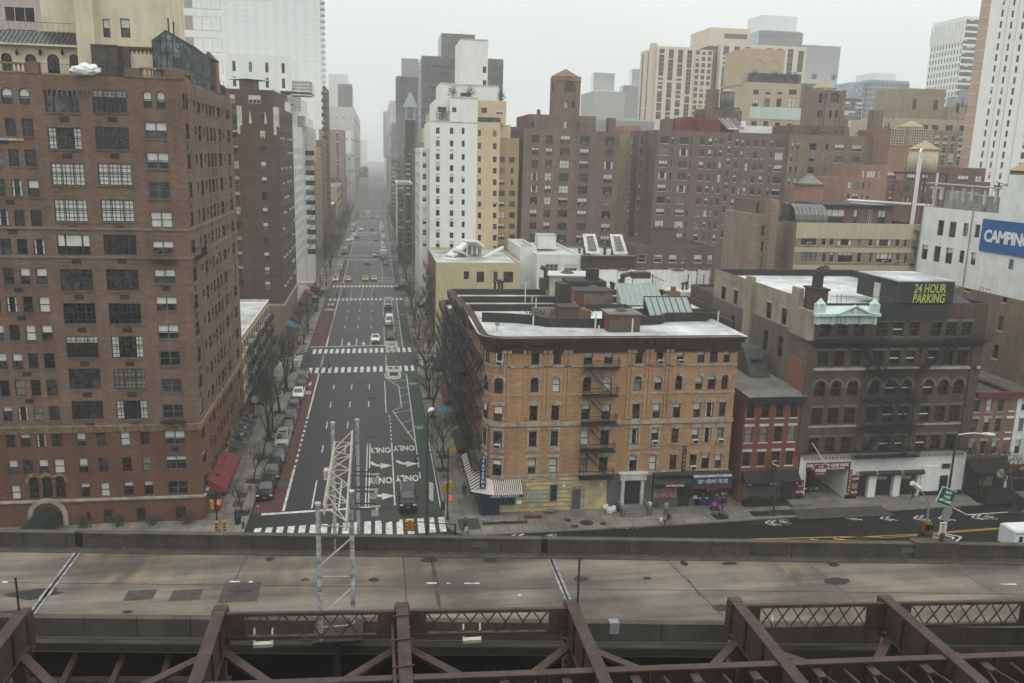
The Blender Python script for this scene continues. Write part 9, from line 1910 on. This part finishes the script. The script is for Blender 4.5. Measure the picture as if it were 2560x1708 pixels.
for (x,y,ax,lb) in((-15.2,152.3,5,'left corner south of the first cross street'),(8.2,166.5,-5.4,'right corner at the first crossing'),(-15.2,229,4,'left corner at the second cross street'),(8.4,246,-6,'right corner at the second cross street'),(-15,316,4,'left corner at the third cross street'),(8.6,322,-6,'right corner at the third cross street'),(8.6,372,-6,'right corner, fourth cross street')):
 signal(x,y,.15,6.2,label='signal mast with yellow head on long arm, '+lb,heads=((ax,0,6.1,0,-1),(.3,.1,4,.8,-.5)),arm=(ax,0))
LPM=BLK
def avlamp(x,y,s_,label,double=False):
 t=thing('street_lamp',label,'street lamp',(x,y,.15),group='black avenue lamp posts'); b=B(); b.cyl(0,0,0,8.6,.08,8,0,.05); b.cyl(0,0,0,.8,.15,8,0,.09); part('pole',b,BLK,t); b=B(); b.bar((0,0,8.4),(s_*2.4,0,8.7),.035,5); part('arm',b,BLK,t); b=B(); b.cyl(s_*2.4,0,8.3,8.65,.18,10,0,.08); part('lamp_head',b,BLK,t)
for i,(x,y,s_,w_) in enumerate(((-14.9,113,1,'left kerb beside the tall brown tower'),(-14.9,135,1,'left kerb by the low tan walk-up'),(-14.9,182,1,'left kerb by the chocolate tower'),(-14.9,212,1,'left kerb by the white deco tower'),(8.1,122,-1,'right kerb opposite the hatched buffer'),(8.1,181,-1,'right kerb by the cream corner house'),(8.1,214,-1,'right kerb by the white and apricot tower'),(-14.9,272,1,'left kerb past the second cross street'),(8.1,268,-1,'right kerb past the second cross street'))): avlamp(x,y,s_,'black avenue lamp post on the '+w_)
# small lamp with signs behind the parapet
p=PY('q',1100,945,63); t=thing('street_lamp','thin pale lamp post leaning over the side street behind the parapet, yellow sign below','street lamp',(p.x,63,0)); b=B(); b.cyl(0,0,0,p.z-.2,.09,8); q=PY('q',935,755,63); b.bar((0,0,p.z-.2),(q.x-p.x+.3,0,q.z-.2),.06,6); part('pole',b,worn('pole_blue_grey',(.3,.35,.4),.15,3,.5),t); b=B(); r2=PY('q',880,725,63); b.bar((q.x-p.x+.4,0,q.z-.3),(r2.x-p.x,0,r2.z),.17,8,0,.24); part('lamp_head',b,STW,t)
p2=PY('q',1045,1250,62.8); t=thing('warning_sign','yellow diamond warning sign over a green and yellow sign wrapped in red cloth','road sign',(p2.x,62.6,0)); b=B(); h=.85; b.poly([(0,0,p2.z+h),(h*.8,0,p2.z),(0,0,p2.z-h),(-h*.8,0,p2.z)]); b.poly([(0,.03,p2.z+h),(h*.8,.03,p2.z),(0,.03,p2.z-h),(-h*.8,.03,p2.z)]); part('diamond',b,SYE,t); b=B()
for s_ in(-.15,.15): b.bar((s_,-.02,p2.z-.4),(s_+.1,-.02,p2.z+.4),.05,4)
part('arrow_marks',b,BLK,t); p3=PY('q',1025,1370,62.8); b=B(); dx=p3.x-p2.x; b.box(dx-.75,dx+.75,0,.04,p3.z-.9,p3.z+1.1); part('green_panel',b,GSN,t); b=B(); b.poly([(dx-.6,-.02,p3.z-.9),(dx+.7,-.02,p3.z-.9),(dx+.1,-.02,p3.z-.1)]); part('yellow_panel',b,SYE,t); b=B(); b.box(dx-.55,dx-.2,-.1,-.02,p3.z-.8,p3.z+1.4); b.box(dx-.55,dx+.5,-.1,-.02,p3.z+.2,p3.z+.5); part('red_cloth',b,plain('red_cloth',(.3,.05,.03),.8),t); b=B(); b.cyl(.1,.1,0,p2.z-.5,.05,6); part('post',b,FRG,t)
# bin, hydrant, planters, cones, small signs
def lathe(b,prof,n=12,mi=0,c=(0,0)):
 for (r0_,z0),(r1_,z1) in zip(prof[:-1],prof[1:]):
  for k in range(n): a_,d_=2*math.pi*k/n,2*math.pi*(k+1)/n; b.poly([(c[0]+math.cos(a_)*r0_,c[1]+math.sin(a_)*r0_,z0),(c[0]+math.cos(d_)*r0_,c[1]+math.sin(d_)*r0_,z0),(c[0]+math.cos(d_)*r1_,c[1]+math.sin(d_)*r1_,z1),(c[0]+math.cos(a_)*r1_,c[1]+math.sin(a_)*r1_,z1)],mi)
def prop(name,prof,mat,c_,x,y,label,cat,group=None,extra=None):
 p=PZ(c_,x,y,.15); b=B(); lathe(b,prof); o=single(name,b,mat,label,cat,group,True); o.location=(p.x,p.y,.15); return o
prop('litter_bin',[(.24,0),(.3,.05),(.34,.85),(.36,.9),(.36,.98),(.25,1.02),(.22,.9),(0,.6)],BLK,'lc',200,1495,'round black litter bin on the left corner pavement','litter bin')
HYD=[(.16,0),(.16,.08),(.11,.1),(.11,.5),(.15,.52),(.14,.6),(.08,.68),(.03,.74),(0,.75)]
prop('fire_hydrant',HYD,BLK,'lc',250,1535,'black fire hydrant at the left kerb beside the litter bin','hydrant'); prop('fire_hydrant',HYD,BLK,'n',572,1082,'black fire hydrant on the right kerb before the row houses','hydrant')
PT_=[(.22,0),(.3,.45),(.34,.47),(.34,.55),(.28,.55),(.26,.48),(0,.48)]; TC=worn('terracotta_pot',(.26,.11,.065),.15,3)
for k,(x,y) in enumerate(((15,1380),(78,1235),(155,1010))): prop('terracotta_pot',PT_,TC,'lc',x,y,'terracotta plant pot below the red awning, '+('nearest the corner','middle one','far end')[k],'plant pot','pots below the red awning')
prop('stone_planter',[(.3,0),(.22,.1),(.3,.2),(.5,.45),(.52,.5),(.42,.5),(.36,.42),(0,.4)],worn('planter_stone',(.3,.27,.22),.15,3),'kb',618,1445,'round stone bowl planter before the yellow bar wall','planter')
def cone(c_,x,y,label,s_=1):
 p=PZ(c_,x,y,.17); b=B(); b.box(-.2*s_,.2*s_,-.2*s_,.2*s_,0,.04); b.cyl(0,0,.04,.75*s_,.15*s_,10,0,.03); b.cyl(0,0,.35*s_,.5*s_,.1*s_,10,1,.075*s_); o=single('traffic_cone',b,[plain('cone_orange',(.6,.12,.03),.6),STW],label,'traffic cone'); o.location=tuple(p)
cone('kb',515,1450,'orange cone on the red cellar hatch by the yellow bar'); cone('s0',1243,1215,'orange cone under the striped awning on the avenue pavement'); cone('s2',1718,1130,'orange and white cone on the near refuge island',1.3)
def signpost(c_,x,y,h,label,col_,w_=.45,hh=.35,s_=None,z=.15,rot=0):
 p=PZ(c_,x,y,z); t=thing('street_sign',label,'street sign',tuple(p),R(rot)); b=B(); b.cyl(0,0,0,h,.03,6); part('post',b,FRG,t); b=B(); b.box(-w_/2,w_/2,-.05,-.03,h-hh,h); part('panel',b,col_,t)
 if s_: text(s_,hh*.5,WL,t,(0,-.06,h-hh/2))
RED_=plain('sign_red',(.35,.02,.03),.5)
signpost('lc',320,1375,2.9,'small red sign on a post by the guarded tree, left pavement',RED_,.3,.45); t=signpost('kb',438,1535,3.3,'post with white arrow plates before the bar awning',WL,.5,.35); signpost('kb',1250,1480,2.8,'post with small red and white sign by the cyclist',RED_,.3,.4); signpost('s1',2110,1150,2.6,'grey backed sign beside the right signal pole',FRG,.7,.5)
# awnings along the left pavement
SXa=-18.2
AR=thing('red_awning','long red awning with yellow lettering along the foot of the brown tower','awning',(SXa,92,0)); b=B(); b.poly([(0.05,-2.6,3.7),(2.0,-2.6,2.8),(2.0,7.0,2.8),(.05,7.0,3.7)]); b.box(1.96,2.02,-2.6,7.0,2.45,2.8); b.poly([(0.05,-2.6,3.7),(2,-2.6,2.8),(2,-3.2,2.45),(.05,-3.2,2.45)]); part('canvas',b,worn('awning_red',(.27,.025,.022),.12,1,.7),AR)
o=text('V  F',1.3,plain('letter_gold',(.6,.35,.03),.5),AR,(1.1,.2,3.28),rot=(R(0),R(24.8),R(90)),bold=.03)
for k in range(4): b=B(); y=-2+k*2.6; b.bar((.1,y,4.3),(.9,y,4.1),.03,4); b.cyl(.9,y,3.85,4.1,.16,8,0,.04); part('gooseneck_lamp',b,BLK,AR)
for k,(y0,y1,g_) in enumerate(((101.2,103.2,''),(104.8,107.2,'*'),(107.6,109.9,'M'),(110.3,112.2,''),(112.5,114.6,'*'))):
 t=thing('black_awning','square black awning with pale border, '+('nearest the red awning','second from the red awning','third from the red awning','plain one near the round sign','farthest before the low walk-up')[k],'awning',(SXa,y0,0),group='small black awnings on the brown tower'); b=B(); L_=y1-y0; b.poly([(0.05,0,3.5),(1.9,0,2.9),(1.9,L_,2.9),(.05,L_,3.5)]); b.box(1.86,1.92,0,L_,2.7,2.9); part('canvas',b,worn('awning_black',(.018,.018,.02),.2,1,.7),t); b=B()
 for (xa,ya,za),(xb,yb,zb_) in(((.1,.05,3.52),(1.88,.05,2.93)),((.1,L_-.05,3.52),(1.88,L_-.05,2.93)),((.1,.05,3.52),(.1,L_-.05,3.52)),((1.88,.05,2.93),(1.88,L_-.05,2.93))): b.bar((xa,ya,za),(xb,yb,zb_),.022,4)
 if g_: b.bar((1,L_*.3,3.26),(1.2,L_*.7,3.2),.08,4); b.bar((1.3,L_*.35,3.16),(.8,L_*.6,3.33),.08,4)
 part('pale_border',b,worn('border_grey',(.4,.4,.38),.1,2),t)
b=B(); b.bar((0,0,5.2),(0,.12,5.2),.55,16); b.cyl(-.02,.1,2.5,5,.05,6); o=single('round_sign',b,worn('sign_white_cream',(.6,.57,.5),.1,3),'round white sign hanging over the left pavement beyond the black awnings','sign'); o.location=(SXa+1.6,114.8,0)
AW=[(121,126.5,'awning_maroon',(.06,.015,.02),'maroon awning with pale lettering on the low tan walk-up'),(130,136,'awning_black',(.018,.018,.02),'black awning on the low tan walk-up, farther along'),(174,179,'awning_blue',(.05,.22,.32),'light blue hoarding at the foot of the chocolate tower'),(181,187,'awning_maroon',(.06,.015,.02),'maroon awning at the foot of the chocolate tower'),(189,195,'awning_black',(.018,.018,.02),'black awning at the foot of the chocolate tower'),(216,221,'awning_red',(.38,.03,.03),'small bright red awning below the red shop sign'),(202,214,'awning_black',(.018,.018,.02),'long dark canopy at the foot of the stepped white tower')]
for y0,y1,mn,mc,lb in AW:
 t=thing('shop_awning',lb,'awning',(-18.5,y0,0)); b=B(); L_=y1-y0; b.poly([(0.05,0,3.9),(2.1,0,2.9),(2.1,L_,2.9),(.05,L_,3.9)]); b.box(2.06,2.12,0,L_,2.5,2.9); b.poly([(.05,0,3.9),(2.1,0,2.9),(2.1,0,2.5),(.05,0,2.5)]); part('canvas',b,worn(mn,mc,.12,1,.7),t)
 if y0==121: text('DESIGN',.7,STW,t,(1.15,2.7,3.42),rot=(R(0),R(26),R(90)))
b=B(); b.box(0,2.2,-.06,.06,0,.9); o=single('shop_sign',b,RED_,'red shop sign board jutting out on the left by the second cross street','sign'); o.location=(-18,222,4.3); text('SUSHI',.6,WL,o,(1.1,-.08,.45))
b=B(); b.box(-.1,0,0,5,0,3.6); o=single('flag_banner',b,worn('tarp_grey_blue',(.12,.14,.18),.2,1),'dark blue grey canopy panel on the right pavement by the maroon fire escape','awning'); o.location=(RX-2,173,1.6); o.rotation_euler=(0,R(30),0)
for y0,y1,mn,mc,lb in((100,103,'umbrella_yellow',(.45,.28,.03),'yellow parasol by the shop fronts under the green fire escapes'),(104,107,'umbrella_blue',(.12,.28,.42),'pale blue parasol by the shop fronts under the green fire escapes')):
 t=thing('parasol',lb,'parasol',(9.7,y0+1 if y0<103 else 118,.15)); b=B(); b.bar((0,0,2),(0,0,2.7),1.3,8,0,.05); part('canopy',b,worn(mn,mc,.1,1),t); b=B(); b.cyl(0,0,0,2.6,.03,6); part('pole',b,FRG,t)
for y0,y1,mn,mc,lb in((119,127,'awning_dkred',(.12,.02,.025),'dark red awning below the walk-ups, right pavement'),(98.5,106,'awning_black',(.018,.018,.02),'black awning on the avenue side behind the striped one'),(139,146,'awning_black',(.018,.018,.02),'black awning near the first crossing, right pavement'),(200,206,'awning_black',(.018,.018,.02),'black hotel canopy at the foot of the white and apricot tower')):
 t=thing('shop_awning',lb,'awning',(11.4,y0,0)); b=B(); L_=y1-y0; b.poly([(0,0,3.9),(-1.8,0,2.9),(-1.8,L_,2.9),(0,L_,3.9)]); b.box(-1.82,-1.78,0,L_,2.5,2.9); b.poly([(0,0,3.9),(-1.8,0,2.9),(-1.8,0,2.5),(0,0,2.5)]); part('canvas',b,worn(mn,mc,.12,1,.7),t)
# bus shelter, kiosks
t=thing('bus_shelter','glass bus shelter on the left pavement by the second cross street','bus shelter',(-15.6,214,.15)); b=B(); b.box(-.8,.8,0,4.5,2.4,2.5); part('roof',b,FRG,t); b=B(); b.box(-.8,-.76,0,4.5,.3,2.3); b.box(-.8,.8,4.46,4.5,.3,2.3); part('glass_panel',b,plain('shelter_glass',(.12,.17,.22),.1),t); b=B(); [b.cyl(x,y,0,2.4,.05,6) for x in(-.75,.75) for y in(.05,4.45)]; part('post',b,BLK,t)
b=B(); b.box(-.5,.5,0,1,0,1.3); o=single('newspaper_box',b,worn('box_blue',(.05,.1,.2),.1,2),'dark blue street box beside the bus shelter','street box'); o.location=(-14.9,208,.15)
b=B(); b.box(0,3,0,7,.0,3.2); o=single('site_hut',b,worn('hoarding_blue',(.05,.28,.38),.1,1),'light blue site hoarding between the low walk-up and the chocolate tower','hoarding'); o.location=(-24,163.8,.05)
# rubbish bags and chair by the stoop
r_=random.Random(21)
for k,(x,y,cl_) in enumerate(((925,1420,'white'),(945,1438,'white'),(968,1430,'white'),(990,1425,'black'),(1010,1430,'black'))):
 p=PZ('kb',x,y,.15); tb=bmesh.new(); bmesh.ops.create_icosphere(tb,subdivisions=2,radius=.42)
 for v in tb.verts: v.co=v.co*(1+.35*noise.noise(v.co*4+Vector((k*3,0,0)))); v.co.z=max(v.co.z,-.3)
 me=bpy.data.meshes.new('rubbish_bag'); tb.to_mesh(me); tb.free(); me.materials.append(plain('bag_'+cl_,(.55,.56,.55) if cl_=='white' else (.015,.015,.016),.4)); link('rubbish_bag',me,None,(p.x,p.y-.1,.45),label=('clear white rubbish bag left of the stoop, leftmost','clear white rubbish bag left of the stoop, in front','clear white rubbish bag next to the black bags','black rubbish bag beside the white ones at the stoop','black rubbish bag nearest the stoop steps')[k],category='rubbish bag',group='rubbish bags by the stoop')
for k in range(4):
 shrub(-30+k*3.4,86.2,.1,.75,'low green hedge bush along the foot of the brown tower, '+('leftmost','second','third','rightmost')[k])
# ================================================================ people
def person_mesh(pose,top,bot,skin=(.42,.26,.19),hairc=(.03,.02,.015),coat=.86):
 me=bpy.data.meshes.new('body'); st_={'walk':(.34,-.30,.22,-.2),'stand':(.06,-.04,.03,-.03),'ride':(.45,.25,.35,.35)}[pose]
 f1,f2,a1,a2=st_; V_=[];E_=[];Rr=[]
 def v(x,y,z,r,par=None): V_.append((x,y,z)); Rr.append(r);
 hip=.92 if pose!='ride' else .98
 nodes={}
 def add(n_,x,y,z,r,par=None):
  nodes[n_]=len(V_); V_.append((x,y,z)); Rr.append(r)
  if par: E_.append((nodes[par],nodes[n_]))
 add('pel',0,0,hip,.15); add('bel',0,-.01,hip+.18,.15,'pel'); add('che',0,0,hip+.4,.17,'bel'); add('nec',0,-.01,hip+.57,.065,'che'); add('hed0',0,-.03,hip+.67,.085,'nec'); add('hed1',0,-.02,hip+.78,.085,'hed0')
 for s_,f,n_ in((1,f1,'l'),(-1,f2,'r')):
  add('hp'+n_,s_*.1,0,hip-.06,.11,'pel'); kz=.5 if pose!='ride' else .62; ky=-f*.5 if pose!='ride' else -.38
  add('kn'+n_,s_*.1,ky-.03,kz,.072,'hp'+n_); add('an'+n_,s_*.1,-f+(.0 if f>0 else .04),.09 if pose!='ride' else .3-.12*s_,.045,'kn'+n_); add('to'+n_,s_*.11,-f-.16,.05 if pose!='ride' else .26-.12*s_,.04,'an'+n_)
 for s_,f,n_ in((1,-a1,'l'),(-1,-a2,'r')):
  add('sh'+n_,s_*.2,0,hip+.48,.07,'che'); add('el'+n_,s_*.25,-f*.5+.03,hip+.22,.05,'sh'+n_); add('wr'+n_,s_*.24,-f-.04,hip+.0 if pose!='ride' else hip+.12,.034,'el'+n_); add('pa'+n_,s_*.235,-f-.07,hip-.07 if pose!='ride' else hip+.1,.04,'wr'+n_)
  for q in range(4): add('f%d%s'%(q,n_),s_*(.235-.0),-f-.115+.022*q,hip-.155-.01*(q%2) if pose!='ride' else hip+.05,.009,'pa'+n_)
  add('th'+n_,s_*.205,-f-.11,hip-.11 if pose!='ride' else hip+.07,.01,'pa'+n_)
 me.from_pydata(V_,E_,[]); o=bpy.data.objects.new('tmp',me); COL.objects.link(o); m=o.modifiers.new('s','SKIN');
 for i,sv in enumerate(me.skin_vertices[0].data): sv.radius=(Rr[i]*(1.25 if i<3 else 1),Rr[i]*(.85 if i<3 else 1)); sv.use_root=(i==0)
 s2=o.modifiers.new('u','SUBSURF'); s2.levels=1; s2.render_levels=1
 dg=bpy.context.evaluated_depsgraph_get(); ev=o.evaluated_get(dg); m2=bpy.data.meshes.new_from_object(ev); bpy.data.objects.remove(o)
 m2.materials.clear()
 for mm in(plain('skin_%.2f'%skin[0],skin,.6),worn('cloth_top_%.3f_%.3f_%.3f'%top,top,.15,3),worn('cloth_bot_%.3f_%.3f_%.3f'%bot,bot,.15,3),plain('shoe_dark',(.03,.03,.03),.6),plain('hair_%.2f'%hairc[0],hairc,.7)): m2.materials.append(mm)
 for p in m2.polygons:
  c_=p.center; p.use_smooth=True
  if c_.z>hip+.74 or (c_.z>hip+.66 and c_.y>-.02): k=4
  elif c_.z>hip+.55: k=0
  elif abs(c_.x)>.17 and c_.z<hip+.02: k=0
  elif c_.z>hip-.12: k=1
  elif c_.z>.11 or pose=='ride' and c_.z>.3: k=2
  else: k=3
  p.material_index=k
 return m2,hip
PM={}
def person(x,y,z,rz,pose,top,bot,label,extra=None,group=None,s_=1.0,hair=True,hairc=(.03,.02,.015)):
 key=(pose,top,bot,hairc)
 if key not in PM: PM[key]=person_mesh(pose,top,bot,hairc=hairc)
 me,hip=PM[key]; t=thing('person',label,'person',(x,y,z),R(rz),group); o=link('body',me,t)
 b=B();
 for s2 in(-.03,.03): b.box(s2-.012,s2+.012,-.128,-.115,hip+.70,hip+.715)
 b.box(-.012,.012,-.14,-.115,hip+.655,hip+.69); b.box(-.03,.03,-.122,-.112,hip+.625,hip+.635); part('face',b,plain('face_shadow',(.12,.06,.045),.6),t)
 b=B(); lathe(b,[(.092,hip+.68),(.104,hip+.74),(.09,hip+.81),(.04,hip+.855),(0,hip+.86)],10,0,(0,-.01)); part('hair',b,plain('hair_%.2f'%hairc[0],hairc,.7),t,True)
 t.scale=(s_,s_,s_); return t
DKC,JN,NAVY,GRY=(.02,.02,.022),(.03,.045,.09),(.015,.03,.07),(.08,.08,.085)
pl=[('s2',895,1215,0,90,'walk',NAVY,DKC,'person in navy coat striding across the first crosswalk'),('s2',985,322,0,90,'walk',DKC,DKC,'person in black on the second crosswalk, leftmost'),('s2',1078,303,0,-80,'walk',(.12,.02,.03),DKC,'person in dark red coat on the second crosswalk'),('s2',1440,315,0,80,'walk',(.05,.04,.03),DKC,'person in long dark coat on the second crosswalk, right one'),
('s2',645,548,.15,170,'walk',(.18,.17,.1),DKC,'person with pale patch jacket walking away on the left pavement'),('s2',622,595,.15,0,'walk',DKC,DKC,'person in black beside the dark street box, left pavement'),('s2',1990,600,.15,180,'walk',(.02,.1,.28),JN,'person in bright blue jacket on the right pavement'),('s2',2115,945,.15,180,'walk',DKC,DKC,'person in black on the right pavement at the first crossing corner'),('s2',2160,1125,.0,0,'walk',GRY,DKC,'person in grey crossing the side crosswalk, right side'),('s2',2165,1268,.15,180,'stand',(.1,.07,.06),DKC,'person in brown near the bare trees, right pavement'),
('s2',745,320,.15,30,'stand',(.1,.02,.02),DKC,'person in dark red waiting by the bus shelter'),('s2',860,325,.1,90,'walk',(.02,.07,.2),DKC,'person in blue stepping off the kerb at the second crossing'),('s2',812,185,.15,0,'stand',DKC,DKC,'person standing at the far left corner, second cross street'),('s2',862,195,.15,180,'stand',DKC,DKC,'second person in black at the far left corner'),('s2',788,130,.15,0,'stand',(.35,.04,.03),DKC,'person in bright red top at the far left corner'),('s2',1945,305,.15,180,'walk',DKC,DKC,'person in black on the right side crossing, second cross street'),('s2',660,270,.15,20,'stand',(.02,.08,.2),DKC,'person in blue next to the black SUV, left side'),
('s0',1255,1350,.15,175,'walk',(.1,.11,.12),DKC,'person in grey top walking by the striped awning'),('lc',320,682,.15,180,'walk',(.3,.05,.03),DKC,'person in red brown jacket passing the black awnings'),
('kb',140,1552,.15,40,'walk',(.05,.055,.06),DKC,'person in dark jacket holding a white bag at the near right corner'),('kb',1590,1390,.15,180,'stand',(.2,.2,.2),(.2,.2,.2),'person in grey trousers in the shadow beside the news shop'),('q',735,870,.15,-90,'walk',DKC,JN,'person in black coat and pale cap passing the garage door'),('q',890,930,.15,-80,'walk',NAVY,NAVY,'person in dark jacket and white shoes walking past the garage'),('kb',1262,1452,.15,0,'stand',(.4,.4,.38),(.12,.12,.12),'person in pale top by the kerb behind the cyclist'),('m2',130,1105,.15,90,'stand',DKC,DKC,'person in black pushing the pink stroller')]
for c_,x,y,z,rz,ps,tp_,bt,lb in pl: p=PZ(c_,x,y,z); person(p.x,p.y,z,rz,ps,tp_,bt,lb)
# held things
p=PZ('kb',140,1552,.15); b=B(); b.box(-.16,.16,-.08,.08,0,.4); o=single('shopping_bag',b,STW,'white plastic bag held by the person at the near right corner','bag'); o.location=(p.x+.1,p.y-.25,.55)
for c_,x,y,lb in(('q',870,930,'left'),('q',905,915,'right')):
 p=PZ(c_,x,y,.16); b=B(); b.box(-.14,.14,-.05,.05,0,.1); o=single('white_shoe',b,STW,lb+' white shoe of the person walking past the garage','shoe','white shoes'); o.location=tuple(p)
# cyclist
p=PZ('kb',1270,1518,0); t=thing('bicycle','bicycle with white basket ridden at the kerb of the side street','bicycle',(p.x,p.y,0)); WH=B()
for sx in(-.55,.55):
 b=B(); n=20
 for k in range(n): a_,d_=2*math.pi*k/n,2*math.pi*(k+1)/n; b.bar((sx+math.cos(a_)*.34,0,.34+math.sin(a_)*.34),(sx+math.cos(d_)*.34,0,.34+math.sin(d_)*.34),.025,4)
 for k in range(6): a_=math.pi*k/6; b.bar((sx-math.cos(a_)*.33,0,.34-math.sin(a_)*.33),(sx+math.cos(a_)*.33,0,.34+math.sin(a_)*.33),.006,3)
 part('wheel',b,FRG,t)
b=B()
for a_,d_ in(((-.55,.34),(-.42,.85)),((-.42,.85),(-.5,1.05)),((-.42,.8),(0,.3)),((0,.3),(.2,.85)),((-.42,.78),(.17,.78)),((.17,.7),(.55,.34)),((0,.3),(.55,.34))): b.bar((a_[0],0,a_[1]),(d_[0],0,d_[1]),.022,5)
b.bar((-.5,-.28,1.05),(-.5,.28,1.05),.02,5); part('frame',b,BLK,t); b=B(); b.box(.05,.32,-.07,.07,.86,.93); part('saddle',b,BLK,t); b=B(); b.box(-.85,-.55,-.2,.2,.75,1.05); part('basket',b,STW,t)
person(p.x+.12,p.y,.0,-90,'ride',DKC,DKC,'cyclist in black riding toward the left at the kerb')
def bike(x,y,rz,label,g='bicycles locked by the stoop'):
 c2=copytree(t,loc=(x,y,.15),rz=R(rz)); c2['label']=label; c2['group']=g
p2=PZ('kb',1205,1425,.15); bike(p2.x,p2.y,8,'bicycle leaning at the railing right of the stoop')
# stroller
p=PZ('kb',1535,1422,.15); t=thing('stroller','pink hooded stroller by the tree guard before the news shop','stroller',(p.x,p.y,.15)); b=B(); b.bar((-.25,0,.55),(.3,0,.75),.26,8,0,.3); part('hood',b,plain('pink_fabric',(.5,.08,.16),.7),t); b=B(); b.box(-.4,.3,-.2,.2,.3,.5); part('seat',b,BLK,t); b=B(); b.bar((-.4,.2,.1),(.5,.2,1.0),.02,4); b.bar((-.4,-.2,.1),(.5,-.2,1.0),.02,4); part('frame',b,FRG,t)
for sx in(-.35,.3): b=B(); b.bar((sx,-.25,.12),(sx,.25,.12),.12,10); part('wheel',b,BLK,t)
